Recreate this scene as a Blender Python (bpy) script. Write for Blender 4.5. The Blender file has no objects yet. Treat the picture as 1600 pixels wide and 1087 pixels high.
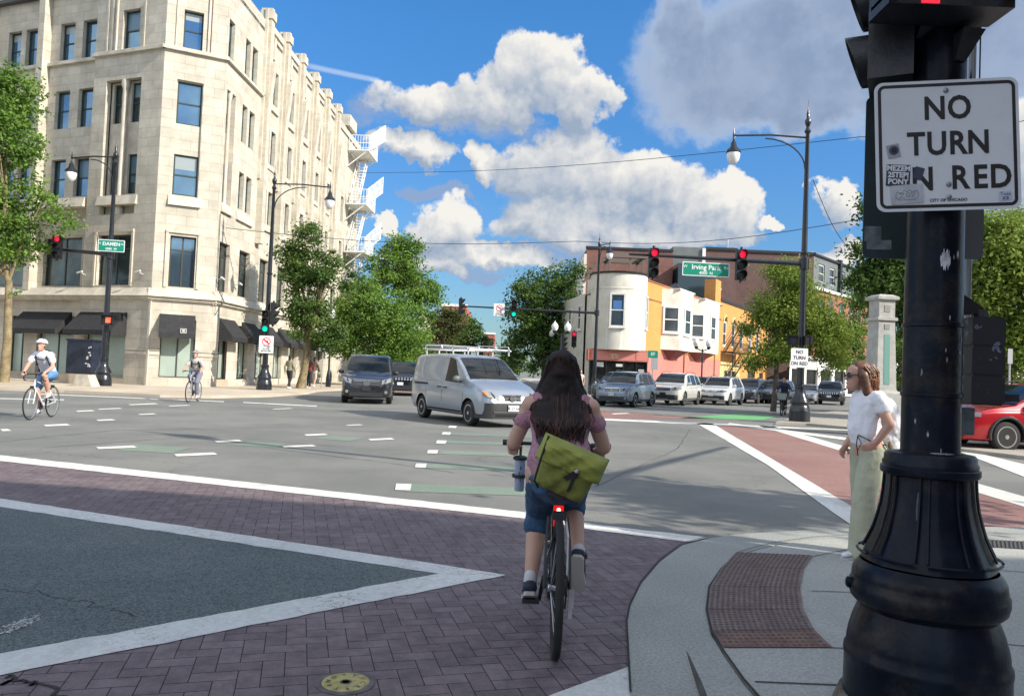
import bpy, bmesh, math, random
import numpy as np
from mathutils import Vector, Matrix
R = math.radians
PI = math.pi
random.seed(7)
sc = bpy.context.scene
C = sc.collection

# ---------------------------------------------------------------- camera
FPX, CXP, CYP, CAMH = 1200.0, 800.0, 543.5, 1.40
PITCH, ROLL = math.atan(38.5 / 1200), 0.041
cd = bpy.data.cameras.new('camera'); cam = bpy.data.objects.new('camera', cd); C.objects.link(cam)
cd.sensor_width = 36.0; cd.lens = 27.0; cd.clip_start = 0.05; cd.clip_end = 3000
cam.matrix_world = (Matrix.Translation((0, 0, CAMH)) @ Matrix.Rotation(PI / 2 + PITCH, 4, 'X') @ Matrix.Rotation(ROLL, 4, 'Z'))
sc.camera = cam

def ray(px, py):
    a = (px - CXP) / FPX; b = -(py - CYP) / FPX
    x = a * math.cos(ROLL) - b * math.sin(ROLL); y = a * math.sin(ROLL) + b * math.cos(ROLL)
    return Vector((x, math.cos(PITCH) - y * math.sin(PITCH), math.sin(PITCH) + y * math.cos(PITCH)))
def at(px, py, z=0.0):            # a place on the ground
    r = ray(px, py); t = (z - CAMH) / r.z
    return Vector((r.x * t, r.y * t, z))
def deep(px, py, Y):              # a place at a distance
    r = ray(px, py); t = Y / r.y
    return Vector((r.x * t, Y, CAMH + r.z * t))

# ---------------------------------------------------------------- light
SUN_AZ, SUN_EL = R(116), R(33)
sv = Vector((math.sin(SUN_AZ) * math.cos(SUN_EL), math.cos(SUN_AZ) * math.cos(SUN_EL), math.sin(SUN_EL)))
sl = bpy.data.lights.new('sun', 'SUN'); sl.energy = 4.2; sl.angle = R(0.5); sl.color = (1.0, 0.925, 0.81)
so = bpy.data.objects.new('sun', sl); C.objects.link(so); so.rotation_euler = (-sv).to_track_quat('-Z', 'Y').to_euler()
sc.view_settings.view_transform = 'Standard'; sc.view_settings.look = 'None'
sc.view_settings.exposure = 0.72; sc.view_settings.gamma = 1.0; sc.view_settings.use_curve_mapping = False
sc.cycles.max_bounces = 6; sc.cycles.transparent_max_bounces = 16; sc.cycles.sample_clamp_indirect = 6

class NT:
    """small helper that writes node trees"""
    def __init__(s, nt): s.nt = nt; s.N = nt.nodes; s.L = nt.links
    def node(s, t, **k):
        n = s.N.new(t)
        for a, b in k.items(): setattr(n, a, b)
        return n
    def put(s, sock, v):
        if hasattr(v, 'default_value') or isinstance(v, bpy.types.NodeSocket): s.L.new(v, sock)
        else: sock.default_value = v
    def m(s, op, a, b=None, c=None, clamp=False):
        n = s.node('ShaderNodeMath', operation=op, use_clamp=clamp); s.put(n.inputs[0], a)
        if b is not None: s.put(n.inputs[1], b)
        if c is not None: s.put(n.inputs[2], c)
        return n.outputs[0]
    def v(s, op, a, b=None, out=0):
        n = s.node('ShaderNodeVectorMath', operation=op); s.put(n.inputs[0], a)
        if b is not None: s.put(n.inputs[1], b)
        return n.outputs[out]
    def mix(s, f, a, b):
        n = s.node('ShaderNodeMix', data_type='RGBA'); s.put(n.inputs[0], f)
        for i, q in ((6, a), (7, b)):
            if isinstance(q, (tuple, list)) and len(q) == 3: q = (*q, 1)
            s.put(n.inputs[i], q)
        return n.outputs[2]
    def rng(s, x, a, b, c=0.0, d=1.0, smooth=True):
        n = s.node('ShaderNodeMapRange', interpolation_type='SMOOTHSTEP' if smooth else 'LINEAR')
        s.put(n.inputs[0], x)
        for i, q in enumerate((a, b, c, d)): n.inputs[i + 1].default_value = q
        return n.outputs[0]
    def noise(s, vec, scale, detail=4, rough=.55, out=0, dist=0, dim='3D'):
        n = s.node('ShaderNodeTexNoise', noise_dimensions=dim); s.put(n.inputs['Vector'], vec)
        n.inputs['Scale'].default_value = scale; n.inputs['Detail'].default_value = detail
        n.inputs['Roughness'].default_value = rough; n.inputs['Distortion'].default_value = dist
        return n.outputs[out]

# sky with cumulus clouds, laid out by compass direction and height
w = bpy.data.worlds.new('World'); sc.world = w; w.use_nodes = True
T = NT(w.node_tree); T.N.clear()
sky = T.node('ShaderNodeTexSky', sky_type='NISHITA', sun_disc=False)
sky.sun_elevation = SUN_EL; sky.sun_rotation = SUN_AZ; sky.altitude = 200; sky.air_density = 1.1; sky.dust_density = .6; sky.ozone_density = 2.2
tc = T.node('ShaderNodeTexCoord').outputs['Generated']
sp = T.node('ShaderNodeSeparateXYZ'); T.put(sp.inputs[0], tc)
azn = T.m('ARCTAN2', sp.outputs[0], sp.outputs[1]); eln = T.m('ARCSINE', sp.outputs[2])
def angles(px, py):
    r = ray(px, py).normalized(); return math.atan2(r.x, r.y), math.asin(r.z)
cv = T.node('ShaderNodeCombineXYZ'); T.put(cv.inputs[0], azn); T.put(cv.inputs[1], eln); A0 = cv.outputs[0]
def blobs(lst, vec):
    best = None
    for px, py, rx, ru, rd in lst:
        a, e = angles(px, py)
        d = T.v('SUBTRACT', vec, (a, e, 0)); s_ = T.node('ShaderNodeSeparateXYZ'); T.put(s_.inputs[0], d)
        x = T.m('MULTIPLY', s_.outputs[0], FPX / rx)
        up = T.m('MULTIPLY', T.m('MAXIMUM', s_.outputs[1], 0.0), FPX / ru); dn = T.m('MULTIPLY', T.m('MINIMUM', s_.outputs[1], 0.0), FPX / rd)
        q = T.m('ADD', T.m('MULTIPLY', x, x), T.m('ADD', T.m('MULTIPLY', up, up), T.m('MULTIPLY', dn, dn)))
        o = T.m('SUBTRACT', 1.0, q)
        best = o if best is None else T.m('SMOOTH_MAX', best, o, .25)
    return best
CUM = [(845, 112, 75, 55, 60), (690, 165, 105, 42, 42), (900, 150, 60, 50, 45), (770, 150, 70, 50, 50), (645, 235, 70, 22, 30),
       (765, 262, 40, 34, 18), (880, 262, 95, 72, 80), (1000, 290, 110, 52, 60), (1100, 322, 85, 42, 50), (900, 345, 150, 40, 38),
       (700, 355, 62, 45, 45), (1040, 370, 140, 40, 22), (605, 352, 22, 18, 16), (660, 415, 60, 22, 22), (1320, 310, 42, 34, 50), (1205, 340, 26, 14, 14),
       (1322, 405, 45, 22, 25), (1590, 240, 60, 60, 90), (760, 400, 110, 22, 22), (-300, 260, 200, 120, 60), (1900, 300, 240, 130, 70)]
BIG = [(1160, 110, 190, 130, 105), (1330, 60, 230, 160, 120), (1070, 45, 70, 55, 60), (1560, 60, 160, 130, 120), (1250, 160, 240, 90, 58), (2000, 0, 300, 300, 150)]
LOW = [(700, 428, 130, 16, 12), (820, 392, 170, 16, 12), (660, 300, 90, 14, 12), (700, 200, 190, 60, 22)]
D2 = dict(dim='2D')
def cloud_field(vv):
    warp = T.v('MULTIPLY', T.v('SUBTRACT', T.noise(vv, 22, 3, out=1, **D2), (.5, .5, .5)), (.03, .03, 0))
    vw = T.v('ADD', vv, warp); puff = None
    for scl, amp in ((20, .5), (47, .32), (105, .2)):
        vo = T.node('ShaderNodeTexVoronoi', feature='F1', voronoi_dimensions='2D'); T.put(vo.inputs['Vector'], vw); vo.inputs['Scale'].default_value = scl
        q = T.m('MULTIPLY', T.m('SUBTRACT', .45, T.m('MULTIPLY', vo.outputs['Distance'], vo.outputs['Distance'])), amp * 2.0)
        puff = q if puff is None else T.m('ADD', puff, q)
    return T.m('ADD', puff, T.m('MULTIPLY', T.m('SUBTRACT', T.noise(vw, 34, 6, .6, **D2), .5), 1.3))
f0 = cloud_field(A0); f1 = cloud_field(T.v('ADD', A0, (.009, .014, 0)))
wn_ = T.noise(A0, 11, 5, .6, out=1, **D2); wv = T.v('MULTIPLY', T.v('SUBTRACT', wn_, (.5, .5, .5)), (.11, .085, 0)); AW = T.v('ADD', A0, wv)
soft = T.m('MULTIPLY', T.m('SUBTRACT', T.noise(A0, 14, 6, .6, **D2), .5), 1.3)
core = blobs(CUM, AW); core2 = blobs(CUM, T.v('ADD', AW, (.012, .026, 0)))
dc = T.m('ADD', T.m('MINIMUM', T.m('MULTIPLY', core, 1.8), 1.3), T.m('MULTIPLY', f0, .68)); mc = T.rng(dc, .10, .85)
db = T.m('ADD', T.m('MINIMUM', T.m('MULTIPLY', blobs(BIG, AW), 1.6), 1.3), soft); mb_ = T.rng(db, -.15, .85)
sq_ = T.node('ShaderNodeMapping'); T.put(sq_.inputs[0], A0); sq_.inputs['Scale'].default_value = (.5, 1.4, 1)
dl = T.m('ADD', T.m('MINIMUM', T.m('MULTIPLY', blobs(LOW, AW), 1.5), 1.0), T.m('MULTIPLY', T.m('SUBTRACT', T.noise(sq_.outputs[0], 18, 6, .6, **D2), .5), 3.0)); ml = T.rng(dl, .2, 1.2)
dif = T.m('SUBTRACT', f0, f1)
shade = T.m('ADD', T.m('MULTIPLY', dif, .40), T.m('MULTIPLY', T.m('SUBTRACT', core, core2), .75))
shade = T.rng(shade, -.42, .85, 0, 1, False)
edge = T.rng(dc, .3, .9, 1, 0)
cc = T.mix(T.m('ADD', shade, T.m('MULTIPLY', edge, .12), clamp=True), (1.35, 1.7, 2.25), (3.75, 3.65, 3.45))
thick = T.rng(db, .2, 1.7)
gb = T.mix(thick, (1.9, 2.35, 3.1), (1.05, 1.38, 2.0))
gb = T.mix(T.rng(T.noise(A0, 13, 6, .6, **D2), .42, .68, 0, .5), gb, (1.7, 2.0, 2.6))
rp = T.node('ShaderNodeValToRGB'); T.put(rp.inputs[0], T.m('DIVIDE', eln, .5))
for pos_, c_ in ((0, (.30, .385, .46)), (.22, (.28, .42, .55)), (.5, (.255, .47, .68)), (.85, (.24, .55, .80))):
    e_ = rp.color_ramp.elements.new(pos_) if pos_ not in (0,) else rp.color_ramp.elements[0]; e_.color = (*c_, 1)
rp.color_ramp.elements[-1].color = (.24, .55, .80, 1)
skyc = T.node('ShaderNodeMix', data_type='RGBA', blend_type='MULTIPLY'); skyc.inputs[0].default_value = 1
T.put(skyc.inputs[6], sky.outputs[0]); T.put(skyc.inputs[7], rp.outputs[0])
# bright unseen cumulus, added outside the view as fill for the shaded ground
rest = T.rng(T.noise(tc, 2.6, 6, .6), .42, .56); side = T.rng(T.m('ABSOLUTE', azn), .95, 1.3)
rest = T.m('MULTIPLY', rest, T.m('MAXIMUM', side, T.rng(eln, .6, .9)))
col = T.mix(T.m('MULTIPLY', rest, .9), skyc.outputs[2], (6.2, 6.3, 6.5))
col = T.mix(T.m('MULTIPLY', mb_, .95), col, gb)
col = T.mix(T.m('MULTIPLY', ml, .8), col, (1.25, 1.65, 2.5))
col = T.mix(mc, col, cc)
a1, e1 = angles(468, 100); a2, e2 = angles(596, 127)                  # contrail
tx = T.node('ShaderNodeSeparateXYZ'); T.put(tx.inputs[0], A0)
t_ = T.m('DIVIDE', T.m('SUBTRACT', tx.outputs[0], a1), a2 - a1)
off = T.m('ABSOLUTE', T.m('SUBTRACT', tx.outputs[1], T.m('ADD', e1, T.m('MULTIPLY', t_, e2 - e1))))
trail = T.m('MULTIPLY', T.rng(off, .0045, .001), T.m('MULTIPLY', T.rng(t_, -.05, .2), T.rng(t_, 1.02, .9)))
col = T.mix(T.m('MULTIPLY', trail, .45), col, (3, 3.4, 4))
bg = T.node('ShaderNodeBackground'); bg.inputs['Strength'].default_value = .15; T.put(bg.inputs[0], col)
wo = T.node('ShaderNodeOutputWorld'); T.put(wo.inputs[0], bg.outputs[0])

# ---------------------------------------------------------------- materials
MATS = {}
def mat(name, color, rough=.7, metal=0.0, var=0.0, vscale=3.0, bump=0.0, bscale=40.0, spec=.5, emit=None, estr=1.0, coat=0.0, uv=False, dirt=None, dscale=1.5, damt=.5, alpha=1.0, trans=0.0):
    if name in MATS: return MATS[name]
    m_ = bpy.data.materials.new(name); m_.use_nodes = True; t = NT(m_.node_tree)
    b = t.N['Principled BSDF']; base = (*color, 1)
    b.inputs['Roughness'].default_value = rough; b.inputs['Metallic'].default_value = metal
    b.inputs['Specular IOR Level'].default_value = spec; b.inputs['Coat Weight'].default_value = coat; b.inputs['Coat Roughness'].default_value = .06
    tcn = t.node('ShaderNodeTexCoord'); vec = tcn.outputs['UV' if uv else 'Object']
    c = base
    if var > 0:
        n = t.noise(vec, vscale, 6, .6)
        k = t.rng(n, .3, .7, 0, 1)
        c = t.mix(k, tuple(q * (1 - var) for q in color), tuple(min(1, q * (1 + var)) for q in color))
    if dirt is not None:
        k = t.rng(t.noise(vec, dscale, 8, .7), .48, .72, 0, damt)
        c = t.mix(k, c, dirt)
    t.put(b.inputs['Base Color'], c)
    if bump > 0:
        bn = t.node('ShaderNodeBump'); bn.inputs['Strength'].default_value = bump; bn.inputs['Distance'].default_value = .02
        t.put(bn.inputs['Height'], t.noise(vec, bscale, 5, .6)); t.put(b.inputs['Normal'], bn.outputs[0])
    if emit: b.inputs['Emission Color'].default_value = (*emit, 1); b.inputs['Emission Strength'].default_value = estr
    if trans: b.inputs['Transmission Weight'].default_value = trans
    MATS[name] = m_
    return m_
def blocks(name, c1, c2, mortar, bw, bh, ms=.012, rough=.8, var=.12, offset=.5, stain=None, sc_=1.0, bias=0.0):
    if name in MATS: return MATS[name]
    m_ = bpy.data.materials.new(name); m_.use_nodes = True; t = NT(m_.node_tree); b = t.N['Principled BSDF']
    b.inputs['Roughness'].default_value = rough
    tcn = t.node('ShaderNodeTexCoord'); br = t.node('ShaderNodeTexBrick'); br.offset = offset
    t.put(br.inputs['Vector'], tcn.outputs['UV'])
    br.inputs['Color1'].default_value = (*c1, 1); br.inputs['Color2'].default_value = (*c2, 1); br.inputs['Mortar'].default_value = (*mortar, 1)
    br.inputs['Scale'].default_value = sc_; br.inputs['Brick Width'].default_value = bw; br.inputs['Row Height'].default_value = bh
    br.inputs['Mortar Size'].default_value = ms; br.inputs['Mortar Smooth'].default_value = .3; br.inputs['Bias'].default_value = bias
    n = t.noise(tcn.outputs['UV'], .9, 8, .65)
    mm = t.node('ShaderNodeMix', data_type='RGBA', blend_type='MULTIPLY'); mm.inputs[0].default_value = 1
    k = t.mix(t.rng(n, .3, .7), (1 - var,) * 3, (1 + var * .4,) * 3)
    t.put(mm.inputs[6], br.outputs[0]); t.put(mm.inputs[7], k)
    c = mm.outputs[2]
    if stain:
        st = t.node('ShaderNodeMapping'); t.put(st.inputs[0], tcn.outputs['UV']); st.inputs['Scale'].default_value = (2.2, .35, 1)
        c = t.mix(t.rng(t.noise(st.outputs[0], 1.3, 8, .7), .55, .75, 0, .45), c, stain)
    t.put(b.inputs['Base Color'], c)
    bn = t.node('ShaderNodeBump'); bn.inputs['Strength'].default_value = .5; bn.inputs['Distance'].default_value = .012
    t.put(bn.inputs['Height'], t.m('ADD', t.m('MULTIPLY', br.outputs['Fac'], -1.0), t.m('MULTIPLY', t.noise(tcn.outputs['UV'], 30, 4), .5))); t.put(b.inputs['Normal'], bn.outputs[0])
    MATS[name] = m_
    return m_

# ---------------------------------------------------------------- mesh helpers
ROOTM = {}
def tag(o, label=None, cat=None, group=None, kind=None):
    if label: o['label'] = label
    if cat: o['category'] = cat
    if group: o['group'] = group
    if kind: o['kind'] = kind
    return o
def thing(name, label, cat, loc=(0, 0, 0), rz=0.0, group=None):
    o = bpy.data.objects.new(name, None); C.objects.link(o); o.location = loc; o.rotation_euler = (0, 0, rz); o.empty_display_size = .1
    ROOTM[o.name] = Matrix.Translation(loc) @ Matrix.Rotation(rz, 4, 'Z')
    return tag(o, label, cat, group)
def copy_tree(o, parent=None, **kw):
    c = o.copy(); C.objects.link(c); c.parent = parent
    if parent is None:
        for k, v in kw.items(): c[k] = v
    for ch in o.children: copy_tree(ch, c)
    return c
def place(o, loc, rz): o.location = loc; o.rotation_euler = (0, 0, rz)

class Face:
    """a vertical wall plane: s runs along it, z up, d out of it"""
    def __init__(f, x, y, azdeg, sign=1):
        f.o = Vector((x, y, 0)); a = R(azdeg); f.u = Vector((math.sin(a), math.cos(a), 0)); f.n = Vector((f.u.y, -f.u.x, 0)) * sign
    def p(f, s, z, d=0.0): return f.o + f.u * s + f.n * d + Vector((0, 0, z))
class MB:
    def __init__(s): s.v = []; s.f = []; s.m = []; s.s = []
    def add(s, vs, fs, mi=0, sm=False):
        o = len(s.v); s.v += [tuple(q) for q in vs]
        for f in fs: s.f.append([i + o for i in f]); s.m.append(mi); s.s.append(sm)
        return s
    def hexa(s, p, mi=0): return s.add(p, [(0, 3, 2, 1), (4, 5, 6, 7), (0, 1, 5, 4), (1, 2, 6, 5), (2, 3, 7, 6), (3, 0, 4, 7)], mi)
    def box(s, x0, x1, y0, y1, z0, z1, mi=0):
        return s.hexa([(x0, y0, z0), (x1, y0, z0), (x1, y1, z0), (x0, y1, z0), (x0, y0, z1), (x1, y0, z1), (x1, y1, z1), (x0, y1, z1)], mi)
    def fbox(s, F, s0, s1, z0, z1, d0, d1, mi=0):
        return s.hexa([F.p(s0, z0, d1), F.p(s1, z0, d1), F.p(s1, z0, d0), F.p(s0, z0, d0), F.p(s0, z1, d1), F.p(s1, z1, d1), F.p(s1, z1, d0), F.p(s0, z1, d0)], mi)
    def quad(s, a, b, c, d, mi=0): return s.add([a, b, c, d], [(0, 1, 2, 3)], mi)
    def poly(s, pts, z=None, mi=0):
        return s.add([(p[0], p[1], p[2] if z is None else z) for p in pts], [tuple(range(len(pts)))], mi)
    def slab(s, pts, z0, z1, mi=0):
        n = len(pts); v = [(p[0], p[1], z0) for p in pts] + [(p[0], p[1], z1) for p in pts]
        f = [tuple(range(n, 2 * n)), tuple(range(n - 1, -1, -1))] + [(i, (i + 1) % n, (i + 1) % n + n, i + n) for i in range(n)]
        return s.add(v, f, mi)
    def loft(s, rings, mi=0, cap=True, sm=True, closed=True):
        n = len(rings[0]); v = [q for r in rings for q in r]; f = []
        for i in range(len(rings) - 1):
            for j in range(n if closed else n - 1):
                k = (j + 1) % n; f.append((i * n + j, i * n + k, (i + 1) * n + k, (i + 1) * n + j))
        s.add(v, f, mi, sm)
        if cap: s.add(rings[0], [tuple(range(n - 1, -1, -1))], mi); s.add(rings[-1], [tuple(range(n))], mi)
        return s
    def tube(s, pts, r, n=8, mi=0, cap=True, sm=True):
        pts = [Vector(p) for p in pts]; rs = r if isinstance(r, (list, tuple)) else [r] * len(pts); rings = []; prev = None
        for i, p in enumerate(pts):
            d = (pts[min(i + 1, len(pts) - 1)] - pts[max(i - 1, 0)]).normalized()
            up = Vector((0, 0, 1)) if abs(d.z) < .95 else Vector((0, 1, 0))
            if prev is not None: a = (prev - d * prev.dot(d)).normalized()
            else: a = d.cross(up).normalized()
            prev = a; b = d.cross(a)
            rings.append([p + (a * math.cos(t) + b * math.sin(t)) * rs[i] for t in [2 * PI * k / n for k in range(n)]])
        return s.loft(rings, mi, cap, sm)
    def lathe(s, prof, c=(0, 0, 0), n=20, mi=0, ax=None, cap=True, sm=True, flute=0.0, nf=8):
        """prof: (radius, height) pairs; ax: direction of the axis"""
        c = Vector(c); ax = Vector(ax).normalized() if ax is not None else Vector((0, 0, 1))
        up = Vector((0, 0, 1)) if abs(ax.z) < .9 else Vector((1, 0, 0)); a = ax.cross(up).normalized(); b = ax.cross(a)
        rings = [[c + ax * h + (a * math.cos(t) + b * math.sin(t)) * (r * (1 + flute * math.cos(nf * t))) for t in [2 * PI * k / n for k in range(n)]] for r, h in prof]
        return s.loft(rings, mi, cap, sm)
    def ball(s, c, r, n=12, mi=0, sc_=(1, 1, 1)):
        c = Vector(c); rings = []
        for i in range(1, n // 2 + 2):
            th = PI * (i - .5) / (n // 2 + 1); rings.append([c + Vector((r * math.sin(th) * math.cos(t) * sc_[0], r * math.sin(th) * math.sin(t) * sc_[1], r * math.cos(th) * sc_[2])) for t in [2 * PI * k / n for k in range(n)]])
        return s.loft(rings, mi)
    def wall(s, F, s0, s1, z0, z1, opens=(), depth=.3, d=0.0, mi=0, mir=None):
        S = sorted({s0, s1} | {min(max(q, s0), s1) for o in opens for q in o[:2]}); Z = sorted({z0, z1} | {min(max(q, z0), z1) for o in opens for q in o[2:4]})
        for i in range(len(S) - 1):
            for j in range(len(Z) - 1):
                cs, cz = (S[i] + S[i + 1]) / 2, (Z[j] + Z[j + 1]) / 2
                if any(o[0] < cs < o[1] and o[2] < cz < o[3] for o in opens): continue
                s.quad(F.p(S[i], Z[j], d), F.p(S[i + 1], Z[j], d), F.p(S[i + 1], Z[j + 1], d), F.p(S[i], Z[j + 1], d), mi)
        r = mi if mir is None else mir
        for o in opens:
            a, b, e, g = o[:4]; k = d - depth
            s.quad(F.p(a, e, d), F.p(a, g, d), F.p(a, g, k), F.p(a, e, k), r); s.quad(F.p(b, e, d), F.p(b, e, k), F.p(b, g, k), F.p(b, g, d), r)
            s.quad(F.p(a, g, d), F.p(b, g, d), F.p(b, g, k), F.p(a, g, k), r); s.quad(F.p(a, e, d), F.p(a, e, k), F.p(b, e, k), F.p(b, e, d), r)
        return s
    def text(s, body, size, M, mi=0, depth=.002, align='CENTER', bold=0.0, sx=1.0):
        cu = bpy.data.curves.new('t', 'FONT'); cu.body = body; cu.size = size; cu.align_x = align; cu.align_y = 'CENTER'; cu.extrude = depth; cu.offset = bold; cu.resolution_u = 3
        o = bpy.data.objects.new('t', cu); me = bpy.data.meshes.new_from_object(o)
        s.add([M @ Vector((v.co.x * sx, v.co.y, v.co.z)) for v in me.vertices], [tuple(p.vertices) for p in me.polygons], mi)
        bpy.data.objects.remove(o); bpy.data.curves.remove(cu); bpy.data.meshes.remove(me)
        return s
    def build(s, name, mats, parent=None, world=False, loc=None, label=None, fix=True):
        me = bpy.data.meshes.new(name); V = [Vector(v) for v in s.v]
        if parent is not None and world:
            Mi = ROOTM[parent.name].inverted(); V = [Mi @ v for v in V]
        if loc is not None: V = [v - Vector(loc) for v in V]
        me.from_pydata([tuple(v) for v in V], [], s.f)
        for m_ in (mats if isinstance(mats, (list, tuple)) else [mats]): me.materials.append(m_)
        me.polygons.foreach_set('material_index', s.m); me.polygons.foreach_set('use_smooth', s.s)
        uvl = me.uv_layers.new(name='UVMap'); SV = s.v
        co = np.empty(len(me.loops) * 2)
        k = 0
        for p, f in zip(me.polygons, s.f):
            a = Vector(SV[f[0]]); n = Vector((0, 0, 0))
            for i in range(1, len(f) - 1): n += (Vector(SV[f[i]]) - a).cross(Vector(SV[f[i + 1]]) - a)
            if n.length > 0: n.normalize()
            if abs(n.z) > .75:
                for i in f: co[k] = SV[i][0]; co[k + 1] = SV[i][1]; k += 2
            else:
                u = Vector((-n.y, n.x, 0)); u = u.normalized() if u.length > 0 else Vector((1, 0, 0))
                for i in f: co[k] = u.x * SV[i][0] + u.y * SV[i][1]; co[k + 1] = SV[i][2]; k += 2
        uvl.data.foreach_set('uv', co)
        if fix:
            bm = bmesh.new(); bm.from_mesh(me); bmesh.ops.remove_doubles(bm, verts=bm.verts, dist=1e-5); bmesh.ops.recalc_face_normals(bm, faces=bm.faces); bm.to_mesh(me); bm.free()
        if any(s.s) and hasattr(me, 'set_sharp_from_angle'): me.set_sharp_from_angle(angle=R(42))
        o = bpy.data.objects.new(name, me); C.objects.link(o)
        if parent is not None: o.parent = parent
        if parent is not None and name: ROOTM[o.name] = ROOTM.get(parent.name, Matrix.Identity(4)).copy()
        if loc is not None: o.location = loc
        if label: o['label'] = label
        return o
def solo(mb, name, mats, label, cat, loc, group=None, **k):
    return tag(mb.build(name, mats, loc=loc, **k), label, cat, group)
def struct(mb, name, mats, kind='structure', **k):
    o = mb.build(name, mats, **k); o['kind'] = kind; return o
# ================================================================ THE SETTING
def ground_mat(name, c, c2, speck=.25, rough=.85, patch=None, bump=.4, fine=140, cracks=False, stain=(.5, .5, .5), samt=0.0):
    m_ = bpy.data.materials.new(name); m_.use_nodes = True; t = NT(m_.node_tree); b = t.N['Principled BSDF']; b.inputs['Roughness'].default_value = rough; b.inputs['Specular IOR Level'].default_value = .35
    v = t.node('ShaderNodeTexCoord').outputs['Object']
    big = t.rng(t.noise(v, .35, 8, .65), .35, .65); f = t.rng(t.noise(v, fine, 3, .7), .35, .65)
    col_ = t.mix(big, c, c2)
    k = t.mix(f, (1 - speck,) * 3, (1 + speck,) * 3)
    mm = t.node('ShaderNodeMix', data_type='RGBA', blend_type='MULTIPLY'); mm.inputs[0].default_value = 1; t.put(mm.inputs[6], col_); t.put(mm.inputs[7], k); col_ = mm.outputs[2]
    if samt: 
        mp = t.node('ShaderNodeMapping'); t.put(mp.inputs[0], v); mp.inputs['Scale'].default_value = (1.0, .18, 1); mp.inputs['Rotation'].default_value = (0, 0, R(20))
        col_ = t.mix(t.rng(t.noise(mp.outputs[0], 1.1, 8, .75), .5, .75, 0, samt), col_, stain)
    hgt = t.noise(v, fine * .7, 4, .6)
    if cracks:
        vo = t.node('ShaderNodeTexVoronoi', feature='DISTANCE_TO_EDGE'); t.put(vo.inputs['Vector'], t.v('ADD', v, t.noise(v, 1.5, 6, .7, out=1))); cs = .22 if cracks is True else cracks; vo.inputs['Scale'].default_value = cs
        ck = t.m('MULTIPLY', t.rng(vo.outputs[0], .0022 if cs < 1 else .022, .0006 if cs < 1 else .006), t.rng(t.noise(v, .3 if cs < 1 else 1.2, 3), .42, .6))
        col_ = t.mix(t.m('MULTIPLY', ck, .75), col_, (.02, .02, .02))
    t.put(b.inputs['Base Color'], col_)
    bn = t.node('ShaderNodeBump'); bn.inputs['Strength'].default_value = bump; bn.inputs['Distance'].default_value = .006; t.put(bn.inputs['Height'], hgt); t.put(b.inputs['Normal'], bn.outputs[0])
    return m_
M_ASPH = ground_mat('asphalt', (.142, .145, .133), (.198, .196, .176), .42, fine=95, cracks=True, stain=(.20, .195, .175), samt=.5)
M_ASPH2 = ground_mat('asphalt_dark', (.078, .098, .098), (.118, .134, .130), .5, fine=75, cracks=True)
M_CONC = ground_mat('concrete', (.29, .295, .265), (.37, .37, .335), .16, fine=70, stain=(.2, .2, .19), samt=.35, cracks=True)
M_CONC2 = ground_mat('gutter_concrete', (.26, .27, .245), (.33, .335, .30), .18, fine=60, stain=(.17, .18, .17), samt=.45)
M_TAN = ground_mat('tan_concrete', (.42, .35, .27), (.52, .45, .35), .1, fine=60)
M_PAINT = ground_mat('worn_white_paint', (.50, .51, .48), (.60, .60, .56), .08, fine=40, stain=(.20, .20, .19), samt=.5, cracks=5)
M_PAINT2 = ground_mat('white_road_paint', (.56, .55, .50), (.68, .67, .61), .14, fine=50, stain=(.22, .22, .2), samt=.75)
M_GREEN = ground_mat('faded_green_paint', (.155, .21, .16), (.195, .235, .185), .25, fine=90, stain=(.14, .14, .13), samt=.8)
M_GREEN2 = ground_mat('bright_green_paint', (.10, .33, .13), (.15, .38, .16), .2, fine=60, stain=(.17, .2, .16), samt=.9)
M_BRICKFAR = ground_mat('faded_red_paving', (.215, .115, .10), (.275, .155, .13), .2, fine=40, stain=(.25, .20, .17), samt=.7)
b_ = MB(); b_.quad((-600, -300, 0), (900, -300, 0), (900, 1500, 0), (-600, 1500, 0))
struct(b_, 'ground', M_ASPH)

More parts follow.
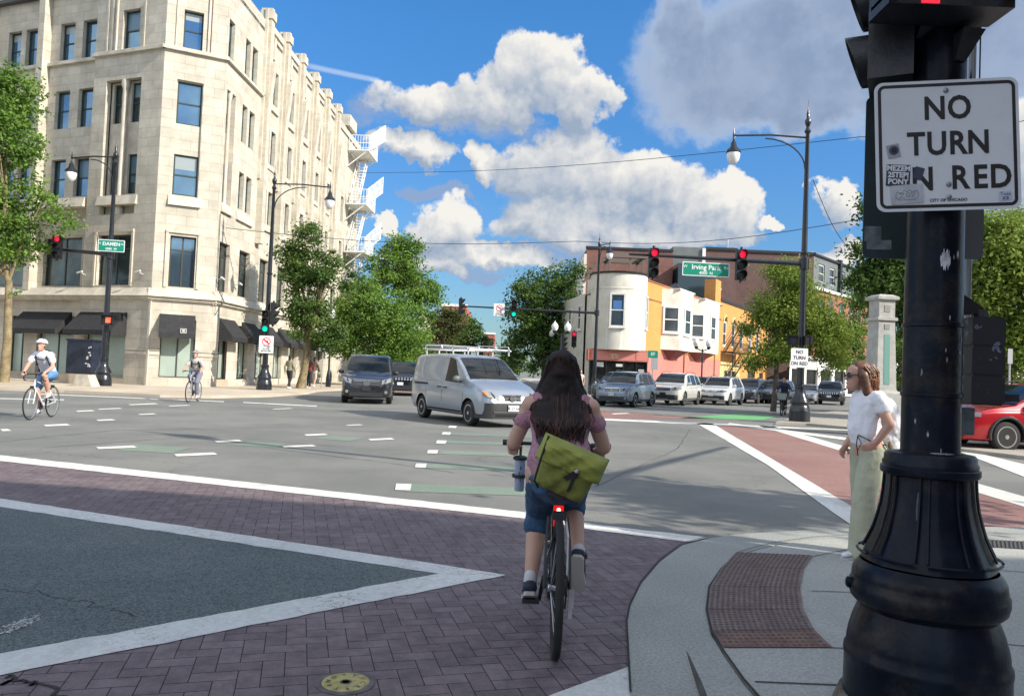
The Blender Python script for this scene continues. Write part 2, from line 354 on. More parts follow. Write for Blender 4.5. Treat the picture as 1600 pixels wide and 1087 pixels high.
# brick crosswalk laid in herringbone, near the camera
def clip(poly, line):
    (ax, ay), (bx, by) = line; out = []
    side = lambda p: (bx - ax) * (p[1] - ay) - (by - ay) * (p[0] - ax)
    for i in range(len(poly)):
        p, q = poly[i], poly[(i + 1) % len(poly)]; sp_, sq = side(p), side(q)
        if sp_ >= 0: out.append(p)
        if sp_ * sq < 0: t = sp_ / (sp_ - sq); out.append((p[0] + (q[0] - p[0]) * t, p[1] + (q[1] - p[1]) * t))
    return out
def ccw(pts):
    a = sum(pts[i][0] * pts[(i + 1) % len(pts)][1] - pts[(i + 1) % len(pts)][0] * pts[i][1] for i in range(len(pts)))
    return pts if a > 0 else pts[::-1]
def G2(px, py): q = at(px, py); return (q.x, q.y)
def brick_area(name, convex_list, z, rot, mats, bl=.2, bw=.1, gap=.0045):
    mb = MB(); rnd = random.Random(3); c_, s_ = math.cos(rot), math.sin(rot)
    for reg in convex_list:
        reg = ccw(reg); mb.poly([(p[0], p[1], z) for p in reg])
        xs = [p[0] * c_ + p[1] * s_ for p in reg]; ys = [-p[0] * s_ + p[1] * c_ for p in reg]
        i0, i1 = int(min(xs) / bw) - 3, int(max(xs) / bw) + 3; j0, j1 = int(min(ys) / bw) - 3, int(max(ys) / bw) + 3
        for i in range(i0, i1):
            for j in range(j0, j1):
                k = (i - j) % 4
                if k == 0: r_ = (i * bw, j * bw, (i + 2) * bw, (j + 1) * bw)
                elif k == 2: r_ = (i * bw, j * bw - bw, (i + 1) * bw, (j + 1) * bw)
                else: continue
                g = gap / 2
                q = [(r_[0] + g, r_[1] + g), (r_[2] - g, r_[1] + g), (r_[2] - g, r_[3] - g), (r_[0] + g, r_[3] - g)]
                q = [(a * c_ - b * s_, a * s_ + b * c_) for a, b in q]
                for t in range(len(reg)):
                    q = clip(q, (reg[t], reg[(t + 1) % len(reg)]))
                    if len(q) < 3: break
                if len(q) < 3: continue
                mb.poly([(a, b, z + .003) for a, b in q], mi=rnd.choice([1, 1, 2, 3]))
    return struct(mb, name, mats, fix=False)
def bm_(n, c): return mat(n, c, .75, var=.22, vscale=9, bump=.35, bscale=60, dirt=(.22, .185, .18), dscale=1.3, damt=.75)
BR = [mat('paving_joint', (.034, .028, .030), .9, var=.3, vscale=8), bm_('paving_brick', (.140, .106, .110)), bm_('paving_brick_dark', (.124, .094, .099)), bm_('paving_brick_pale', (.156, .120, .124))]
L0, L1 = G2(-420, 662), G2(1097, 843)            # far edge line of the crosswalk
gut = [(1105, 841), (1066, 851), (1031, 877), (1002, 911), (984, 948), (979, 975), (981, 1011), (983, 1050), (985, 1087), (990, 1150), (1000, 1300)]
V0, V1, V2 = G2(790, 899), G2(-520, 703), G2(0, 1050)
d_ = (V2[0] - V0[0], V2[1] - V0[1]); V2e = (V0[0] + d_[0] * 2.6, V0[1] + d_[1] * 2.6)
gw = [G2(*q) for q in gut]
A_regs = [[L0, L1, V0, V1]] + [[V0, p_, q_] for p_, q_ in zip([L1] + gw[1:11], gw[1:11] + [(gw[10][0] - .4, 1.0)])] + [[V0, (gw[10][0] - .4, 1.0), V2e]]
dl_ = (L1[0] - L0[0], L1[1] - L0[1]); HROT = math.atan2(dl_[1], dl_[0]) + R(38)
brick_area('crosswalk', A_regs, .004, HROT, BR)
rgh = random.Random(2)
def rough(pts, j=.006, step=.11):
    out = []
    for i in range(len(pts)):
        a, b = pts[i], pts[(i + 1) % len(pts)]; n = max(1, min(160, int((b - a).length / step)))
        for k in range(n): p = a.lerp(b, k / n); out.append(Vector((p.x + rgh.gauss(0, j) * (k > 0), p.y + rgh.gauss(0, j) * (k > 0), p.z)))
    return out
# the white bands of the near crosswalk
def band(mb, pts, z, mi=0): mb.poly(rough([at(*q) for q in pts]), z, mi)
b_ = MB()
band(b_, [(-420, 662), (-420, 671), (0, 721), (827, 812), (925, 829), (1075, 848), (1105, 841), (1090, 839), (925, 820), (827, 802), (0, 712)], .011)
struct(b_, 'road_line', M_PAINT2)
b_ = MB(); z_ = .011
b_.poly(rough([at(-520, 703), at(-520, 712), at(0, 793), at(685, 898), at(790, 900), at(690, 884), at(0, 780)]), z_)
b_.poly(rough([at(685, 898), at(0, 1024), at(-600, 1135), at(-600, 1185), at(0, 1058), at(790, 900)]), z_)
b_.poly([at(983, 1044), at(985, 1087), at(990, 1130), at(760, 1130), at(865, 1087)], z_)
struct(b_, 'crosswalk_border', M_PAINT)
b_ = MB(); b_.poly([at(-520, 711), at(0, 792), at(687, 898.3), at(0, 1025), at(-600, 1137)], .0085)
struct(b_, 'road_patch', M_ASPH2)

# far crosswalk on the right, from the corner towards the plaza
b_ = MB()
b_.poly([at(1108, 661), at(1205, 666), at(1600, 783), at(2100, 930), at(1560, 858), at(1330, 812)], .004, 1)
b_.poly([at(1088, 661), at(1112, 661), at(1345, 800), at(1332, 822), at(1300, 800), at(1200, 727)], .008, 0)
b_.poly([at(1185, 665), at(1205, 665), at(1600, 776), at(2100, 915), at(2100, 935), at(1600, 792)], .008, 0)
b_.poly([at(1500, 706), at(1520, 706), at(1640, 735), at(2000, 812), at(2000, 830), at(1600, 745)], .008, 0)
b_.poly([at(925, 653), at(1342, 672), at(1342, 674), at(925, 656)], .008, 0)
b_.poly([at(1140, 661), at(1425, 697), at(1425, 702), at(1136, 663)], .0105, 0)
b_.poly([at(850, 634), at(1125, 655), at(925, 653), at(850, 646)], .004, 1)
b_.poly([at(600, 610), at(850, 623), at(850, 626), at(600, 613)], .004, 1)
struct(b_, 'far_crosswalk', [M_PAINT2, M_BRICKFAR])
# lane dashes and green cycle strips
b_ = MB()
for q in [(0, 671, 12, 3), (68, 664, 36, 2.4), (150, 699, 58, 3), (272, 710, 62, 3.4), (335, 689, 38, 2.6), (440, 697, 48, 2.8), (575, 686, 36, 2.4), (475, 679, 32, 2.2), (150, 656, 25, 2), (118, 642, 25, 1.6), (152, 639, 34, 1.1), (200, 632, 42, 1.2), (262, 634, 30, 1.0), (215, 647, 24, 1.4), (425, 639, 28, .9), (540, 664, 22, 1.3), (955, 646, 24, 1.3)]:
    x, y, wd, h = q; sl_ = -.045
    b_.poly([at(x, y), at(x + wd, y + sl_ * wd), at(x + wd + 6, y + h + sl_ * wd), at(x + 4, y + h)], .008)
for x, y, wd, h in [(681, 688, 15, 5), (667, 703, 16, 5.5), (648, 724, 17, 6.5), (617, 756, 24, 10), (690, 675, 13, 4), (700, 665, 12, 3.4)]:
    b_.poly([at(x + 2, y), at(x + wd + 2, y + .6), at(x + wd, y + h + .6), at(x, y + h)], .008)
for pts in [[(0, 622), (100, 624), (100, 625.6), (0, 623.6)], [(60, 615), (350, 627), (350, 628.4), (60, 616.2)], [(380, 628), (495, 634), (495, 635.4), (380, 629.4)]]: b_.poly([at(*p) for p in pts], .008)
struct(b_, 'lane_marking', M_PAINT2)
b_ = MB()
for x, y, wd, h in [(700, 688, 150, 4), (690, 704, 170, 5), (668, 724, 200, 7), (640, 756, 260, 12), (705, 676, 140, 3)]:
    b_.poly([at(x, y), at(x + wd, y + wd * .035), at(x + wd - 4, y + h + wd * .035), at(x - 6, y + h)], .004)
b_.poly([at(212, 694), at(300, 699), at(268, 708), at(180, 703)], .004)
b_.poly([at(390, 690), at(450, 693), at(430, 699), at(360, 695)], .004); b_.poly([at(520, 681), at(570, 684), at(545, 689), at(490, 685)], .004)
struct(b_, 'green_strip', M_GREEN)
b_ = MB(); b_.poly([at(1060, 653), at(1150, 646), at(1215, 650), at(1190, 656)], .004)
struct(b_, 'cycle_lane', M_GREEN2)
# gutter pan, ramp and pavement of the near corner
far_edge = [(1105, 841), (1150, 834), (1250, 828), (1333, 826), (1450, 823), (1700, 822), (2300, 830)]
inner = [(2300, 850), (1700, 838), (1450, 835), (1333, 838), (1271, 842), (1219, 849), (1184, 857), (1154, 866), (1129, 890), (1108, 921), (1104, 958), (1112, 993), (1131, 1024), (1161, 1067), (1185, 1095), (1300, 1300)]
b_ = MB(); outer = [gw[i] for i in range(len(gw))]
ol = [at(*q, .016) for q in gut[::-1]] + [at(*q, .016) for q in far_edge[1:]]
b_.slab(ol + [at(*q, .016) for q in inner], -.05, .016)
struct(b_, 'gutter', M_CONC2)
b_ = MB(); pav = [at(*q, .02) for q in inner[::-1]]
pv = [at(q[0] - (2.5 if q[1] > 870 else 0), q[1] + (1.5 if q[1] < 900 else 0), .02) for q in inner]
b_.slab([Vector((q.x + .012, q.y - .01, 0)) for q in pav] + [Vector((16, 6.4, 0)), Vector((16, -14, 0)), Vector((1.2, -14, 0))], -.05, .02)
struct(b_, 'pavement', M_CONC)
b_ = MB()                                    # joints in the concrete
def strip(mb, a, b, w_, z, mi=0):
    a, b = Vector(a), Vector(b); n_ = (b - a).cross(Vector((0, 0, 1))).normalized() * w_ / 2
    mb.poly([a - n_, b - n_, b + n_, a + n_], z, mi)
inn = [at(*q) for q in inner]
for i in range(len(inn) - 1): strip(b_, inn[i], inn[i + 1], .014 if inn[i].y < 6 else .008, .0245)
for a, b, w_ in [((1179, 1072), (1330, 1078), .012), ((1268, 928), (1330, 930), .01), ((1297, 1018), (1345, 1020), .01), ((1560, 895), (1700, 905), .01), ((1550, 1010), (1700, 1025), .01), ((1390, 835), (1240, 1300), .0), ((1271, 873), (1420, 842), .008)]:
    if w_: strip(b_, at(*a), at(*b), w_, .0245)
for i in range(len(gut) - 3): strip(b_, at(*gut[i]), at(*gut[i + 1]), .010, .0205)
struct(b_, 'pavement_joint', mat('joint_dark', (.03, .03, .028), .95))
# raised kerb lip rising towards the viewer
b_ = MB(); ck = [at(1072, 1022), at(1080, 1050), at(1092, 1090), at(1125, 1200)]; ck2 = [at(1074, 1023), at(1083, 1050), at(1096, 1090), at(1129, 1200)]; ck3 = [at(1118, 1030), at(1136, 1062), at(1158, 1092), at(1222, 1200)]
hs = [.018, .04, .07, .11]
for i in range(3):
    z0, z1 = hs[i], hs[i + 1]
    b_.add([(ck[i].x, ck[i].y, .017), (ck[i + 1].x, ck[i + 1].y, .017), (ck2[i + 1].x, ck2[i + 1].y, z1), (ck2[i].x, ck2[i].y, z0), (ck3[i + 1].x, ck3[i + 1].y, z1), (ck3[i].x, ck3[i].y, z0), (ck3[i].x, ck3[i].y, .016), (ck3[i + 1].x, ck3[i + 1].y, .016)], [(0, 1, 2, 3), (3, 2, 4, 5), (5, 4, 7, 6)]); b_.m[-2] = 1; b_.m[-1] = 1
struct(b_, 'kerb', [mat('kerb_shaded_face', (.09, .09, .085), .9, var=.3, vscale=6, bump=.5, bscale=50, dirt=(.05, .05, .05), dscale=5, damt=.6), M_CONC2])  # face painted darker for its shade, dirt tone included; top keeps gutter concrete
rk_ = random.Random(8); b_ = MB()                    # tar-filled cracks
def crack(pts, w_, z, mb):
    out = []
    for p_, q_ in zip(pts, pts[1:]):
        for k in range(12): t = k / 12; a = at(*p_).lerp(at(*q_), t); out.append(a + Vector((rk_.gauss(0, .012), rk_.gauss(0, .02), 0)))
    for i in range(len(out) - 1): strip(mb, out[i], out[i + 1], w_ * (.5 + rk_.random()), z)
crack([(-60, 920), (60, 930), (140, 945), (215, 966)], .012, .0092, b_); crack([(0, 1062), (60, 1070), (150, 1120)], .014, .0105, b_)
struct(b_, 'tar_crack', MATS['joint_dark'])
b_ = MB()
for k in range(420):
    x_ = rk_.uniform(-10, 62); y_ = 990 - x_ * .38 + rk_.gauss(0, 3.2); p_ = at(x_, y_); r_ = rk_.uniform(.003, .011); n = 6; b_.poly([(p_.x + r_ * math.cos(2 * PI * i / n) * rk_.uniform(.5, 1.3), p_.y + .5 * r_ * math.sin(2 * PI * i / n) * rk_.uniform(.5, 1.3)) for i in range(n)], .0125)
struct(b_, 'worn_marking', M_PAINT)
b_ = MB(); crack([(420, 700), (600, 722), (720, 740)], .018, .003, b_); crack([(60, 700), (330, 680), (560, 700)], .015, .003, b_); crack([(930, 760), (1060, 700), (1080, 668)], .018, .003, b_); crack([(0, 690), (180, 672), (420, 668), (640, 676)], .02, .003, b_)
struct(b_, 'tar_crack', mat('tar_seal', (.07, .07, .068), .6))
# tactile paving with truncated domes
tl = [(1150, 867), (1129, 890), (1110, 921), (1106, 958), (1114, 993), (1131, 1018)]; tr = [(1270, 872), (1256, 893), (1250, 924), (1255, 958), (1272, 990), (1300, 1018)]
TL = [at(*q) for q in tl]; TR = [at(*q) for q in tr]
b_ = MB()
for i in range(5): b_.poly([TL[i], TL[i + 1], TR[i + 1], TR[i]], .0265, 0 if i < 4 else 1)
for i in range(5):
    nr = max(2, int((TL[i] - TL[i + 1]).length / .045))
    for r_ in range(nr):
        for c_ in range(17):
            t = (r_ + .5) / nr; a = TL[i].lerp(TL[i + 1], t); e = TR[i].lerp(TR[i + 1], t); p = a.lerp(e, (c_ + .6) / 17.6)
            b_.lathe([(.013, .0266), (.008, .0315)], (p.x, p.y, 0), 8, 2, sm=False)
b_2 = [strip(b_, TL[i], TR[i], .008, .0275, 3) for i in range(1, 5)]
mt = [mat('tactile_tile', (.165, .115, .103), .85, var=.25, vscale=7, dirt=(.24, .21, .19), dscale=6, damt=.7), mat('tactile_tile_rusty', (.17, .09, .062), .8, var=.3, vscale=9, dirt=(.2, .17, .15), dscale=6, damt=.5), mat('tactile_dome', (.105, .078, .072), .8, var=.3, vscale=20), MATS['joint_dark']]
solo(b_, 'tactile_paving', mt, 'rust brown tactile paving pad with raised domes in the corner ramp', 'tactile paving', at(1200, 945, .02))
# manhole cover
mc_ = at(540, 1069); b_ = MB()
b_.lathe([(.13, .004), (.13, .010), (.106, .012)], mc_, 40, 1)
b_.lathe([(.105, .008), (.103, .0125), (.0, .0125)], mc_, 40, 0, sm=False)
for k in range(10):
    a = 2 * PI * k / 10; M_ = Matrix.Translation((mc_.x + .075 * math.cos(a), mc_.y + .075 * math.sin(a), .0132)) @ Matrix.Rotation(a - PI / 2, 4, 'Z')
    b_.text('CITY WATER'[k] if k != 4 else 'O', .032, M_, 2, .0006)
b_.lathe([(.026, .0125), (.026, .0140), (.018, .0140), (.018, .0125)], mc_, 20, 2)
solo(b_, 'manhole_cover', [mat('cover_yellow', (.36, .31, .10), .6, var=.3, vscale=20, dirt=(.12, .11, .09), dscale=14, damt=.8), mat('cover_rim', (.12, .10, .09), .55, .4, var=.3, vscale=15), mat('cover_dark', (.07, .065, .05), .6)], 'round yellow utility cover with raised lettering set in the brick paving', 'manhole cover', mc_)
# pavement in front of the limestone building and across the streets
b_ = MB()
b_.slab([at(-900, 575, .1), at(-200, 597, .1), at(0, 605, .1), at(100, 609, .1), at(250, 616.5, .1), at(330, 618, .1), at(420, 616.5, .1), at(480, 612.5, .1), at(497, 609, .1), Vector((-7.6, 60, 0)), Vector((-4.5, 160, 0)), Vector((-60, 160, 0)), Vector((-60, 45, 0))], -.05, .1)
struct(b_, 'pavement', M_TAN)
b_ = MB(); pl = [at(1212, 659, .08), at(1262, 661, .08), at(1340, 668, .08), at(1420, 686, .08), at(1500, 700, .08), at(1600, 712, .08), at(2200, 775, .08)]
b_.slab(pl + [Vector((60, 40, 0)), Vector((34, 58, 0)), at(1340, 640, .08), at(1262, 645, .08)], -.05, .08)
struct(b_, 'pavement', ground_mat('plaza_concrete', (.30, .28, .24), (.38, .35, .29), .1, fine=50))
b_ = MB(); b_.slab([Vector((4.3, 52.2, 0)), Vector((8.6, 52.2, 0)), Vector((12.2, 55.5, 0)), Vector((60, 128, 0)), Vector((120, 220, 0)), Vector((60, 300, 0)), Vector((2, 200, 0))], -.05, .1)
struct(b_, 'pavement', MATS.get('x') or ground_mat('far_concrete', (.36, .33, .28), (.44, .40, .34), .1, fine=40))
# ================================================================ LIMESTONE BUILDING
STONE = blocks('limestone', (.50, .455, .37), (.585, .535, .44), (.40, .36, .29), .92, .46, .012, .82, .22, stain=(.36, .33, .28))
STONE2 = mat('limestone_trim', (.55, .50, .41), .8, var=.18, vscale=1.4, bump=.3, bscale=20, dirt=(.34, .31, .27), dscale=1.2, damt=.5, uv=True)
STONE3 = mat('tan_limestone', (.43, .345, .26), .8, var=.12, vscale=2, bump=.3, bscale=20, uv=True)
GLASS = mat('window_glass', (.16, .27, .36), .05, .82, var=.12, vscale=.8)
GLASSD = mat('dark_window_glass', (.075, .10, .10), .08, .5, var=.4, vscale=.7)
GLASSF = mat('frosted_shop_glass', (.36, .44, .385), .22, .1, var=.1, vscale=.5, uv=True)
FRAME = mat('dark_green_window_frame', (.022, .045, .045), .5)
BRONZE = mat('dark_bronze_frame', (.05, .047, .04), .5)
AWN = mat('black_awning_canvas', (.022, .022, .024), .8, var=.25, vscale=4, bump=.15, bscale=30)
def lerp(a, b, t): return a + (b - a) * t
FL = Face(-17.18, 36.29, -69.6, -1); FC = Face(-17.18, 36.29, 64, 1); bx = FC.p(2.8, 0); FR = Face(bx.x, bx.y, 1.5, 1)
office = thing('office_building', 'five storey cream limestone office building with a cut-off corner and black awnings', 'building', (-17.18, 36.29, 0))
rw_ = random.Random(4)
BLIND = [mat('window_blind_' + 'abc'[i], c, .3, .25) for i, c in enumerate(((.22, .30, .36), (.32, .36, .36), (.12, .20, .27)))]
def window(F, s0, s1, z0, z1, d, parent, kind='sash', glass=None, fm=None, fw=.07):
    g = MB(); g.fbox(F, s0, s1, z0, z1, d - .03, d)
    wn = g.build('window', glass or GLASS, parent, world=True)
    f = MB(); e = d + .045
    f.fbox(F, s0, s0 + fw, z0, z1, d - .02, e); f.fbox(F, s1 - fw, s1, z0, z1, d - .02, e); f.fbox(F, s0 + fw, s1 - fw, z0, z0 + fw, d - .02, e); f.fbox(F, s0 + fw, s1 - fw, z1 - fw, z1, d - .02, e)
    zm = (z0 + z1) / 2; sm = (s0 + s1) / 2
    if kind == 'sash': f.fbox(F, s0 + fw, s1 - fw, zm - .035, zm + .035, d - .02, e - .01)
    if kind == 'store': f.fbox(F, sm - .03, sm + .03, z0 + fw, z1 - fw, d - .02, e - .01)
    if kind == 'cross':
        zt = z1 - (z1 - z0) * .27; f.fbox(F, sm - .035, sm + .035, z0 + fw, z1 - fw, d - .02, e - .01); f.fbox(F, s0 + fw, sm - .035, zt - .03, zt + .03, d - .02, e - .01); f.fbox(F, sm + .035, s1 - fw, zt - .03, zt + .03, d - .02, e - .01)
    f.build('frame', fm or FRAME, wn, world=True)
    if kind == 'sash' and rw_.random() < .6: b = MB(); b.fbox(F, s0 + fw, s1 - fw, lerp(z0, z1, rw_.choice([.53, .65, .78, .3])), z1 - fw, d - .01, d + .004); b.build('blind', rw_.choice(BLIND), wn, world=True)
    return wn
W5, W4, W3, W2 = (16.42, 18.38), (12.9, 14.87), (9.37, 11.32), (4.84, 7.3)
TOP = 20.55
walls = MB(); trim = MB(); sill = MB()
def add_wall(F, s0, s1, wins, d, z0=0.0, z1=TOP, depth=.28):
    walls.wall(F, s0, s1, z0, z1, [q[:4] for q in wins], depth, d)
    for q in wins:
        kind = q[4] if len(q) > 4 else 'sash'
        if kind is None: continue
        gl, fm = (GLASS, FRAME)
        if q[3] < 8: gl, fm = (GLASSD if F is not FC else GLASS), BRONZE
        if q[3] < 4: gl = GLASSF
        window(F, q[0], q[1], q[2], q[3], d - depth + .03, office, kind, gl, fm, .07 if q[3] > 4 else .05)
# corner block, left face
add_wall(FL, 0, 4.45, [(1.65, 2.75, *W5), (1.35, 3.6, 8.3, 14.95, None), (1.45, 3.55, *W2, 'cross'), (1.45, 4.1, .35, 3.3, 'store')], 0)
rec = MB()
rec.wall(FL, 1.35, 3.6, 8.3, 14.95, [(1.5, 2.3, *W4), (2.7, 3.45, *W4), (1.5, 2.3, *W3), (2.7, 3.45, *W3)], .2, -.35)
rec.build('wall', STONE2, office, world=True)
for a, b in [(1.5, 2.3), (2.7, 3.45)]:
    for z in (W4, W3): window(FL, a, b, *z, -.5, office, 'sash', GLASSD, FRAME)
cl = MB(); cl.lathe([(.2, 8.3), (.2, 8.6), (.13, 8.7), (.13, 14.5), (.2, 14.7), (.2, 14.95)], FL.p(2.5, 0, -.16), 14)
cl.build('column', STONE2, office, world=True)
# recessed bay, left face
add_wall(FL, 4.45, 7.95, [(4.7, 5.75, *W5), (6.3, 7.3, *W5), (4.75, 5.8, *W4), (6.4, 7.4, *W4), (4.8, 5.8, *W3), (6.4, 7.4, *W3), (4.95, 7.6, *W2, 'cross'), (5.15, 7.7, .35, 3.3, 'store')], -.3)
walls.quad(FL.p(4.45, 0, 0), FL.p(4.45, TOP, 0), FL.p(4.45, TOP, -.3), FL.p(4.45, 0, -.3))
def pier(F, s0, s1, d0, d1, z0, z1, cap=True):
    walls.fbox(F, s0, s1, z0, z1, d0, d1)
    if cap: trim.fbox(F, s0 - .06, s1 + .06, z1 - .35, z1 + .12, d0, d1 + .08); trim.fbox(F, s0 + .1, s1 - .1, z1 + .12, z1 + .3, d0, d1)
pier(FL, 7.95, 8.35, -.6, .15, 4.6, 21.2); walls.fbox(FL, 8.35, 8.6, 4.6, 21, -.6, -.02)
add_wall(FL, 8.6, 12.0, [(8.85, 9.8, *W5), (10.15, 11.1, *W5), (8.85, 9.8, *W4), (10.15, 11.1, *W4), (8.85, 9.8, *W3), (10.15, 11.1, *W3), (8.9, 11.4, *W2, 'cross'), (8.3, 9.7, .2, 3.3, 'store')], -.3)
walls.wall(FL, 7.95, 8.6, 0, 4.6, [], .1, -.3)
pier(FL, 12.0, 12.5, -.6, .15, 0, 21.2)
for k in range(3):
    s = 12.5 + k * 4.2
    add_wall(FL, s, s + 3.7, [(s + .3, s + 1.4, *W5), (s + 2.1, s + 3.2, *W5), (s + .3, s + 1.4, *W4), (s + 2.1, s + 3.2, *W4), (s + .3, s + 1.4, *W3), (s + 2.1, s + 3.2, *W3), (s + .4, s + 3.2, *W2, 'cross'), (s + .4, s + 3.2, .35, 3.3, 'store')], -.3)
    pier(FL, s + 3.7, s + 4.2, -.6, .15, 0, 21.2)
# chamfered corner face
add_wall(FC, 0, 2.8, [(.78, 1.65, 16.42, 18.3), (.62, 1.8, 8.9, 14.85, None), (.7, 1.85, *W2, 'cross'), (.5, 2.05, .5, 3.3, 'store')], 0)
r2 = MB(); r2.wall(FC, .62, 1.8, 8.9, 14.85, [(.66, 1.76, 12.74, 14.8), (.66, 1.76, 9.28, 11.25)], .15, -.12); r2.build('wall', STONE, office, world=True)
window(FC, .66, 1.76, 12.74, 14.8, -.24, office); window(FC, .66, 1.76, 9.28, 11.25, -.24, office)
for s_ in (.66, 1.84): trim.fbox(FC, s_ - .22, s_ - .14, 16.3, 21, 0, .05) if s_ < 1 else trim.fbox(FC, s_ + .04, s_ + .14, 16.3, 21, 0, .08)
red = MB(); red.fbox(FC, 2.0, 2.04, 16.35, 21, 0, .03); red.build('downpipe', mat('dark_red_pipe', (.09, .03, .03), .6), office, world=True)
for s_ in (3.05, 3.3, 3.62): trim.fbox(FL, s_, s_ + .09, 16.36, TOP, 0, .07)
trim.fbox(FL, 1.3, 1.38, 16.4, 18.7, 0, .03); trim.fbox(FL, 3.05, 3.1, 16.4, 18.7, .07, .09)
# long right face
def right_bay(s0, k):
    a = s0
    ws = [(a + .3, a + 1.05, *W5), (a + 1.3, a + 2.05, *W5), (a + .3, a + 1.05, *W4), (a + 1.3, a + 2.05, *W4), (a + .3, a + 1.05, *W3), (a + 1.3, a + 2.05, *W3), (a + .5, a + 1.95, *W2, 'cross'), (a + .5, a + 2.05, .45, 3.3, 'store')]
    add_wall(FR, s0, s0 + 2.55, ws, 0)
add_wall(FR, 0, 1.9, [(.1, .8, *W5), (.25, 1.35, 8.7, 14.9, None), (.3, 1.6, *W2, 'cross'), (.75, 2.2, .45, 3.3, None)], 0, depth=.25)
r3 = MB(); r3.wall(FR, .25, 1.35, 8.7, 14.9, [(.3, .75, *W4), (.3, .75, *W3), (.9, 1.3, *W4), (.9, 1.3, *W3)], .1, -.3); r3.build('wall', STONE2, office, world=True)
for a, b in ((.3, .75), (.9, 1.3)):
    for z in (W4, W3): window(FR, a, b, *z, -.38, office, 'sash', GLASSD, FRAME, .05)
cl = MB(); cl.lathe([(.14, 8.7), (.14, 9), (.09, 9.1), (.09, 14.5), (.15, 14.7), (.15, 14.9)], FR.p(.82, 0, -.12), 12); cl.build('column', STONE2, office, world=True)
window(FR, .75, 1.9, .45, 3.3, -.22, office, 'store', GLASSF, BRONZE)
add_wall(FR, 1.9, 4.95, [(2.3, 2.98, *W5), (3.3, 4.05, *W5), (2.3, 2.98, *W4), (3.3, 4.05, *W4), (2.3, 2.98, *W3), (3.3, 4.05, *W3), (2.9, 4.4, *W2, 'cross'), (3.3, 4.8, .45, 3.3, 'store')], 0)
PK = [5.45 + 3.06 * k for k in range(6)]
for k, p in enumerate(PK):
    pier(FR, p - .5, p, -.3, .34, 8.0, 21.0)
    walls.wall(FR, p - .5, p, 0, 8.0, [], .1, 0)
    trim.fbox(FR, p - .62, p - .5, 11.6, 21.2, 0, .16); trim.fbox(FR, p, p + .12, 11.6, 20.4, 0, .16)
    trim.hexa([FR.p(p - .5, 15.1, .34), FR.p(p, 15.1, .34), FR.p(p, 15.1, .34), FR.p(p - .5, 15.1, .34), FR.p(p - .45, 18.2, .62), FR.p(p - .05, 18.2, .62), FR.p(p - .05, 18.2, .34), FR.p(p - .45, 18.2, .34)])
    if k < 5: right_bay(p, k)
    else: add_wall(FR, p, p + 4.2, [(p + .4, p + 1.2, *W5), (p + .4, p + 1.2, *W4), (p + .4, p + 1.2, *W3), (p + 2.4, p + 3.2, *W4), (p + 2.4, p + 3.2, *W3), (p + .5, p + 1.9, *W2, 'cross')], 0)
e0 = PK[-1] + 4.2
add_wall(FR, e0, e0 + 4, [(e0 + .6, e0 + 1.5, *W4), (e0 + .6, e0 + 1.5, *W3)], .0)
trim.fbox(FR, e0 - 1.3, e0 + 1, 20.7, 21.6, -.6, .3)
for F, a, b, d in ((FL, -.1, 4.5, .0), (FL, 4.5, 7.95, -.3), (FL, 8.6, 25, -.3), (FC, -.1, 2.9, 0), (FR, -.05, 4.95, 0)):
    trim.fbox(F, a, b, 16.2, 16.34, d, d + .16); trim.fbox(F, a, b, 16.34, 16.4, d - .1, d + .1)
for F, a, b, d in ((FL, -.1, 25, 0), (FC, -.12, 2.92, 0), (FR, -.12, 26, 0)):
    sill.fbox(F, a, b, 4.18, 4.32, -.3, .16); sill.hexa([F.p(a, 4.32, .30), F.p(b, 4.32, .30), F.p(b, 4.32, -.3), F.p(a, 4.32, -.3), F.p(a, 4.72, .04), F.p(b, 4.72, .04), F.p(b, 4.72, -.3), F.p(a, 4.72, -.3)])
    sill.fbox(F, a, b, 4.10, 4.18, -.02, .05)
for F, a, b in ((FL, 1.2, 3.75), (FL, 4.6, 7.6), (FC, .5, 1.95), (FR, .15, 1.45), (FR, 2.1, 4.3)):
    trim.hexa([F.p(a, 8.75, .14), F.p(b, 8.75, .14), F.p(b, 8.75, -.3), F.p(a, 8.75, -.3), F.p(a, 9.22, .03), F.p(b, 9.22, .03), F.p(b, 9.22, -.3), F.p(a, 9.22, -.3)])
for p in PK[:5]:
    for z in (8.95, 15.95, 12.55): trim.fbox(FR, p + .2, p + 2.15, z, z + .16, 0, .12 if z != 12.55 else .07)
    trim.fbox(FR, p + .1, p + 2.4, 20.35, 20.7, -.1, .1)
    trim.fbox(FR, p + .9, p + 1.15, 18.9, 20.2, 0, .09)
for F, a, b, z in ((FL, 1.25, 3.75, 4.8), (FC, .5, 2.05, 4.8)):        # window surrounds
    for s0, s1 in ((a, a + .12), (b - .12, b)): trim.fbox(F, s0, s1, z, 7.55, 0, .06)
    trim.fbox(F, a, b, 7.43, 7.55, .06, .08)
for F, a, b in ((FL, 0, 1.35), (FC, 0, .5), (FC, 2.1, 2.8), (FR, 0, .7)):
    trim.fbox(F, a, b, 1.55, 1.68, 0, .05); trim.fbox(F, a, b, 1.75, 1.82, 0, .05)
trim.fbox(FL, -.06, .06, 0, 4.1, -.02, .05)
for F, a, b, d in ((FL, 1.45, 4.1, -.2), (FL, 5.15, 9.5, -.45), (FC, .5, 2.05, -.15), (FR, .75, 2.2, -.1)) : bs = MB(); bs.fbox(F, a, b, .02, .44, d - .2, d + .12); bs.build('plinth', STONE3, office, world=True)
for q in [3.3] + [p + .5 for p in PK]: bs = MB(); bs.fbox(FR, q, q + 1.55, .02, .45, -.3, -.02); bs.build('plinth', STONE3, office, world=True)
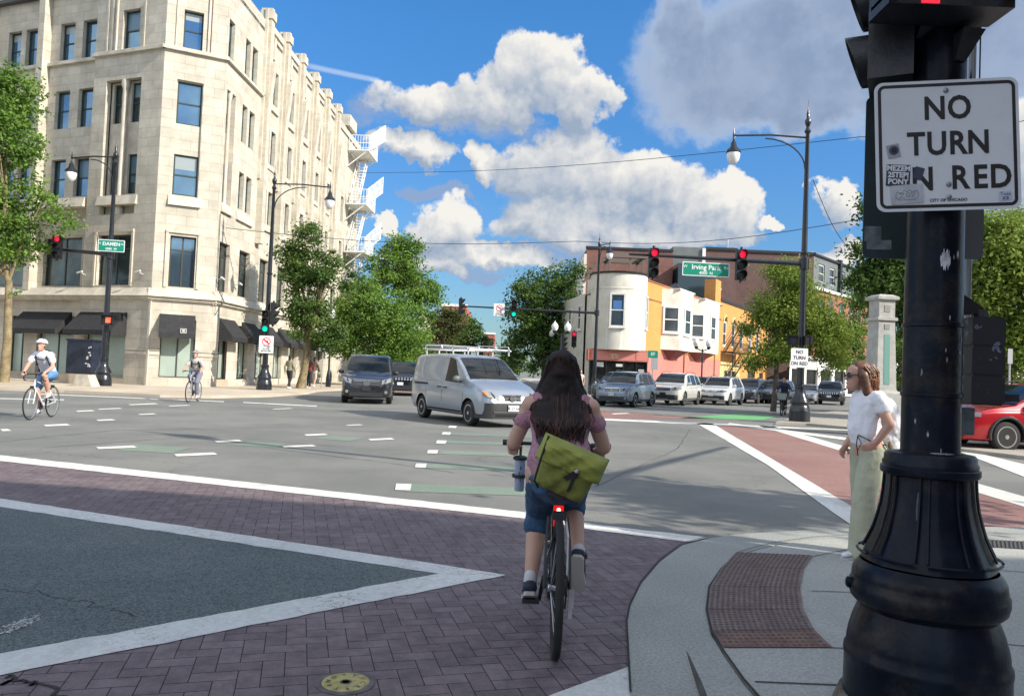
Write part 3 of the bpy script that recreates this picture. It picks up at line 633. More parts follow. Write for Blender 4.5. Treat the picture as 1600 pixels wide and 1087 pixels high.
# returning back walls and roof so the block is closed
pA, pB, pC = FL.p(25, 0), FR.p(e0 + 4, 0), FR.p(e0 + 4, 0) + Vector((-40, 0, 0))
rf = MB(); rf.slab([FL.p(.0, 0), FC.p(2.8, 0), pB, pC, pA], TOP - .7, TOP - .5); rf.build('roof', mat('roof_felt', (.08, .08, .08), .9), office, world=True)
bk = MB(); bk.quad(pB, pC, pC + Vector((0, 0, TOP)), pB + Vector((0, 0, TOP))); bk.quad(pC, pA, pA + Vector((0, 0, TOP)), pC + Vector((0, 0, TOP))); bk.build('rear_wall', STONE, office, world=True)
walls.build('wall', STONE, office, world=True, fix=False); trim.build('trim', STONE2, office, world=True); sill.build('cornice', STONE2, office, world=True)
def awning(F, s0, s1, zt=3.52, zb=2.62, dp=.78, d=0.0, spread=0.0):
    m_ = MB(); a, b = F.p(s0, zt, d), F.p(s1, zt, d); e, g = F.p(s1 + spread, zb, d + dp), F.p(s0 - spread, zb, d + dp); e2, g2 = e - Vector((0, 0, .24)), g - Vector((0, 0, .24)); a2, b2 = F.p(s0, zb - .24, d), F.p(s1, zb - .24, d)
    m_.quad(a, b, e, g); m_.quad(g, e, e2, g2); m_.add([a, g, g2, a2], [(0, 1, 2, 3)]); m_.add([b, e, e2, b2], [(0, 3, 2, 1)])
    q = m_.build('awning', AWN, office, world=True, fix=False)
    return q
awning(FL, 1.4, 4.45, dp=.9); awning(FL, 5.35, 8.8, dp=.9, d=-.3); awning(FL, 12.9, 16.2, dp=.9, d=-.3)
ca = awning(FC, .42, 2.0, dp=.8)
lm = MB(); 
for s_ in (1.32, 1.56): lm.fbox(FC, s_, s_ + .03, 2.62, 2.84, .83, .835)
for z_ in (2.62, 2.81): lm.fbox(FC, 1.35, 1.56, z_, z_ + .03, .83, .834)
lm.fbox(FC, 1.4, 1.52, 2.68, 2.78, .829, .834); lm.build('emblem', mat('pale_print', (.5, .5, .48), .7), ca, world=True)
for k in range(7): awning(FR, .75 + 2.95 * k, 2.75 + 2.95 * k, dp=.72)
for F, s_ in ((FL, .55), (FL, 4.25), (FR, .1), (FR, 2.4)):
    c_ = MB(); c_.tube([F.p(s_, 5.35, 0), F.p(s_, 5.42, .3)], .02, 6); c_.tube([F.p(s_ - .12, 5.48, .3), F.p(s_ + .16, 5.40, .34)], .05, 8)
    c_.build('floodlight', mat('pale_fixture', (.6, .6, .58), .5), office, world=True)
pp = MB(); pp.tube([FR.p(.05, 8.6, .06), FR.p(.05, 5, .06), FR.p(.05, 4.7, .36), FR.p(.05, 4.2, .36), FR.p(.05, 3.6, .05)], .018, 6); pp.build('conduit', BRONZE, office, world=True)
# white fire escape at the far end of the long face
fe = MB(); WH = mat('white_painted_steel', (.78, .78, .74), .5, var=.08, vscale=5)
s0, s1 = e0 - .6, e0 + 2.9
for z in (18.9, 14.5, 10.6, 7.2):
    fe.fbox(FR, s0, s1, z, z + .09, .1, 1.75)
    for s_ in (s0, s1):
        for k in range(8): fe.fbox(FR, s_ - .02, s_ + .02, z + .09, z + 1.25, .15 + k * .225, .175 + k * .225)
        for zz in (.6, 1.22): fe.fbox(FR, s_ - .025, s_ + .025, z + zz, z + zz + .05, .1, 1.75)
    for k in range(18): fe.fbox(FR, s0 + k * .2, s0 + k * .2 + .025, z + .09, z + 1.25, 1.72, 1.745)
    for zz in (.6, 1.22): fe.fbox(FR, s0, s1, z + zz, z + zz + .05, 1.71, 1.76)
    for s_ in (s0 + .1, s1 - .3): fe.tube([FR.p(s_, z - 1.3, .02), FR.p(s_, z, 1.6)], .045, 6)
def flight(za, zb, sa, sb, d0, d1, n=15):
    for d in (d0, d1):
        fe.hexa([FR.p(sa, za - .1, d), FR.p(sb, zb - .1, d), FR.p(sb, zb - .1, d + .05), FR.p(sa, za - .1, d + .05), FR.p(sa, za + .14, d), FR.p(sb, zb + .14, d), FR.p(sb, zb + .14, d + .05), FR.p(sa, za + .14, d + .05)])
        fe.tube([FR.p(sa, za + 1.0, d + .02), FR.p(sb, zb + 1.0, d + .02)], .03, 6)
    for k in range(n):
        t = (k + .5) / n; s_ = sa + (sb - sa) * t; z = za + (zb - za) * t
        fe.fbox(FR, s_ - .12, s_ + .12, z - .02, z + .03, d0 + .05, d1)
        if k % 3 == 0:
            for d in (d0, d1): fe.tube([FR.p(s_, z, d + .02), FR.p(s_, z + 1.0, d + .02)], .014, 4)
flight(18.9, 14.5, s1 - .3, s0 + .4, .25, 1.0); flight(14.5, 10.6, s1 - .3, s0 + .4, .25, 1.0); flight(10.6, 7.2, s1 - .3, s0 + .4, .25, 1.0); flight(7.2, 3.4, s1 - .3, s0 + .4, .25, 1.0)
for z in (18.9, 14.5, 10.6):                      # outer sloping screen panels
    for h_ in (0, .6, 1.2): fe.tube([FR.p(s0 + .2, z + .1 + h_, 1.8), FR.p(s0 + 2.6, z + 1.6 + h_ * 1.08, 2.5)], .045, 5)
    for k in range(13): t = k / 12; fe.tube([FR.p(lerp(s0 + .2, s0 + 2.6, t), lerp(z + .1, z + 1.6, t), lerp(1.8, 2.5, t)), FR.p(lerp(s0 + .2, s0 + 2.6, t), lerp(z + 1.3, z + 2.9, t), lerp(1.8, 2.5, t))], .03, 4)
fe.build('fire_escape', WH, office, world=True)

# utility cabinet and concrete blocks in front
u = at(118, 599, .1); b_ = MB()
cabinet = thing('utility_cabinet', 'dark navy utility cabinet on a concrete footing before the awning windows', 'utility cabinet', (u.x, u.y, .1))
fu = Face(u.x, u.y, -80, -1)
b_.fbox(fu, -.75, .55, .55, 2.05, -.6, 0); b_.fbox(fu, -.79, .59, 2.05, 2.12, -.64, .04); b_.build('body', mat('navy_cabinet', (.012, .018, .035), .45, var=.4, vscale=3), cabinet, world=True)
b_ = MB()
for k in range(14): 
    s_, z_ = -.72 + random.random() * .25, .8 + random.random() * 1.1; b_.fbox(fu, s_, s_ + .05 + random.random() * .06, z_, z_ + .06, .001, .006)
b_.build('sticker', mat('sticker_white', (.6, .6, .6), .6), cabinet, world=True)
b_ = MB(); b_.fbox(fu, -.9, .8, .1, .54, -.7, .1); b_.build('footing', STONE3, cabinet, world=True)
b_ = MB(); q = at(135, 603, .1)
b_ = MB().hexa([(q.x - .45, q.y - .25, .1), (q.x + .4, q.y - .35, .1), (q.x + .5, q.y + .15, .1), (q.x - .35, q.y + .25, .1), (q.x - .35, q.y - .2, .58), (q.x + .2, q.y - .3, .58), (q.x + .3, q.y + .1, .58), (q.x - .25, q.y + .2, .58)])
solo(b_, 'concrete_block', mat('pale_concrete', (.45, .41, .33), .85, var=.2, vscale=3), 'squat pale concrete block beside the dark utility cabinet', 'concrete block', (q.x, q.y, .1))
# ================================================================ BUILDINGS ON THE RIGHT AND FAR AWAY
CREAM = mat('cream_stucco', (.66, .63, .545), .85, var=.08, vscale=1.0, bump=.15, bscale=15, dirt=(.40, .38, .33), dscale=.9, damt=.55)
ORANGE = blocks('orange_painted_brick', (.60, .275, .07), (.66, .315, .09), (.47, .22, .07), .22, .075, .01, .85, .1)
PINK = blocks('pink_painted_brick', (.62, .19, .15), (.67, .22, .175), (.5, .16, .13), .22, .075, .01, .85, .1)
YELLOW = blocks('yellow_painted_brick', (.64, .50, .20), (.70, .55, .24), (.5, .4, .18), .22, .075, .01, .85, .12)
BROWN = blocks('brown_brick', (.19, .088, .07), (.235, .11, .085), (.13, .07, .06), .3, .1, .012, .85, .15)
BROWN2 = blocks('dark_brown_brick', (.12, .068, .06), (.15, .082, .07), (.09, .055, .05), .3, .1, .012, .85, .15)
REDB = blocks('red_brick', (.34, .10, .065), (.40, .13, .085), (.22, .12, .1), .3, .1, .012, .85, .15)
WHITE = mat('white_trim_paint', (.72, .71, .67), .6, var=.06, vscale=3)
BLACKM = mat('black_metal', (.012, .012, .014), .4)
GREYP = mat('grey_panel', (.13, .145, .145), .6, var=.1, vscale=1)
SHOPD = mat('dark_shop_front', (.014, .015, .016), .15, .2, var=.5, vscale=1.5)
BG = mat('building_window_glass', (.06, .075, .085), .08, .45, var=.5, vscale=.6)
corner = thing('corner_building', 'two storey cream building with a rounded corner turret and orange and pink side wall', 'building', (7.75, 56.8, .1))
TC = Vector((7.75, 56.8, 0)); TR_ = 2.08
def turret_wall(mb, c, r, a0, a1, z0, z1, opens=(), n=40, mi=0, dep=.14):
    for i in range(n):
        t0, t1 = a0 + (a1 - a0) * i / n, a0 + (a1 - a0) * (i + 1) / n; tm = math.degrees((t0 + t1) / 2)
        zs = [z0, z1]
        for o in opens:
            if o[0] < tm < o[1]: zs = [z0, o[2], o[3], z1]
        P_ = lambda t, z, rr=r: (c.x + rr * math.cos(t), c.y + rr * math.sin(t), z)
        for k in range(0, len(zs), 2): mb.quad(P_(t0, zs[k]), P_(t1, zs[k]), P_(t1, zs[k + 1]), P_(t0, zs[k + 1]), mi); mb.s[-1] = True
A_ = lambda d: R(d)
tops = [(-112, -86, 5.0, 7.35), (-28, -8, 5.0, 7.35)]
b_ = MB(); turret_wall(b_, TC, TR_, A_(-200), A_(20), 3.35, 8.85, tops, 66); b_.lathe([(0, 3.35), (TR_, 3.35)], TC, 48, cap=False); b_.build('turret', CREAM, corner, world=True)
b_ = MB(); b_.lathe([(TR_ - .2, 8.85), (TR_ + .1, 8.85), (TR_ + .12, 8.97), (0, 8.97)], TC, 48, sm=False); b_.build('turret_cap', BLACKM, corner, world=True)
b_ = MB(); b_.lathe([(TR_ + .0, 7.72), (TR_ + .03, 7.74), (TR_ + .03, 7.78), (TR_ + .0, 7.8)], TC, 48, cap=False); b_.build('moulding', CREAM, corner, world=True)
def win_frame(F, s0, s1, z0, z1, d, parent, tr=.12, fm=None, glass=None, world=True):
    g = MB(); g.fbox(F, s0 + tr, s1 - tr, z0 + tr, z1 - tr, d - .02, d + .02); wn = g.build('window', glass or BG, parent, world=world)
    f = MB(); f.fbox(F, s0, s0 + tr, z0, z1, d - .05, d + .08); f.fbox(F, s1 - tr, s1, z0, z1, d - .05, d + .08); f.fbox(F, s0 + tr, s1 - tr, z0, z0 + tr, d - .05, d + .08); f.fbox(F, s0 + tr, s1 - tr, z1 - tr, z1, d - .05, d + .08)
    f.fbox(F, s0 + tr, s1 - tr, (z0 + z1) / 2 - .04, (z0 + z1) / 2 + .04, d, d + .06); f.fbox(F, s0 - .04, s1 + .04, z0 - .08, z0, d - .05, d + .12)
    f.build('frame', fm or WHITE, wn, world=world); return wn
for a in (-99, -18):
    F_ = Face(TC.x + (TR_ - .06) * math.cos(R(a)), TC.y + (TR_ - .06) * math.sin(R(a)), 0, 1); F_.n = Vector((math.cos(R(a)), math.sin(R(a)), 0)); F_.u = Vector((-math.sin(R(a)), math.cos(R(a)), 0))
    w_ = .56 if a == -99 else .42
    win_frame(F_, -w_, w_, 4.95, 7.4, .06, corner, .13)
    if a == -99:
        pn = MB(); pn.fbox(F_, -.32, .32, 6.25, 6.85, .085, .09); pn.build('blind', mat('blue_sheet', (.06, .18, .42), .5), corner, world=True)
FS = Face(8.0, 55.0, 31, 1)
b_ = MB(); b_.wall(FS, 3.2, 24.6, 3.45, 8.85, [], .1, 0); b_.build('upper_wall', ORANGE, corner, world=True)
b_ = MB(); b_.wall(FS, 4.6, 24.6, .1, 3.45, [], .1, .01); b_.build('lower_wall', PINK, corner, world=True)
b_ = MB(); b_.fbox(FS, 3.4, 24.6, 8.85, 8.93, -.3, .08); b_.build('coping', mat('rust_coping', (.32, .12, .06), .7), corner, world=True)
def bay(s0, s1, z0, z1, dp, wins):
    b_ = MB(); a, b, c_, d_ = FS.p(s0, 0, 0), FS.p(s0 + 1.0, 0, dp), FS.p(s1 - 1.0, 0, dp), FS.p(s1, 0, 0); up = Vector((0, 0, 1))
    ring = [a, b, c_, d_]
    for p, q in zip(ring, ring[1:]): b_.quad(p + up * z0, q + up * z0, q + up * z1, p + up * z1)
    b_.add([q + up * z1 for q in ring], [(0, 1, 2, 3)]); b_.add([q + up * z0 for q in ring], [(3, 2, 1, 0)])
    bo = b_.build('bay', CREAM, corner, world=True)
    t = MB(); lw = [FS.p(s0 + .5, z0, 0), FS.p(s0 + 1.1, z0, dp * .8), FS.p(s1 - 1.1, z0, dp * .8), FS.p(s1 - .5, z0, 0)]; l2 = [FS.p((s0 + s1) / 2 - .9, z0 - .75, 0), FS.p((s0 + s1) / 2 - .5, z0 - .75, .15), FS.p((s0 + s1) / 2 + .5, z0 - .75, .15), FS.p((s0 + s1) / 2 + .9, z0 - .75, 0)]
    t.loft([lw, l2], 0, True, False); t.build('corbel', mat('maroon_corbel', (.16, .05, .045), .8), corner, world=True)
    c2 = MB(); c2.fbox(FS, s0 + .6, s1 - .6, z1, z1 + .1, -.2, dp + .03); c2.build('bay_cap', WHITE, corner, world=True)
    F1 = Face(b.x, b.y, 31, 1); L_ = s1 - s0 - 2.0; win_frame(F1, L_ / 2 - .75, L_ / 2 + .85, 5.0, 7.25, .02, bo, .17)
    u = (b - a).normalized(); F2 = Face(a.x, a.y, math.degrees(math.atan2(u.x, u.y)), 1); l_ = (b - a).length; win_frame(F2, .12, l_ - .1, 5.1, 7.25, .02, bo, .14)
bay(7.5, 12.6, 3.75, 8.6, 1.25, 1); bay(14.2, 20.4, 3.85, 8.5, 1.25, 1)
dp_ = MB(); dp_.tube([FS.p(13.3, 8.8, .08), FS.p(13.3, .3, .08)], .06, 6); dp_.tube([FS.p(13.9, 8.8, .08), FS.p(13.9, 3.5, .08)], .05, 6); dp_.tube([FS.p(22.4, 8.8, .08), FS.p(22.4, .3, .08)], .05, 6); dp_.build('downpipe', mat('rust_pipe', (.30, .12, .06), .7), corner, world=True)
ch = MB(); ch.fbox(FS, 22.6, 24.4, 8.8, 11.3, -1.2, -.1); ch.build('chimney', ORANGE, corner, world=True)
b_ = MB(); b_.fbox(FS, 16.5, 19.5, 8.9, 10.0, -3.6, -1.6); rr = [FS.p(15.8, 8.95, -1.3), FS.p(20.5, 8.95, -1.3), FS.p(20.5, 8.95, -4), FS.p(15.8, 8.95, -4)]
b_ = MB(); ap = FS.p(18.1, 10.4, -2.6); 
for q in rr: b_.tube([q, ap], .05, 5)
for i in range(4): b_.tube([rr[i], rr[(i + 1) % 4]], .05, 5)
b_.add(rr + [ap], [(0, 1, 4), (1, 2, 4), (2, 3, 4), (3, 0, 4)], 1); b_.build('skylight', [BLACKM, BG], corner, world=True, fix=False)
# shop front under the turret
b_ = MB(); f0_ = TC + Vector((-TR_, -TR_ * .55, 0)); f1_ = TC + Vector((TR_ * .98, -TR_ * .62, 0)); FT = Face(f0_.x, f0_.y, 90 - math.degrees(math.atan2(f1_.y - f0_.y, f1_.x - f0_.x)), 1); wd = (f1_ - f0_).length
b_.fbox(FT, 0, wd, .1, 2.55, -2.5, 0); b_.build('shop_front', SHOPD, corner, world=True)
b_ = MB(); b_.fbox(FT, -.15, wd + .1, 2.55, 3.38, -2.5, .12); sg = b_.build('fascia', mat('faded_red_fascia', (.52, .16, .115), .6, var=.15, vscale=2), corner, world=True)
b_ = MB(); b_.fbox(FT, .1, wd - .9, 2.62, 3.25, .125, .14); b_.fbox(FT, wd - .8, wd, 2.62, 3.25, .125, .14); b_.build('sign_panel', mat('pink_panel', (.62, .235, .19), .5), sg, world=True)
b_ = MB(); c_ = FT.p(1.75, 2.95, .15)
for p, q, r_ in [((-.35, .08), (.35, .08), .07), ((-.18, -.2), (.18, -.2), .0), ((-.2, -.22), (-.2, .14), .06), ((.2, -.22), (.2, .14), .06), ((-.1, -.22), (-.1, .14), .08), ((.1, -.22), (.1, .14), .08)]:
    if r_: b_.tube([c_ + FT.u * p[0] + Vector((0, 0, p[1])), c_ + FT.u * q[0] + Vector((0, 0, q[1]))], r_, 6)
b_.build('shirt_emblem', mat('peach_emblem', (.72, .42, .3), .6), sg, world=True)
b_ = MB(); b_.fbox(FT, .35, 1.0, 2.1, 2.42, .01, .03); b_.fbox(FT, 1.9, 2.4, 2.15, 2.35, .01, .03); b_.fbox(FT, wd - .6, wd - .2, .9, 2.0, .01, .03); b_.build('notice', mat('white_notice', (.6, .6, .58), .6), corner, world=True)
b_ = MB()
for s_ in (0, 1.2, 2.45, wd - .75, wd): b_.fbox(FT, s_ - .04, s_ + .04, .1, 2.55, .0, .06)
b_.build('mullion', BLACKM, corner, world=True)
# left side wall running back
FLw = Face(TC.x - TR_ + .05, TC.y - .3, 351.5, -1)
b_ = MB(); b_.wall(FLw, 0, 1.4, 3.2, 8.6, [], .1); b_.wall(FLw, 1.4, 12, .1, 7.6, [], .1, .15); b_.wall(FLw, 0, 1.4, .1, 3.2, [], .1, 0); b_.build('side_wall', CREAM, corner, world=True)
for s_ in (2.3, 5.6, 8.8): win_frame(FLw, s_, s_ + 1.0, 4.9, 6.8, .16, corner, .12)
b_ = MB(); p0, p1, p2, p3 = FS.p(3.2, 0), FS.p(24.6, 0), FS.p(24.6, 0, -9), FLw.p(12, 0)
b_.slab([p0, p1, p2, p3, FLw.p(0, 0)], 7.4, 7.55); b_.quad(p1, p2, p2 + Vector((0, 0, 8.8)), p1 + Vector((0, 0, 8.8))); b_.quad(p2, p3, p3 + Vector((0, 0, 7.6)), p2 + Vector((0, 0, 7.6))); b_.build('roof', mat('roof_felt', (0, 0, 0)), corner, world=True)
# roof terrace frame behind the parapet
b_ = MB(); tx0 = deep(952, 436, 62); tx1 = deep(1004, 438, 62); fz = 7.5
for x_ in (tx0.x, tx1.x, (tx0.x + tx1.x) / 2 + .3): b_.box(x_ - .08, x_ + .08, 61.9, 62.1, fz, 11.35)
for x_ in (tx0.x, tx1.x): b_.box(x_ - .08, x_ + .08, 64.9, 65.1, fz, 11.3)
b_.box(tx0.x - .3, tx1.x + .3, 61.8, 62.15, 11.05, 11.45); b_.box(tx0.x - .3, tx1.x + .3, 64.8, 65.15, 11.05, 11.4); b_.box(tx0.x, tx1.x, 61.95, 62.05, 9.2, 9.35)
for x_ in (tx0.x, tx1.x): b_.box(x_ - .15, x_ + .15, 62, 65, 11.1, 11.35)
b_.tube([(tx0.x - 2.1, 62, 8.9), (tx0.x - 1.2, 62, 10.3), (tx0.x, 62, 11.2)], .12, 6)
b_.build('roof_terrace_frame', mat('grey_timber', (.14, .115, .10), .8), corner, world=True)

# yellow building next along
yel = thing('brick_building', 'low yellow painted brick building with arched windows and black iron stairs', 'building', (*FS.p(24.6, 0)[:2], .1))
wn = [(26.2, 27.4), (29.4, 30.7), (32.6, 34), (36.5, 37.9), (40, 41.4)]
b_ = MB(); b_.wall(FS, 24.6, 46, 3.2, 9.4, [(a, b, 5.0, 7.9) for a, b in wn], .15, -.25); b_.wall(FS, 33, 46, .1, 3.2, [(37, 40, .4, 2.6), (42, 44, .4, 2.6)], .2, -.25)
b_.build('wall', ORANGE, yel, world=True)
b_ = MB(); b_.wall(FS, 24.6, 33, .1, 3.2, [(27, 31.4, .3, 2.5)], .2, -.22); b_.fbox(FS, 24.7, 33.2, 3.1, 3.35, -.2, -.05); b_.build('lower_wall', YELLOW, yel, world=True)
for a, b in wn:
    win_frame(FS, a, b, 5.0, 7.5, -.36, yel, .14)
    ar = MB(); m_ = (a + b) / 2; r_ = (b - a) / 2 + .15
    pts = [FS.p(m_ + r_ * math.cos(t), 7.45 + .6 * math.sin(t), -.2) for t in [PI * k / 10 for k in range(11)]]; ar.tube(pts, .12, 5); ar.build('arch', YELLOW, yel, world=True)
b_ = MB(); b_.fbox(FS, 27.1, 31.3, .35, 2.45, -.42, -.38); b_.fbox(FS, 37, 40, .4, 2.6, -.45, -.42); b_.fbox(FS, 42, 44, .4, 2.6, -.45, -.42); b_.build('shop_window', SHOPD, yel, world=True)
b_ = MB(); b_.fbox(FS, 28.5, 28.6, .3, 2.5, -.38, -.3); b_.fbox(FS, 29.9, 30.0, .3, 2.5, -.38, -.3); b_.build('mullion', WHITE, yel, world=True)
b_ = MB(); b_.fbox(FS, 24.6, 46, 9.4, 9.65, -.6, -.1); b_.build('cornice', BLACKM, yel, world=True)
b_ = MB(); b_.slab([FS.p(24.6, 0, -.3), FS.p(46, 0, -.3), FS.p(46, 0, -6), FS.p(24.6, 0, -6)], 9.0, 9.2); b_.quad(FS.p(46, 0, -.25), FS.p(46, 0, -6), FS.p(46, 9.4, -6), FS.p(46, 9.4, -.25)); b_.build('roof', mat('roof_felt', (0, 0, 0)), yel, world=True)
b_ = MB(); v0_ = FS.p(26.5, 9.2, -1); b_.lathe([(.16, 0), (.16, .9), (.3, .95), (.3, 1.2), (.12, 1.4), (.34, 1.45), (.34, 1.65)], v0_, 12); b_.build('roof_vent', WHITE, yel, world=True)
fe = MB()
for z in (3.6, 5.0): pass
s0, s1, z = 24.9, 31.5, 4.3
fe.fbox(FS, s0, s1, z, z + .08, -.1, 1.2)
for k in range(20): fe.fbox(FS, s0 + k * .34, s0 + k * .34 + .04, z, z + 1.0, 1.15, 1.19)
for zz in (.5, 1.0): fe.fbox(FS, s0, s1, z + zz, z + zz + .05, 1.14, 1.2)
for a, b, za, zb in ((31.5, 26.5, 4.3, 2.0), (25.5, 30.5, 4.3, 7.0)):
    for d in (.2, 1.0):
        fe.tube([FS.p(a, za, d), FS.p(b, zb, d)], .07, 5); fe.tube([FS.p(a, za + .9, d), FS.p(b, zb + .9, d)], .035, 5)
    for k in range(14): t = (k + .5) / 14; fe.fbox(FS, a + (b - a) * t - .12, a + (b - a) * t + .12, za + (zb - za) * t - .02, za + (zb - za) * t + .03, .2, 1.0)
for s_ in (25, 31.3): fe.tube([FS.p(s_, z, 1.1), FS.p(s_, .1, 1.1)], .05, 5)
fe.build('iron_stair', BLACKM, yel, world=True)

# big brown block behind
def pxbox(mb, x0, x1, ytop, Y, dep, mi=0, z0=0):
    a, b = deep(x0, ytop, Y), deep(x1, ytop, Y); z = (a.z + b.z) / 2; mb.box(a.x, b.x, Y, Y + dep, z0, z, mi); return a.x, b.x, z
brown = thing('apartment_building', 'large brown brick block rising behind the rounded cream corner building', 'building', (12, 84, 0))
b_ = MB(); xa, xb, zt = pxbox(b_, 917, 1052, 391, 80, 26); b_.build('wall', BROWN, brown, world=True)
b_ = MB(); b_.box(xa - .1, xb, 79.9, 80.3, zt, zt + .25); b_.build('coping', BLACKM, brown, world=True)
b_ = MB(); b_.box(xa - .3, xa + .0, 79.8, 90, zt - 5.2, zt - .6); b_.build('edge_trim', CREAM, brown, world=True)
b_ = MB(); pxbox(b_, 1052, 1098, 386, 83, 14); b_.build('stair_tower', GREYP, brown, world=True)
b_ = MB(); pxbox(b_, 1098, 1103, 388, 82.8, 14); b_.build('tower_edge', WHITE, brown, world=True)
b_ = MB(); pxbox(b_, 1060, 1118, 412, 78.5, 4); b_.build('glazed_stairwell', mat('dark_teal_glass', (.035, .06, .075), .15, .4), brown, world=True)
b_ = MB(); pxbox(b_, 1103, 1152, 391, 100, 16); b_.build('wing', BROWN2, brown, world=True)
b_ = MB(); x0_, x1_, z_1 = pxbox(b_, 1150, 1272, 396, 106, 22); b_.build('long_wing', BROWN2, brown, world=True)
b_ = MB(); b_.box(x0_ - .1, x1_ + .2, 105.8, 106.2, z_1, z_1 + .35); b_.build('coping', BLACKM, brown, world=True); b_ = MB(); q = deep(1125, 391, 100); b_.box(deep(1102, 390, 100).x, deep(1152, 390, 100).x, 99.8, 100.1, q.z, q.z + .35)
b_.build('coping', BLACKM, brown, world=True)
an = MB(); q = deep(1137, 392, 101); an.tube([q, q + Vector((0, 0, 1.6))], .05, 5); an.tube([q + Vector((-1.6, 0, -.2)), q + Vector((.3, 0, 1.2))], .04, 5); an.tube([q + Vector((.7, 0, 0)), q + Vector((-.1, 0, 1.0))], .04, 5); an.build('antenna', mat('galvanised_steel', (.42, .43, .44), .45, .6), brown, world=True)
FB = Face(x1_, 106, 42, 1); zc = z_1
b_ = MB(); b_.wall(FB, 0, 30, zc - 4.4, zc, [(2 + k * 4.2, 4.2 + k * 4.2, zc - 3.4, zc - .9) for k in range(6)], .3); b_.build('top_storey', GREYP, brown, world=True)
b_ = MB(); b_.wall(FB, 0, 30, 0, zc - 4.7, [(2 + k * 4.2, 4.2 + k * 4.2, zc - 8, zc - 5.6) for k in range(6)] + [(2 + k * 4.2, 4.2 + k * 4.2, zc - 11.6, zc - 9.2) for k in range(6)], .3); b_.build('side_wall', REDB, brown, world=True)
b_ = MB(); b_.fbox(FB, -.2, 30, zc - 4.7, zc - 4.3, -.4, .35); b_.build('cornice', WHITE, brown, world=True)
b_ = MB(); b_.fbox(FB, 9.5, 10.3, zc - 4.3, zc + .6, -.4, .4); b_.fbox(FB, 20, 21, zc - 4.3, zc + .6, -.4, .4); b_.fbox(FB, -.2, 30, zc, zc + .25, -.4, .3); b_.build('pilaster', BLACKM, brown, world=True)
for k in range(6):
    for z0_ in (zc - 3.4, zc - 8, zc - 11.6): win_frame(FB, 2 + k * 4.2, 4.2 + k * 4.2, z0_, z0_ + 2.4, -.22, brown, .1)

# white shop row further right
FW = Face(27.0, 88.0, 55, 1)
row = thing('shop_row', 'white columned shop row with dark windows beyond the leafy street tree', 'building', (27, 88, .1))
b_ = MB(); b_.wall(FW, 8, 42, .1, 4.6, [(8.4 + k * 3.0, 10.8 + k * 3.0, .4, 3.3) for k in range(11)], .3); b_.fbox(FW, 8, 42, 4.6, 4.9, -.4, .35); b_.slab([FW.p(8, 0), FW.p(42, 0), FW.p(42, 0, -6), FW.p(8, 0, -6)], 4.3, 4.4); b_.build('wall', WHITE, row, world=True)
b_ = MB(); b_.fbox(FW, 8, 42, .2, 3.4, -.36, -.31); b_.build('shop_window', SHOPD, row, world=True)
b_ = MB(); b_.wall(FW, 17, 42, 4.9, 9.2, [(18 + k * 4, 19.8 + k * 4, 6.2, 8.4) for k in range(6)], .25, -.5); b_.build('upper_wall', REDB, row, world=True)
for k in range(6):
    for z0_ in (6.2,): win_frame(FW, 18 + k * 4, 19.8 + k * 4, z0_, z0_ + 2.2, -.68, row, .1)

# red brick blocks far down the street
def far_block(name, label, x0, x1, ytop, Y, dep, m, rows, cols, cap=None, group=None):
    t = thing(name, label, 'building', (deep(x0, 580, Y).x, Y, 0), group=group); mb = MB(); a, b = deep(x0, ytop, Y), deep(x1, ytop, Y); z = a.z; F_ = Face(a.x, Y, 90, 1); L_ = b.x - a.x
    op = []
    for i in range(cols):
        for j in range(rows): s_ = L_ * (i + .5) / cols; h_ = z / rows; op.append((s_ - L_ / cols * .28, s_ + L_ / cols * .28, h_ * j + h_ * .3, h_ * j + h_ * .82))
    mb.wall(F_, 0, L_, 0, z, op, .3); mb.quad(b * 1, Vector((b.x, Y, 0)), Vector((b.x, Y + dep, 0)), Vector((b.x, Y + dep, z))); mb.quad(Vector((a.x, Y, z)), Vector((a.x, Y, 0)), Vector((a.x, Y + dep, 0)), Vector((a.x, Y + dep, z))); mb.quad(Vector((a.x, Y, z - .3)), Vector((b.x, Y, z - .3)), Vector((b.x, Y + dep, z - .3)), Vector((a.x, Y + dep, z - .3)))
    mb.v[-8:] = mb.v[-8:]; mb.build('wall', m, t, world=True, fix=False)
    g = MB(); g.box(a.x + .1, b.x - .1, Y + .25, Y + .29, .3, z - .3); g.build('window', BG, t, world=True)
    if cap: c2 = MB(); c2.box(a.x - .2, b.x + .2, Y - .2, Y + .3, z, z + .5); c2.build('cornice', cap, t, world=True)
    return t
far_block('brick_building', 'tall red brick block far down the street behind the signal', 690, 729, 478, 150, 20, REDB, 5, 4, WHITE)
far_block('brick_building', 'narrow red and white brick house front showing between street trees left of the van roof', 672, 696, 502, 120, 14, REDB, 4, 3, CREAM)
far_block('brick_building', 'small distant red brick house low above the van roof', 757, 773, 522, 200, 12, REDB, 2, 2, WHITE)
far_block('brick_building', 'cream fronted building hidden behind the trees left of the street', 655, 676, 487, 130, 14, CREAM, 4, 2)
far_block('office_building', 'grey fronted shop house seen between the left street trees', 700, 716, 500, 119, 14, GREYP, 4, 2)
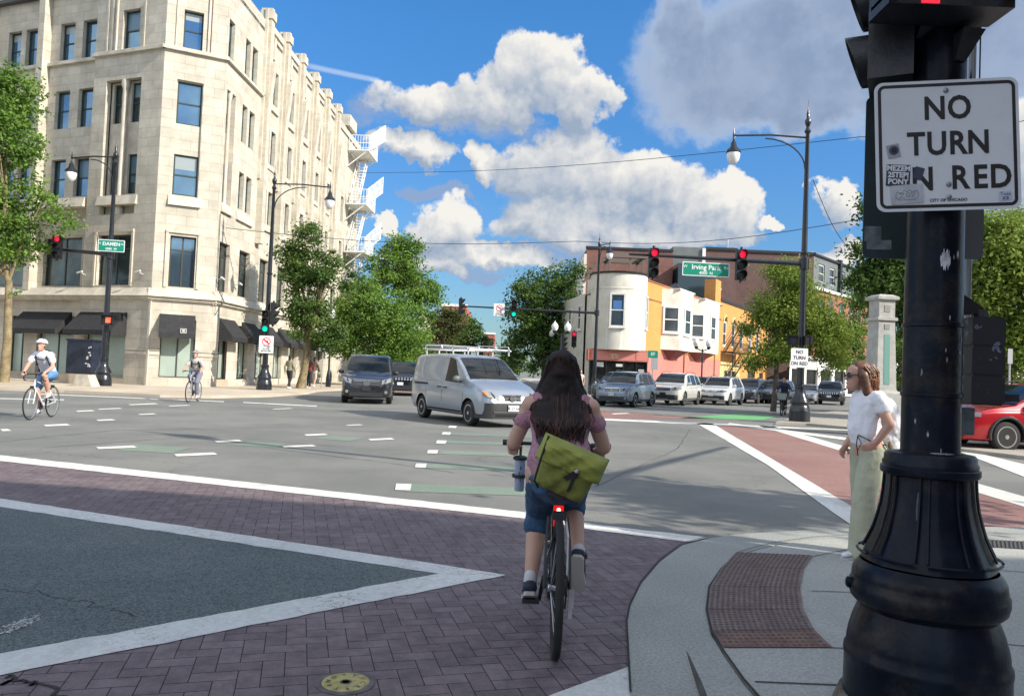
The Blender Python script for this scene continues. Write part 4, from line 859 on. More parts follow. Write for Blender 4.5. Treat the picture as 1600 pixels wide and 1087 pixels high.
# the building behind the viewer, whose shade falls over the near corner
b_ = MB(); HB = 12.4; sx, sy = sv.x / sv.z * HB, sv.y / sv.z * HB
E0 = [(-11, 8.9), (-.5, 7.3), (3.0, 6.1), (9.5, 6.4), (26, 8)]
back = [Vector((x + sx, y + sy, 0)) for x, y in E0]
shade_b = thing('brick_building', 'four storey brick building behind the viewer that shades the near corner', 'building', (back[0].x, back[0].y, 0))
ring = back + [Vector((back[-1].x, -40, 0)), Vector((back[0].x - 2, -40, 0))]
b_.slab(ring, 0, HB); b_.build('wall', BROWN, shade_b, world=True)
c_ = MB(); c_.slab([v + Vector((0, 0.15, 0)) if i < 5 else v for i, v in enumerate(ring)], HB, HB + .3); c_.build('cornice', CREAM, shade_b, world=True)

# ================================================================ POLES, LAMPS, SIGNALS, SIGNS
PAINT = mat('black_pole_paint', (.010, .012, .017), .28, var=.3, vscale=6, bump=.12, bscale=30, coat=.3)
PAINTF = mat('black_pole_paint_worn', (.005, .008, .015), .30, var=.5, vscale=5, bump=.16, bscale=14, coat=0.0, spec=.14, dirt=(.050, .040, .030), dscale=3.4, damt=.75)
GLOBE = mat('lamp_globe', (.75, .76, .74), .25, spec=.6)
def lens_mat(n, c, e): return mat(n, c, .25, emit=c if e else None, estr=e)
RED_ON = mat('red_light_on', (.6, .02, .05), .3, emit=(.9, .015, .06), estr=.55); GRN_ON = mat('green_light_on', (.0, .6, .4), .3, emit=(.0, .85, .55), estr=.6); LENS_OFF = mat('unlit_lens', (.03, .03, .032), .25)
BASE_PROF = [(.355, 0), (.355, .10), (.345, .30), (.348, .33), (.338, .36), (.326, .42), (.308, .49), (.285, .525), (.30, .55), (.325, .60), (.322, .64), (.30, .66), (.288, .69), (.245, .77), (.205, .84), (.178, .92), (.168, 1.0), (.165, 1.04), (.187, 1.06), (.187, 1.10), (.172, 1.115), (.172, 1.15), (.13, 1.17)]
def dirv(az): return Vector((math.sin(R(az)), math.cos(R(az)), 0))
def pendant(mb, gm, p, s=1.0):
    mb.lathe([(.03 * s, .55 * s), (.05 * s, .4 * s), (.09 * s, .36 * s), (.12 * s, .2 * s), (.24 * s, .08 * s), (.27 * s, 0), (.24 * s, -.03 * s)], p, 14)
    gm.lathe([(.235 * s, -.03 * s), (.24 * s, -.12 * s), (.2 * s, -.3 * s), (.1 * s, -.42 * s), (.01, -.45 * s)], p, 14)
def pole(px, py, H, label, mast=None, lamp=None, z0=0.0, Y=None, ring=1):
    p = at(px, py, z0) if Y is None else (Vector((9.4, 6.5, z0)) if Y < 0 else Vector((deep(px, py, Y).x, Y, z0)))
    t = thing('street_lamp', label, 'street lamp', p)
    b = MB(); b.lathe([(r * 1.05, z * 1.12 + z0) for r, z in BASE_PROF], (p.x, p.y, 0), 16, flute=.02, nf=8); b.build('base', PAINT, t, world=True)
    s_ = MB(); top = z0 + H
    s_.lathe([(.13, z0 + 1.25), (.10, z0 + H * .6), (.07, top - .5), (.09, top - .45), (.12, top - .4), (.07, top - .3), (.05, top - .25), (.11, top - .1), (.11, top), (.05, top + .08), (.06, top + .25), (.02, top + .4), (.004, top + .75)], (p.x, p.y, 0), 12)
    for zz in (z0 + 1.9, z0 + H * .55): s_.lathe([(.125, zz), (.14, zz + .02), (.14, zz + .08), (.12, zz + .1)], (p.x, p.y, 0), 12)
    s_.build('shaft', PAINT, t, world=True)
    if lamp:
        az, ln, zl = lamp[:3]; d = dirv(az); m_ = MB(); g = MB(); a = p + Vector((0, 0, zl - z0)); e = a + d * ln
        m_.tube([a, a + d * ln * .5 + Vector((0, 0, .06)), e + Vector((0, 0, .0))], .035, 6)
        pts = [a + d * (ln * .62 * math.sin(u * PI / 2)) + Vector((0, 0, -.95 + .9 * (1 - math.cos(u * PI / 2)) if False else -1.1 * (1 - math.sin(u * PI / 2)) * 1.0)) for u in [k / 8 for k in range(9)]]
        pts = [a + d * (.06 + ln * .55 * (1 - math.cos(u * PI / 2))) + Vector((0, 0, -1.15 + 1.08 * math.sin(u * PI / 2))) for u in [k / 8 for k in range(9)]]
        m_.tube(pts, .028, 6); m_.lathe([(.02, -.1), (.04, 0), (.03, .1), (.004, .3)], e, 8)
        am = m_.build('lamp_arm', PAINT, t, world=True)
        h = MB(); pendant(h, g, e - Vector((0, 0, .62)), 1.0); h.build('lamp_hood', PAINT, am, world=True); g.build('lamp_globe', GLOBE, am, world=True)
    if mast:
        az, ln, zl, rise = mast; d = dirv(az); m_ = MB(); a = p + Vector((0, 0, zl - z0)); e = a + d * ln + Vector((0, 0, rise))
        m_.tube([a, a.lerp(e, .5), e], [.09, .07, .05], 10); m_.lathe([(.17, -.2), (.17, .2)], a, 12); m_.build('mast_arm', PAINT, t, world=True)
    return t, p
P1, p1 = pole(160, 606, 10.3, 'black ornate street lamp with a signal arm reaching left, before the awnings', mast=(-84, 8.5, 5.85, .55), lamp=(-78, 2.25, 10.15))
P2, p2 = pole(412, 612, 10.2, 'black ornate street lamp at the pavement edge right of the cut-off corner', lamp=(84, 2.65, 10.0))
P3, p3 = pole(927, 640, 10.6, 'slender black street lamp beside the rounded cream turret with a long signal arm', mast=(-90, 9.5, 5.75, .1), lamp=(150, 1.2, 10.4), Y=53)
P4, p4 = pole(1249, 658, 10.9, 'black street lamp on the plaza tip carrying the green road name board', mast=(-91, 6.35, 5.75, .08), lamp=(-88, 2.65, 10.35), z0=.08)
P5, p5 = pole(0, 0, 10.9, 'black street lamp at the near right corner, beyond the picture edge', mast=(31, 7.0, 5.9, .1), lamp=(-60, 2.2, 10.3), z0=.02, Y=-1)
HOUS = mat('black_signal_housing', (.012, .012, .013), .45)
def signal(label, p, az, lit=None, s=1.0, group=None, backp=False):
    """three-light signal centred on p and facing compass direction az"""
    t = thing('traffic_signal', label, 'traffic signal', p, group=group); d = dirv(az); u = Vector((d.y, -d.x, 0)); F_ = Face(p.x, p.y, 0); F_.u = u; F_.n = d
    h = MB()
    for k in (-1, 0, 1): h.fbox(F_, -.17 * s, .17 * s, p.z + k * .355 * s - .17 * s, p.z + k * .355 * s + .17 * s, -.12 * s, .08 * s)
    h.fbox(F_, -.14 * s, .14 * s, p.z - .5 * s, p.z + .5 * s, -.10 * s, .07 * s)
    h.tube([p + Vector((0, 0, .5 * s)), p + Vector((0, 0, .62 * s))], .05 * s, 8); h.tube([p - Vector((0, 0, .62 * s)), p - Vector((0, 0, .5 * s))], .05 * s, 8)
    h.build('housing', HOUS, t, world=True)
    for k, nm in ((1, 'red'), (0, 'amber'), (-1, 'green')):
        c = p + Vector((0, 0, k * .355 * s)) + d * .08 * s
        v = MB(); n = 14; r = .15 * s
        ring = lambda rr, L0_, L1_: [c + (u * math.cos(a) + Vector((0, 0, math.sin(a)))) * rr + d * (L0_ + (L1_ - L0_) * (.5 + .5 * math.sin(a))) for a in [R(-70) + R(320) * i / n for i in range(n + 1)]]
        v.loft([ring(r, 0, 0), ring(r, .05 * s, .24 * s), ring(r * .94, .05 * s, .24 * s), ring(r * .94, 0, 0)], 0, False, True, closed=False); v.build('visor', HOUS, t, world=True, fix=False)
        on = lit == nm; L_ = MB(); L_.lathe([(.13 * s, 0), (.10 * s, .02 * s), (.0, .035 * s)], c, 16, ax=d); L_.build('lens', (RED_ON if nm == 'red' else GRN_ON) if on else LENS_OFF, t, world=True)
    return t
signal('black traffic signal on the arm left of the Damen street sign, red lit', deep(90, 386, p1.y - .2), 172, 'red', .98)
signal('black traffic signal on the left side of the pavement lamp post, green lit', deep(415, 502, p2.y - .3), 172, 'green')
signal('black traffic signal on the right side of the pavement lamp post, seen side on', deep(427, 490, p2.y - .1), 80)
signal('unlit black traffic signal at the tip of the long arm above the van', deep(720, 478, 52.8), 95)
signal('black traffic signal part way along the long arm above the van, green lit', deep(803, 482, 52.7), 178, 'green', 1.1)
signal('black traffic signal left of the green road name board, red lit', deep(1021, 411, p4.y - .3), 176, 'red', 1.0)
signal('black traffic signal right of the green road name board, red lit', deep(1158, 414, p4.y - .3), 176, 'red', 1.04)
signal('small red traffic signal mounted low behind the riding woman', deep(897, 530, 52), 185, 'red', 1.0)
signal('unlit traffic signal mounted low behind the riding woman, left of the red one', deep(880, 538, 52.2), 100)
GREEN = mat('sign_green', (.0, .22, .14), .4, coat=.2); SWHITE = mat('sign_white', (.74, .75, .74), .4); SBLACK = mat('sign_black', (.01, .01, .011), .5); SRED = mat('sign_red', (.55, .03, .04), .4); ALU = mat('aluminium', (.42, .43, .44), .5, .5)
def board(mb, M, w_, h_, r_=.03, z=0.0, mi=0, th=.006, n=5):
    pts = []
    for cx_, cy_, a0 in ((w_ / 2 - r_, h_ / 2 - r_, 0), (-w_ / 2 + r_, h_ / 2 - r_, 90), (-w_ / 2 + r_, -h_ / 2 + r_, 180), (w_ / 2 - r_, -h_ / 2 + r_, 270)):
        for k in range(n): a = R(a0 + 90 * k / (n - 1)); pts.append((cx_ + r_ * math.cos(a), cy_ + r_ * math.sin(a)))
    m = len(pts); mb.add([M @ Vector((x, y, z)) for x, y in pts] + [M @ Vector((x, y, z + th)) for x, y in pts], [tuple(range(m - 1, -1, -1)), tuple(range(m, 2 * m))] + [(i, (i + 1) % m, (i + 1) % m + m, i + m) for i in range(m)], mi)
def sign_M(p, az, roll=0.0):
    """local x right, y up, z towards the reader; az is where the face looks"""
    d = dirv(az); u = Vector((-d.y, d.x, 0)); m = Matrix((( u.x, 0, d.x, p.x), (u.y, 0, d.y, p.y), (0, 1, 0, p.z), (0, 0, 0, 1)))
    return m @ Matrix.Rotation(roll, 4, 'Z')
def name_sign(label, p, az, w_, h_, l1, s1, l2, s2, pre='', suf=''):
    t = thing('street_sign', label, 'street sign', p); M = sign_M(p, az); b = MB(); board(b, M, w_, h_, .04, 0, 0); b.build('panel', SWHITE, t, world=True)
    b = MB(); board(b, M, w_ - .06, h_ - .06, .03, .007, 0, .002); b.build('face', GREEN, t, world=True)
    b = MB(); b.text(l1, s1, M @ Matrix.Translation((0.0, h_ * .13, .011)), bold=.004); b.text(l2, s2, M @ Matrix.Translation((.0, -h_ * .27, .011)), bold=.002)
    if pre: b.text(pre, s1 * .6, M @ Matrix.Translation((-w_ * .44, h_ * .16, .011)))
    if suf: b.text(suf, s1 * .6, M @ Matrix.Translation((w_ * .43, h_ * .16, .011)))
    b.build('lettering', SWHITE, t, world=True); return t
name_sign('green street name sign reading Damen on the left street lamp', deep(174, 384, p1.y - .25), 172, 1.10, .52, 'DAMEN', .21, '2000  W', .13, 'N', 'AV')
name_sign('wide green road name board reading Irving Park above the right crossing', deep(1103, 421, p4.y - .2), 176, 1.72, .5, 'Irving Park', .245, '4000  N', .15, 'W', 'Rd')
def no_left(label, p, az, w_, h_, lines=True):
    t = thing('traffic_sign', label, 'traffic sign', p); M = sign_M(p, az); b = MB(); board(b, M, w_, h_, .04); b.build('panel', SWHITE, t, world=True)
    b = MB(); r_ = w_ * .3; cy = h_ / 2 - r_ - .08; n = 24
    v_ = [M @ Vector((rr * math.cos(a), cy + rr * math.sin(a), .009)) for rr in (r_, r_ * .8) for a in [2 * PI * k / n for k in range(n)]]
    b.add(v_, [(k, (k + 1) % n, n + (k + 1) % n, n + k) for k in range(n)]); e = r_ * .62
    b.add([M @ Vector(q) for q in ((-e, cy + e + .02, .012), (-e - .02, cy + e - .04, .012), (e, cy - e - .02, .012), (e + .03, cy - e + .04, .012))], [(0, 1, 2, 3)]); b.build('red_ring', SRED, t, world=True)
    b = MB(); q = r_ * .5
    b.add([M @ Vector((x * q, cy + y * q, .010)) for x, y in ((.5, -1), (.85, -1), (.85, .5), (-.2, .5), (-.2, .85), (-.95, .3), (-.2, -.2), (-.2, .15), (.5, .15))], [(0, 1, 2, 3, 4, 5, 6, 7, 8)])
    if lines:
        for k, tx_ in enumerate(('7-9 AM', '4-6 PM', 'MON-FRI')): b.text(tx_, w_ * .17, M @ Matrix.Translation((0, -h_ * (.12 + .13 * k), .009)), bold=.003)
    b.build('lettering', SBLACK, t, world=True, fix=False)
no_left('white no left turn sign with black hours on the pavement lamp post', deep(416, 538, p2.y - .35), 170, .66, .82)
no_left('white no left turn sign hanging from the long arm above the van', deep(780, 484, 52.8), 176, .75, .85)
def text_sign(label, p, az, w_, h_, rows, size, nm='traffic_sign'):
    t = thing(nm, label, 'traffic sign', p); M = sign_M(p, az); b = MB(); board(b, M, w_, h_, .04); b.build('panel', SWHITE, t, world=True); b = MB()
    for y, tx_ in rows: b.text(tx_, size, M @ Matrix.Translation((0, y * h_, .009)), bold=.004)
    b.build('lettering', SBLACK, t, world=True)
text_sign('small white no turn on red sign low on the plaza lamp post', deep(1249, 559, p4.y - .3), 176, .62, .68, [(.3, 'NO'), (0, 'TURN'), (-.3, 'ON RED')], .17)
# pedestrian signals on the posts
def ped(label, p, az, lit=True, s=1.0):
    t = thing('pedestrian_signal', label, 'pedestrian signal', p); d = dirv(az); F_ = Face(p.x, p.y, 0); F_.u = Vector((d.y, -d.x, 0)); F_.n = d; h = MB()
    h.fbox(F_, -.22 * s, .22 * s, p.z - .22 * s, p.z + .22 * s, -.12 * s, .1 * s); h.fbox(F_, -.26 * s, .26 * s, p.z + .2 * s, p.z + .24 * s, .0, .26 * s); h.fbox(F_, -.25 * s, -.22 * s, p.z - .2 * s, p.z + .2 * s, .1 * s, .22 * s); h.fbox(F_, .22 * s, .25 * s, p.z - .2 * s, p.z + .2 * s, .1 * s, .22 * s); h.build('housing', HOUS, t, world=True)
    g = MB(); g.fbox(F_, -.13 * s, .08 * s, p.z - .12 * s, p.z + .12 * s, .1 * s, .11 * s)
    g.build('display', mat('hand_light_on', (.7, .12, .06), .4, emit=(.9, .12, .05), estr=.45) if lit else LENS_OFF, t, world=True)
ped('boxy pedestrian signal showing an orange hand on the left street lamp', deep(169, 500, p1.y - .35), 165)
ped('dark pedestrian signal facing away on the left street lamp', deep(184, 495, p1.y - .1), 80, False, .8)
for x_, l_ in ((1239, 'dark pedestrian signal left of the plaza lamp post'), (1260, 'dark pedestrian signal right of the plaza lamp post')): ped(l_, deep(x_, 532, p4.y - .15), 200 if x_ < 1250 else 90, False, .75)
# plain posts with sign backs and globe lamps
def post_sign(label, px, py, Yd, plates, cat='sign post'):
    q = deep(px, py, Yd); t = thing('sign_post', label, cat, (q.x, Yd, .1)); b = MB(); zt_ = max(p_[1] for p_ in plates); zt_ = deep(px, min(p_[2] for p_ in plates), Yd).z
    b.tube([(q.x, Yd, .1), (q.x, Yd, zt_)], .035, 6); b.build('post', ALU, t, world=True)
    for x0, x1, y0, y1, mm, tx_ in plates:
        a, e = deep(x0, y1, Yd), deep(x1, y0, Yd); b = MB(); cpt = (a + e) / 2; M = sign_M(Vector((cpt.x, Yd - .05, cpt.z)), 180); board(b, M, abs(e.x - a.x), abs(e.z - a.z), .03); o_ = b.build('panel', mm, t, world=True)
        if tx_: b = MB(); b.text(tx_, abs(e.z - a.z) * .55, M @ Matrix.Translation((0, 0, .008)), bold=.006); b.build('lettering', SWHITE, t, world=True)
post_sign('grey metal post with two blank plates beside the awning wall', 480, 560, 41.5, [(470, 483, 522, 537, ALU, None), (484, 497, 522, 537, ALU, None)])
post_sign('grey post with one small pale plate left of the black minivan', 504, 560, 43, [(498, 509, 538, 549, ALU, None)])
post_sign('short post with green street name and grey plate before the pink wall', 1020, 580, 49, [(1012, 1028, 548, 559, GREEN, 'ST'), (1016, 1028, 560, 577, ALU, None)])
def globe_post(label, px, Yd, ys, offs, zb=.1):
    q = deep(px, ys, Yd); t = thing('street_lamp', label, 'street lamp', (q.x, Yd, zb)); b = MB(); z_ = q.z
    b.lathe([(.16, zb), (.16, zb + .5), (.09, zb + .9), (.06, zb + 1), (.05, z_ - .35)], (q.x, Yd, 0), 10)
    if len(offs) > 1: b.tube([(q.x + offs[0], Yd, z_ - .32), (q.x, Yd, z_ - .5), (q.x + offs[-1], Yd, z_ - .32)], .04, 6)
    for o in offs: b.lathe([(.05, z_ - .38), (.12, z_ - .3), (.14, z_ - .2)], (q.x + o, Yd, 0), 10)
    b.build('post', PAINT, t, world=True)
    for o in offs: g = MB(); g.lathe([(.13, z_ - .2), (.22, z_ - .05), (.23, z_ + .1), (.15, z_ + .26), (.05, z_ + .34), (.01, z_ + .46)], (q.x + o, Yd, 0), 14); g.build('globe', GLOBE, t, world=True)
globe_post('twin globe street lamp behind the long-haired cyclist', 877, 50, 512, (-.42, .42))
globe_post('twin globe street lamp before the second cream bay', 1098, 52, 537, (-.42, .42))
globe_post('single globe street lamp left of the black minivan', 518, 46, 492, (0.0,))
globe_post('single globe street lamp, lower and behind the minivan roof', 519, 60, 510, (0.0,))
globe_post('far single globe street lamp before the dark tree', 862, 64, 522, (0.0,))
# wires across the sky
WIRE = mat('cable', (.02, .02, .022), .7)
def wire(label, pts, r=.012):
    b = MB(); P_ = [deep(x, y, Y_) for x, y, Y_ in pts]; out = []
    for i in range(len(P_) - 1):
        for k in range(10): t = k / 10; out.append(P_[i].lerp(P_[i + 1], t) - Vector((0, 0, .5 * math.sin(PI * t))))
    out.append(P_[-1]); b.tube(out, r, 4); solo(b, 'cable', WIRE, label, 'cable', out[0])
wire('thin cable crossing the sky from the fire escape to the right edge', [(560, 270, 62), (1345, 214, 34), (1700, 160, 30)], .016)
wire('lower thin cable crossing above the signals to the right', [(300, 350, 38), (900, 377, 44), (1342, 343, 33), (1700, 300, 30)], .016)
wire('short slanting cable above the right hand trees', [(1270, 280, 30), (1340, 400, 34)], .014)
# obelisk, fences and shelter on the plaza
ob = deep(1374, 640, 22.5); o_ = thing('stone_pillar', 'tall tapering concrete pillar with a green inlay standing on the plaza', 'pillar', (ob.x, ob.y, .08))
PC = mat('pillar_concrete', (.36, .36, .33), .85, var=.15, vscale=4, bump=.3, bscale=30)
def sq(mb, prof, c, mi=0, rz=R(8)):
    rings = [[Vector((c.x, c.y, 0)) + Matrix.Rotation(rz, 3, 'Z') @ Vector((sx_ * r_, sy_ * r_, 0)) + Vector((0, 0, z)) for sx_, sy_ in ((-1, -1), (1, -1), (1, 1), (-1, 1))] for r_, z in prof]
    mb.loft(rings, mi, True, False)
b_ = MB(); sq(b_, [(.42, .08), (.42, 1.25), (.40, 1.3), (.33, 1.32), (.325, 1.35)], ob); b_.build('plinth', PC, o_, world=True)
b_ = MB(); sq(b_, [(.31, 1.35), (.255, 3.35), (.255, 3.36)], ob); sq(b_, [(.31, 3.36), (.31, 3.44), (.25, 3.46), (.25, 3.94), (.33, 3.97), (.33, 4.05), (.2, 4.12)], ob); b_.build('shaft', PC, o_, world=True)
b_ = MB(); Fo = Face(ob.x, ob.y, 82, 1); Fo2 = Face(ob.x, ob.y, 82, 1)
b_.hexa([Fo.p(-.09, 1.5, .315), Fo.p(.09, 1.5, .315), Fo.p(.09, 1.5, .28), Fo.p(-.09, 1.5, .28), Fo.p(-.09, 2.95, .275), Fo.p(.09, 2.95, .275), Fo.p(.09, 2.95, .24), Fo.p(-.09, 2.95, .24)]); b_.build('inlay', mat('green_inlay', (.12, .26, .23), .5), o_, world=True)
b_ = MB(); b_.fbox(Fo, -.09, .09, 3.6, 3.8, .25, .262); b_.fbox(Fo, -.08, .08, 3.1, 3.25, .262, .275); b_.build('medallion', mat('medallion_grey', (.22, .23, .21), .7), o_, world=True)
def fence(label, a, b, h, n, m):
    t = thing('iron_fence', label, 'fence', (a.x, a.y, a.z)); d = (b - a); f = MB()
    for zz in (.15, h - .1, h - .3): f.tube([a + Vector((0, 0, zz)), b + Vector((0, 0, zz))], .02, 5)
    for k in range(n + 1): q = a + d * (k / n); f.tube([q, q + Vector((0, 0, h))], .011, 4)
    f.build('rail', m, t, world=True); g = MB()
    for k in range(0, 5): q = a + d * (k / 4); g.box(q.x - .04, q.x + .04, q.y - .04, q.y + .04, q.z, q.z + h + .1)
    g.build('post', m, t, world=True)
fence('pale metal fence beside the concrete pillar', deep(1393, 650, 24.0) * 1, deep(1425, 655, 24.0), 1.2, 8, mat('pale_rail', (.4, .41, .4), .5)) if False else None
def gp(px, Y, z=.08): q = deep(px, 600, Y); return Vector((q.x, Y, z))
fence('dark iron fence running right from the concrete pillar', gp(1388, 23.5), gp(1520, 23.0), 1.45, 22, BLACKM)
fence('low black iron fence under the trees behind the red car', gp(1545, 30), gp(1680, 30), 1.1, 40, BLACKM)
sh = gp(1592, 36); t = thing('bus_shelter', 'white roofed shelter under the trees at the right edge', 'shelter', sh); b_ = MB(); b_.box(sh.x - 1, sh.x + 7, 35.0, 38, 2.1, 2.9); b_.build('roof', WHITE, t, world=True); b_ = MB()
for x_ in (-.8, 2, 5, 6.8): b_.box(sh.x + x_ - .06, sh.x + x_ + .06, 35.2, 35.32, .08, 2.1)
b_.build('post', ALU, t, world=True)
post_sign('thin galvanised post with a small plate before the right hand trees', 1577, 600, 27, [(1573, 1581, 545, 568, ALU, None)])
hy = at(1336, 628); b_ = MB(); b_.lathe([(.16, .0), (.16, .1), (.12, .12), (.12, .55), (.15, .58), (.1, .72), (.03, .8)], hy, 10); b_.lathe([(.07, -.2), (.07, .2)], hy + Vector((0, 0, .42)), 8, ax=(1, 0, 0)); solo(b_, 'fire_hydrant', mat('hydrant_red', (.5, .04, .04), .5), 'small red fire hydrant by the white shop row', 'fire hydrant', hy)
# ================================================================ TREES
def leaf_mat(name, c1, c2, c3):
    m_ = bpy.data.materials.new(name); m_.use_nodes = True; t = NT(m_.node_tree); t.N.clear()
    v = t.node('ShaderNodeTexCoord').outputs['Object']; at_ = t.node('ShaderNodeAttribute'); at_.attribute_name = 'tone'; at_.attribute_type = 'GEOMETRY'
    k = t.rng(at_.outputs['Fac'], 0, 1, 0, 1, False)
    col_ = t.mix(k, c1, c2); col_ = t.mix(t.rng(t.noise(v, .7, 4), .45, .7, 0, .6), col_, c3)
    d = t.node('ShaderNodeBsdfPrincipled'); t.put(d.inputs['Base Color'], col_); d.inputs['Roughness'].default_value = .55; d.inputs['Specular IOR Level'].default_value = .12
    tr = t.node('ShaderNodeBsdfTranslucent'); t.put(tr.inputs[0], col_); mx = t.node('ShaderNodeMixShader'); mx.inputs[0].default_value = .38
    t.L.new(d.outputs[0], mx.inputs[1]); t.L.new(tr.outputs[0], mx.inputs[2]); o = t.node('ShaderNodeOutputMaterial'); t.L.new(mx.outputs[0], o.inputs[0]); return m_
LEAF_D = leaf_mat('dark_leaves', (.045, .095, .026), (.12, .20, .046), (.17, .235, .058))
LEAF_M = leaf_mat('green_leaves', (.078, .16, .032), (.19, .315, .058), (.25, .36, .08))
LEAF_Y = leaf_mat('yellow_green_leaves', (.12, .19, .036), (.27, .36, .07), (.32, .38, .085))
LEAF_O = leaf_mat('olive_leaves', (.06, .08, .028), (.13, .145, .05), (.17, .165, .06))
BARK = mat('grey_bark', (.10, .085, .065), .9, var=.3, vscale=6, bump=.5, bscale=18)
BARKP = mat('pale_plane_bark', (.21, .165, .09), .9, var=.35, vscale=4, bump=.3, bscale=14)
def tree(label, base, blobs, n, ls, leaf, bark=None, tr=.14, seed=1, clump=.30, gap=.25, group=None, name='tree', forks=7, lean=None):
    """blobs: (x, y, z, rx, ry, rz) ellipsoids that the foliage fills"""
    rg = np.random.default_rng(seed); t = thing(name, label, 'tree', base, group=group); base = Vector(base); bark = bark or BARK
    B = np.array(blobs, float); vol = B[:, 3] * B[:, 4] * B[:, 5]; vol = vol ** .75; vol /= vol.sum()
    nc = max(24, n // 55); ids = rg.choice(len(B), nc, p=vol)
    d = rg.normal(size=(nc, 3)); d /= np.linalg.norm(d, axis=1)[:, None]; rr = rg.random(nc) ** .42
    rr *= rg.uniform(.82, 1.12, nc)
    cen = B[ids, :3] + d * rr[:, None] * B[ids, 3:]
    keep = rg.random(nc) > gap * (rr > .55); cen = cen[keep]; out = d[keep]
    per = np.maximum(6, rg.normal(n / len(cen), n / len(cen) * .5, len(cen)).astype(int)); cid = np.repeat(np.arange(len(cen)), per); N_ = len(cid)
    csz = rg.uniform(.6, 1.3, len(cen)) * clump
    off = rg.normal(size=(N_, 3)) * csz[cid][:, None] * np.array([1, 1, .62]); p = cen[cid] + off
    p[:, 2] = np.maximum(p[:, 2], base.z + .9)
    nn = rg.normal(size=(N_, 3)) + np.array([0, 0, .7]) + out[cid] * .5; nn /= np.linalg.norm(nn, axis=1)[:, None]
    a = np.cross(nn, rg.normal(size=(N_, 3))); a /= np.linalg.norm(a, axis=1)[:, None]; b = np.cross(nn, a)
    s_ = ls * rg.uniform(.6, 1.35, N_)[:, None]
    V = np.empty((N_, 4, 3)); V[:, 0] = p - a * s_; V[:, 1] = p - b * s_ * .55; V[:, 2] = p + a * s_; V[:, 3] = p + b * s_ * .55
    V -= np.array(base)
    me = bpy.data.meshes.new('crown'); me.vertices.add(N_ * 4); me.vertices.foreach_set('co', V.ravel()); me.loops.add(N_ * 4); me.loops.foreach_set('vertex_index', np.arange(N_ * 4, dtype=np.int32))
    me.polygons.add(N_); me.polygons.foreach_set('loop_start', np.arange(0, N_ * 4, 4, dtype=np.int32)); me.polygons.foreach_set('loop_total', np.full(N_, 4, dtype=np.int32)); me.update()
    tn = me.attributes.new('tone', 'FLOAT', 'FACE'); ct = rg.random(len(cen)); tn.data.foreach_set('value', np.clip(ct[cid] * .75 + rg.random(N_) * .25, 0, 1).astype(np.float32))
    me.materials.append(leaf); o = bpy.data.objects.new('crown', me); C.objects.link(o); o.parent = t
    mb = MB(); c0 = B[:, :3].mean(0); topz = B[:, 2].min(); k0 = Vector((base.x * .5 + c0[0] * .5, base.y * .5 + c0[1] * .5, base.z + (topz - base.z) * .75)) if lean is None else Vector(lean)
    hub = Vector((c0[0], c0[1], c0[2] * .45 + k0.z * .55)); mb.tube([base, base.lerp(k0, .4) + Vector((.04, .03, 0)), k0, hub], [tr * 1.25, tr, tr * .8, tr * .55], 9)
    for k in range(forks):
        i = rg.integers(len(cen)); q = Vector(cen[i]); st = k0.lerp(hub, rg.random()); mid = st.lerp(q, .5) + Vector((0, 0, .12 * (q - st).length)); mb.tube([st, mid, q], [tr * .5, tr * .26, tr * .06], 6)
        for _ in range(3):
            j = np.argmin(((cen - np.array(q)) ** 2).sum(1) + rg.random(len(cen)) * 2.5); mb.tube([mid, Vector(cen[j])], [tr * .2, tr * .05], 4)
    mb.build('trunk', bark, t, world=True)
    return t
def bl(px, py, Y, rpx, rpy, dy=0, rd=None):
    q = deep(px, py, Y + dy); k = Y / FPX; return (q.x, q.y, q.z, rpx * k, rd if rd else min(rpx, rpy) * k * 1.0, rpy * k)
T_ = 1.0
q = gp(6, 33)
tree('big leafy street tree at the left edge before the limestone wall', (q.x, 33.0, .1), [bl(-30, 200, 33, 70, 110), bl(20, 160, 33, 38, 75), bl(38, 235, 33, 26, 50), bl(-40, 330, 33, 90, 60), bl(20, 380, 33, 42, 55), bl(92, 348, 33, 26, 30), bl(60, 300, 33, 18, 30), bl(-150, 280, 33, 90, 130), bl(18, 455, 33, 10, 8)], 44000, .085, LEAF_M, BARKP, .17, 3, .28, .30, forks=12, lean=tuple(deep(14, 440, 33)))
q = gp(469, 41, .1)
tree('street tree with a pale trunk before the long limestone wall', (q.x, q.y, .1), [bl(480, 375, 41, 22, 34), bl(462, 430, 41, 30, 40), bl(500, 430, 41, 34, 36), bl(480, 490, 41, 38, 42), bl(450, 395, 41, 16, 20), bl(525, 400, 41, 16, 18), bl(512, 525, 41, 30, 25), bl(550, 440, 41, 18, 16)], 17000, .085, LEAF_D, BARKP, .2, 5, .26, .3, forks=10)
tree('bright green bushy street tree behind the black minivan', (gp(590, 52).x, 52, .1), [bl(585, 490, 52, 55, 55), bl(548, 500, 52, 38, 50), bl(620, 510, 52, 42, 55), bl(590, 540, 52, 75, 30), bl(570, 455, 52, 25, 20), bl(640, 545, 52, 30, 30)], 20000, .11, LEAF_M, None, .16, 8, .34, .15)
tree('tallest dark street tree behind the bright green one', (gp(625, 62).x, 62, .1), [bl(625, 420, 62, 42, 50), bl(650, 470, 62, 38, 60), bl(598, 430, 62, 34, 45), bl(630, 385, 62, 24, 20), bl(672, 455, 62, 18, 25), bl(640, 540, 62, 45, 40)], 20000, .12, LEAF_M, None, .2, 9, .38, .2)
tree('small low street tree between minivan and dark utility vehicle', (gp(652, 58).x, 58, .1), [bl(655, 555, 58, 26, 22), bl(620, 575, 58, 20, 16)], 4000, .11, LEAF_D, None, .09, 10, .3, .1)
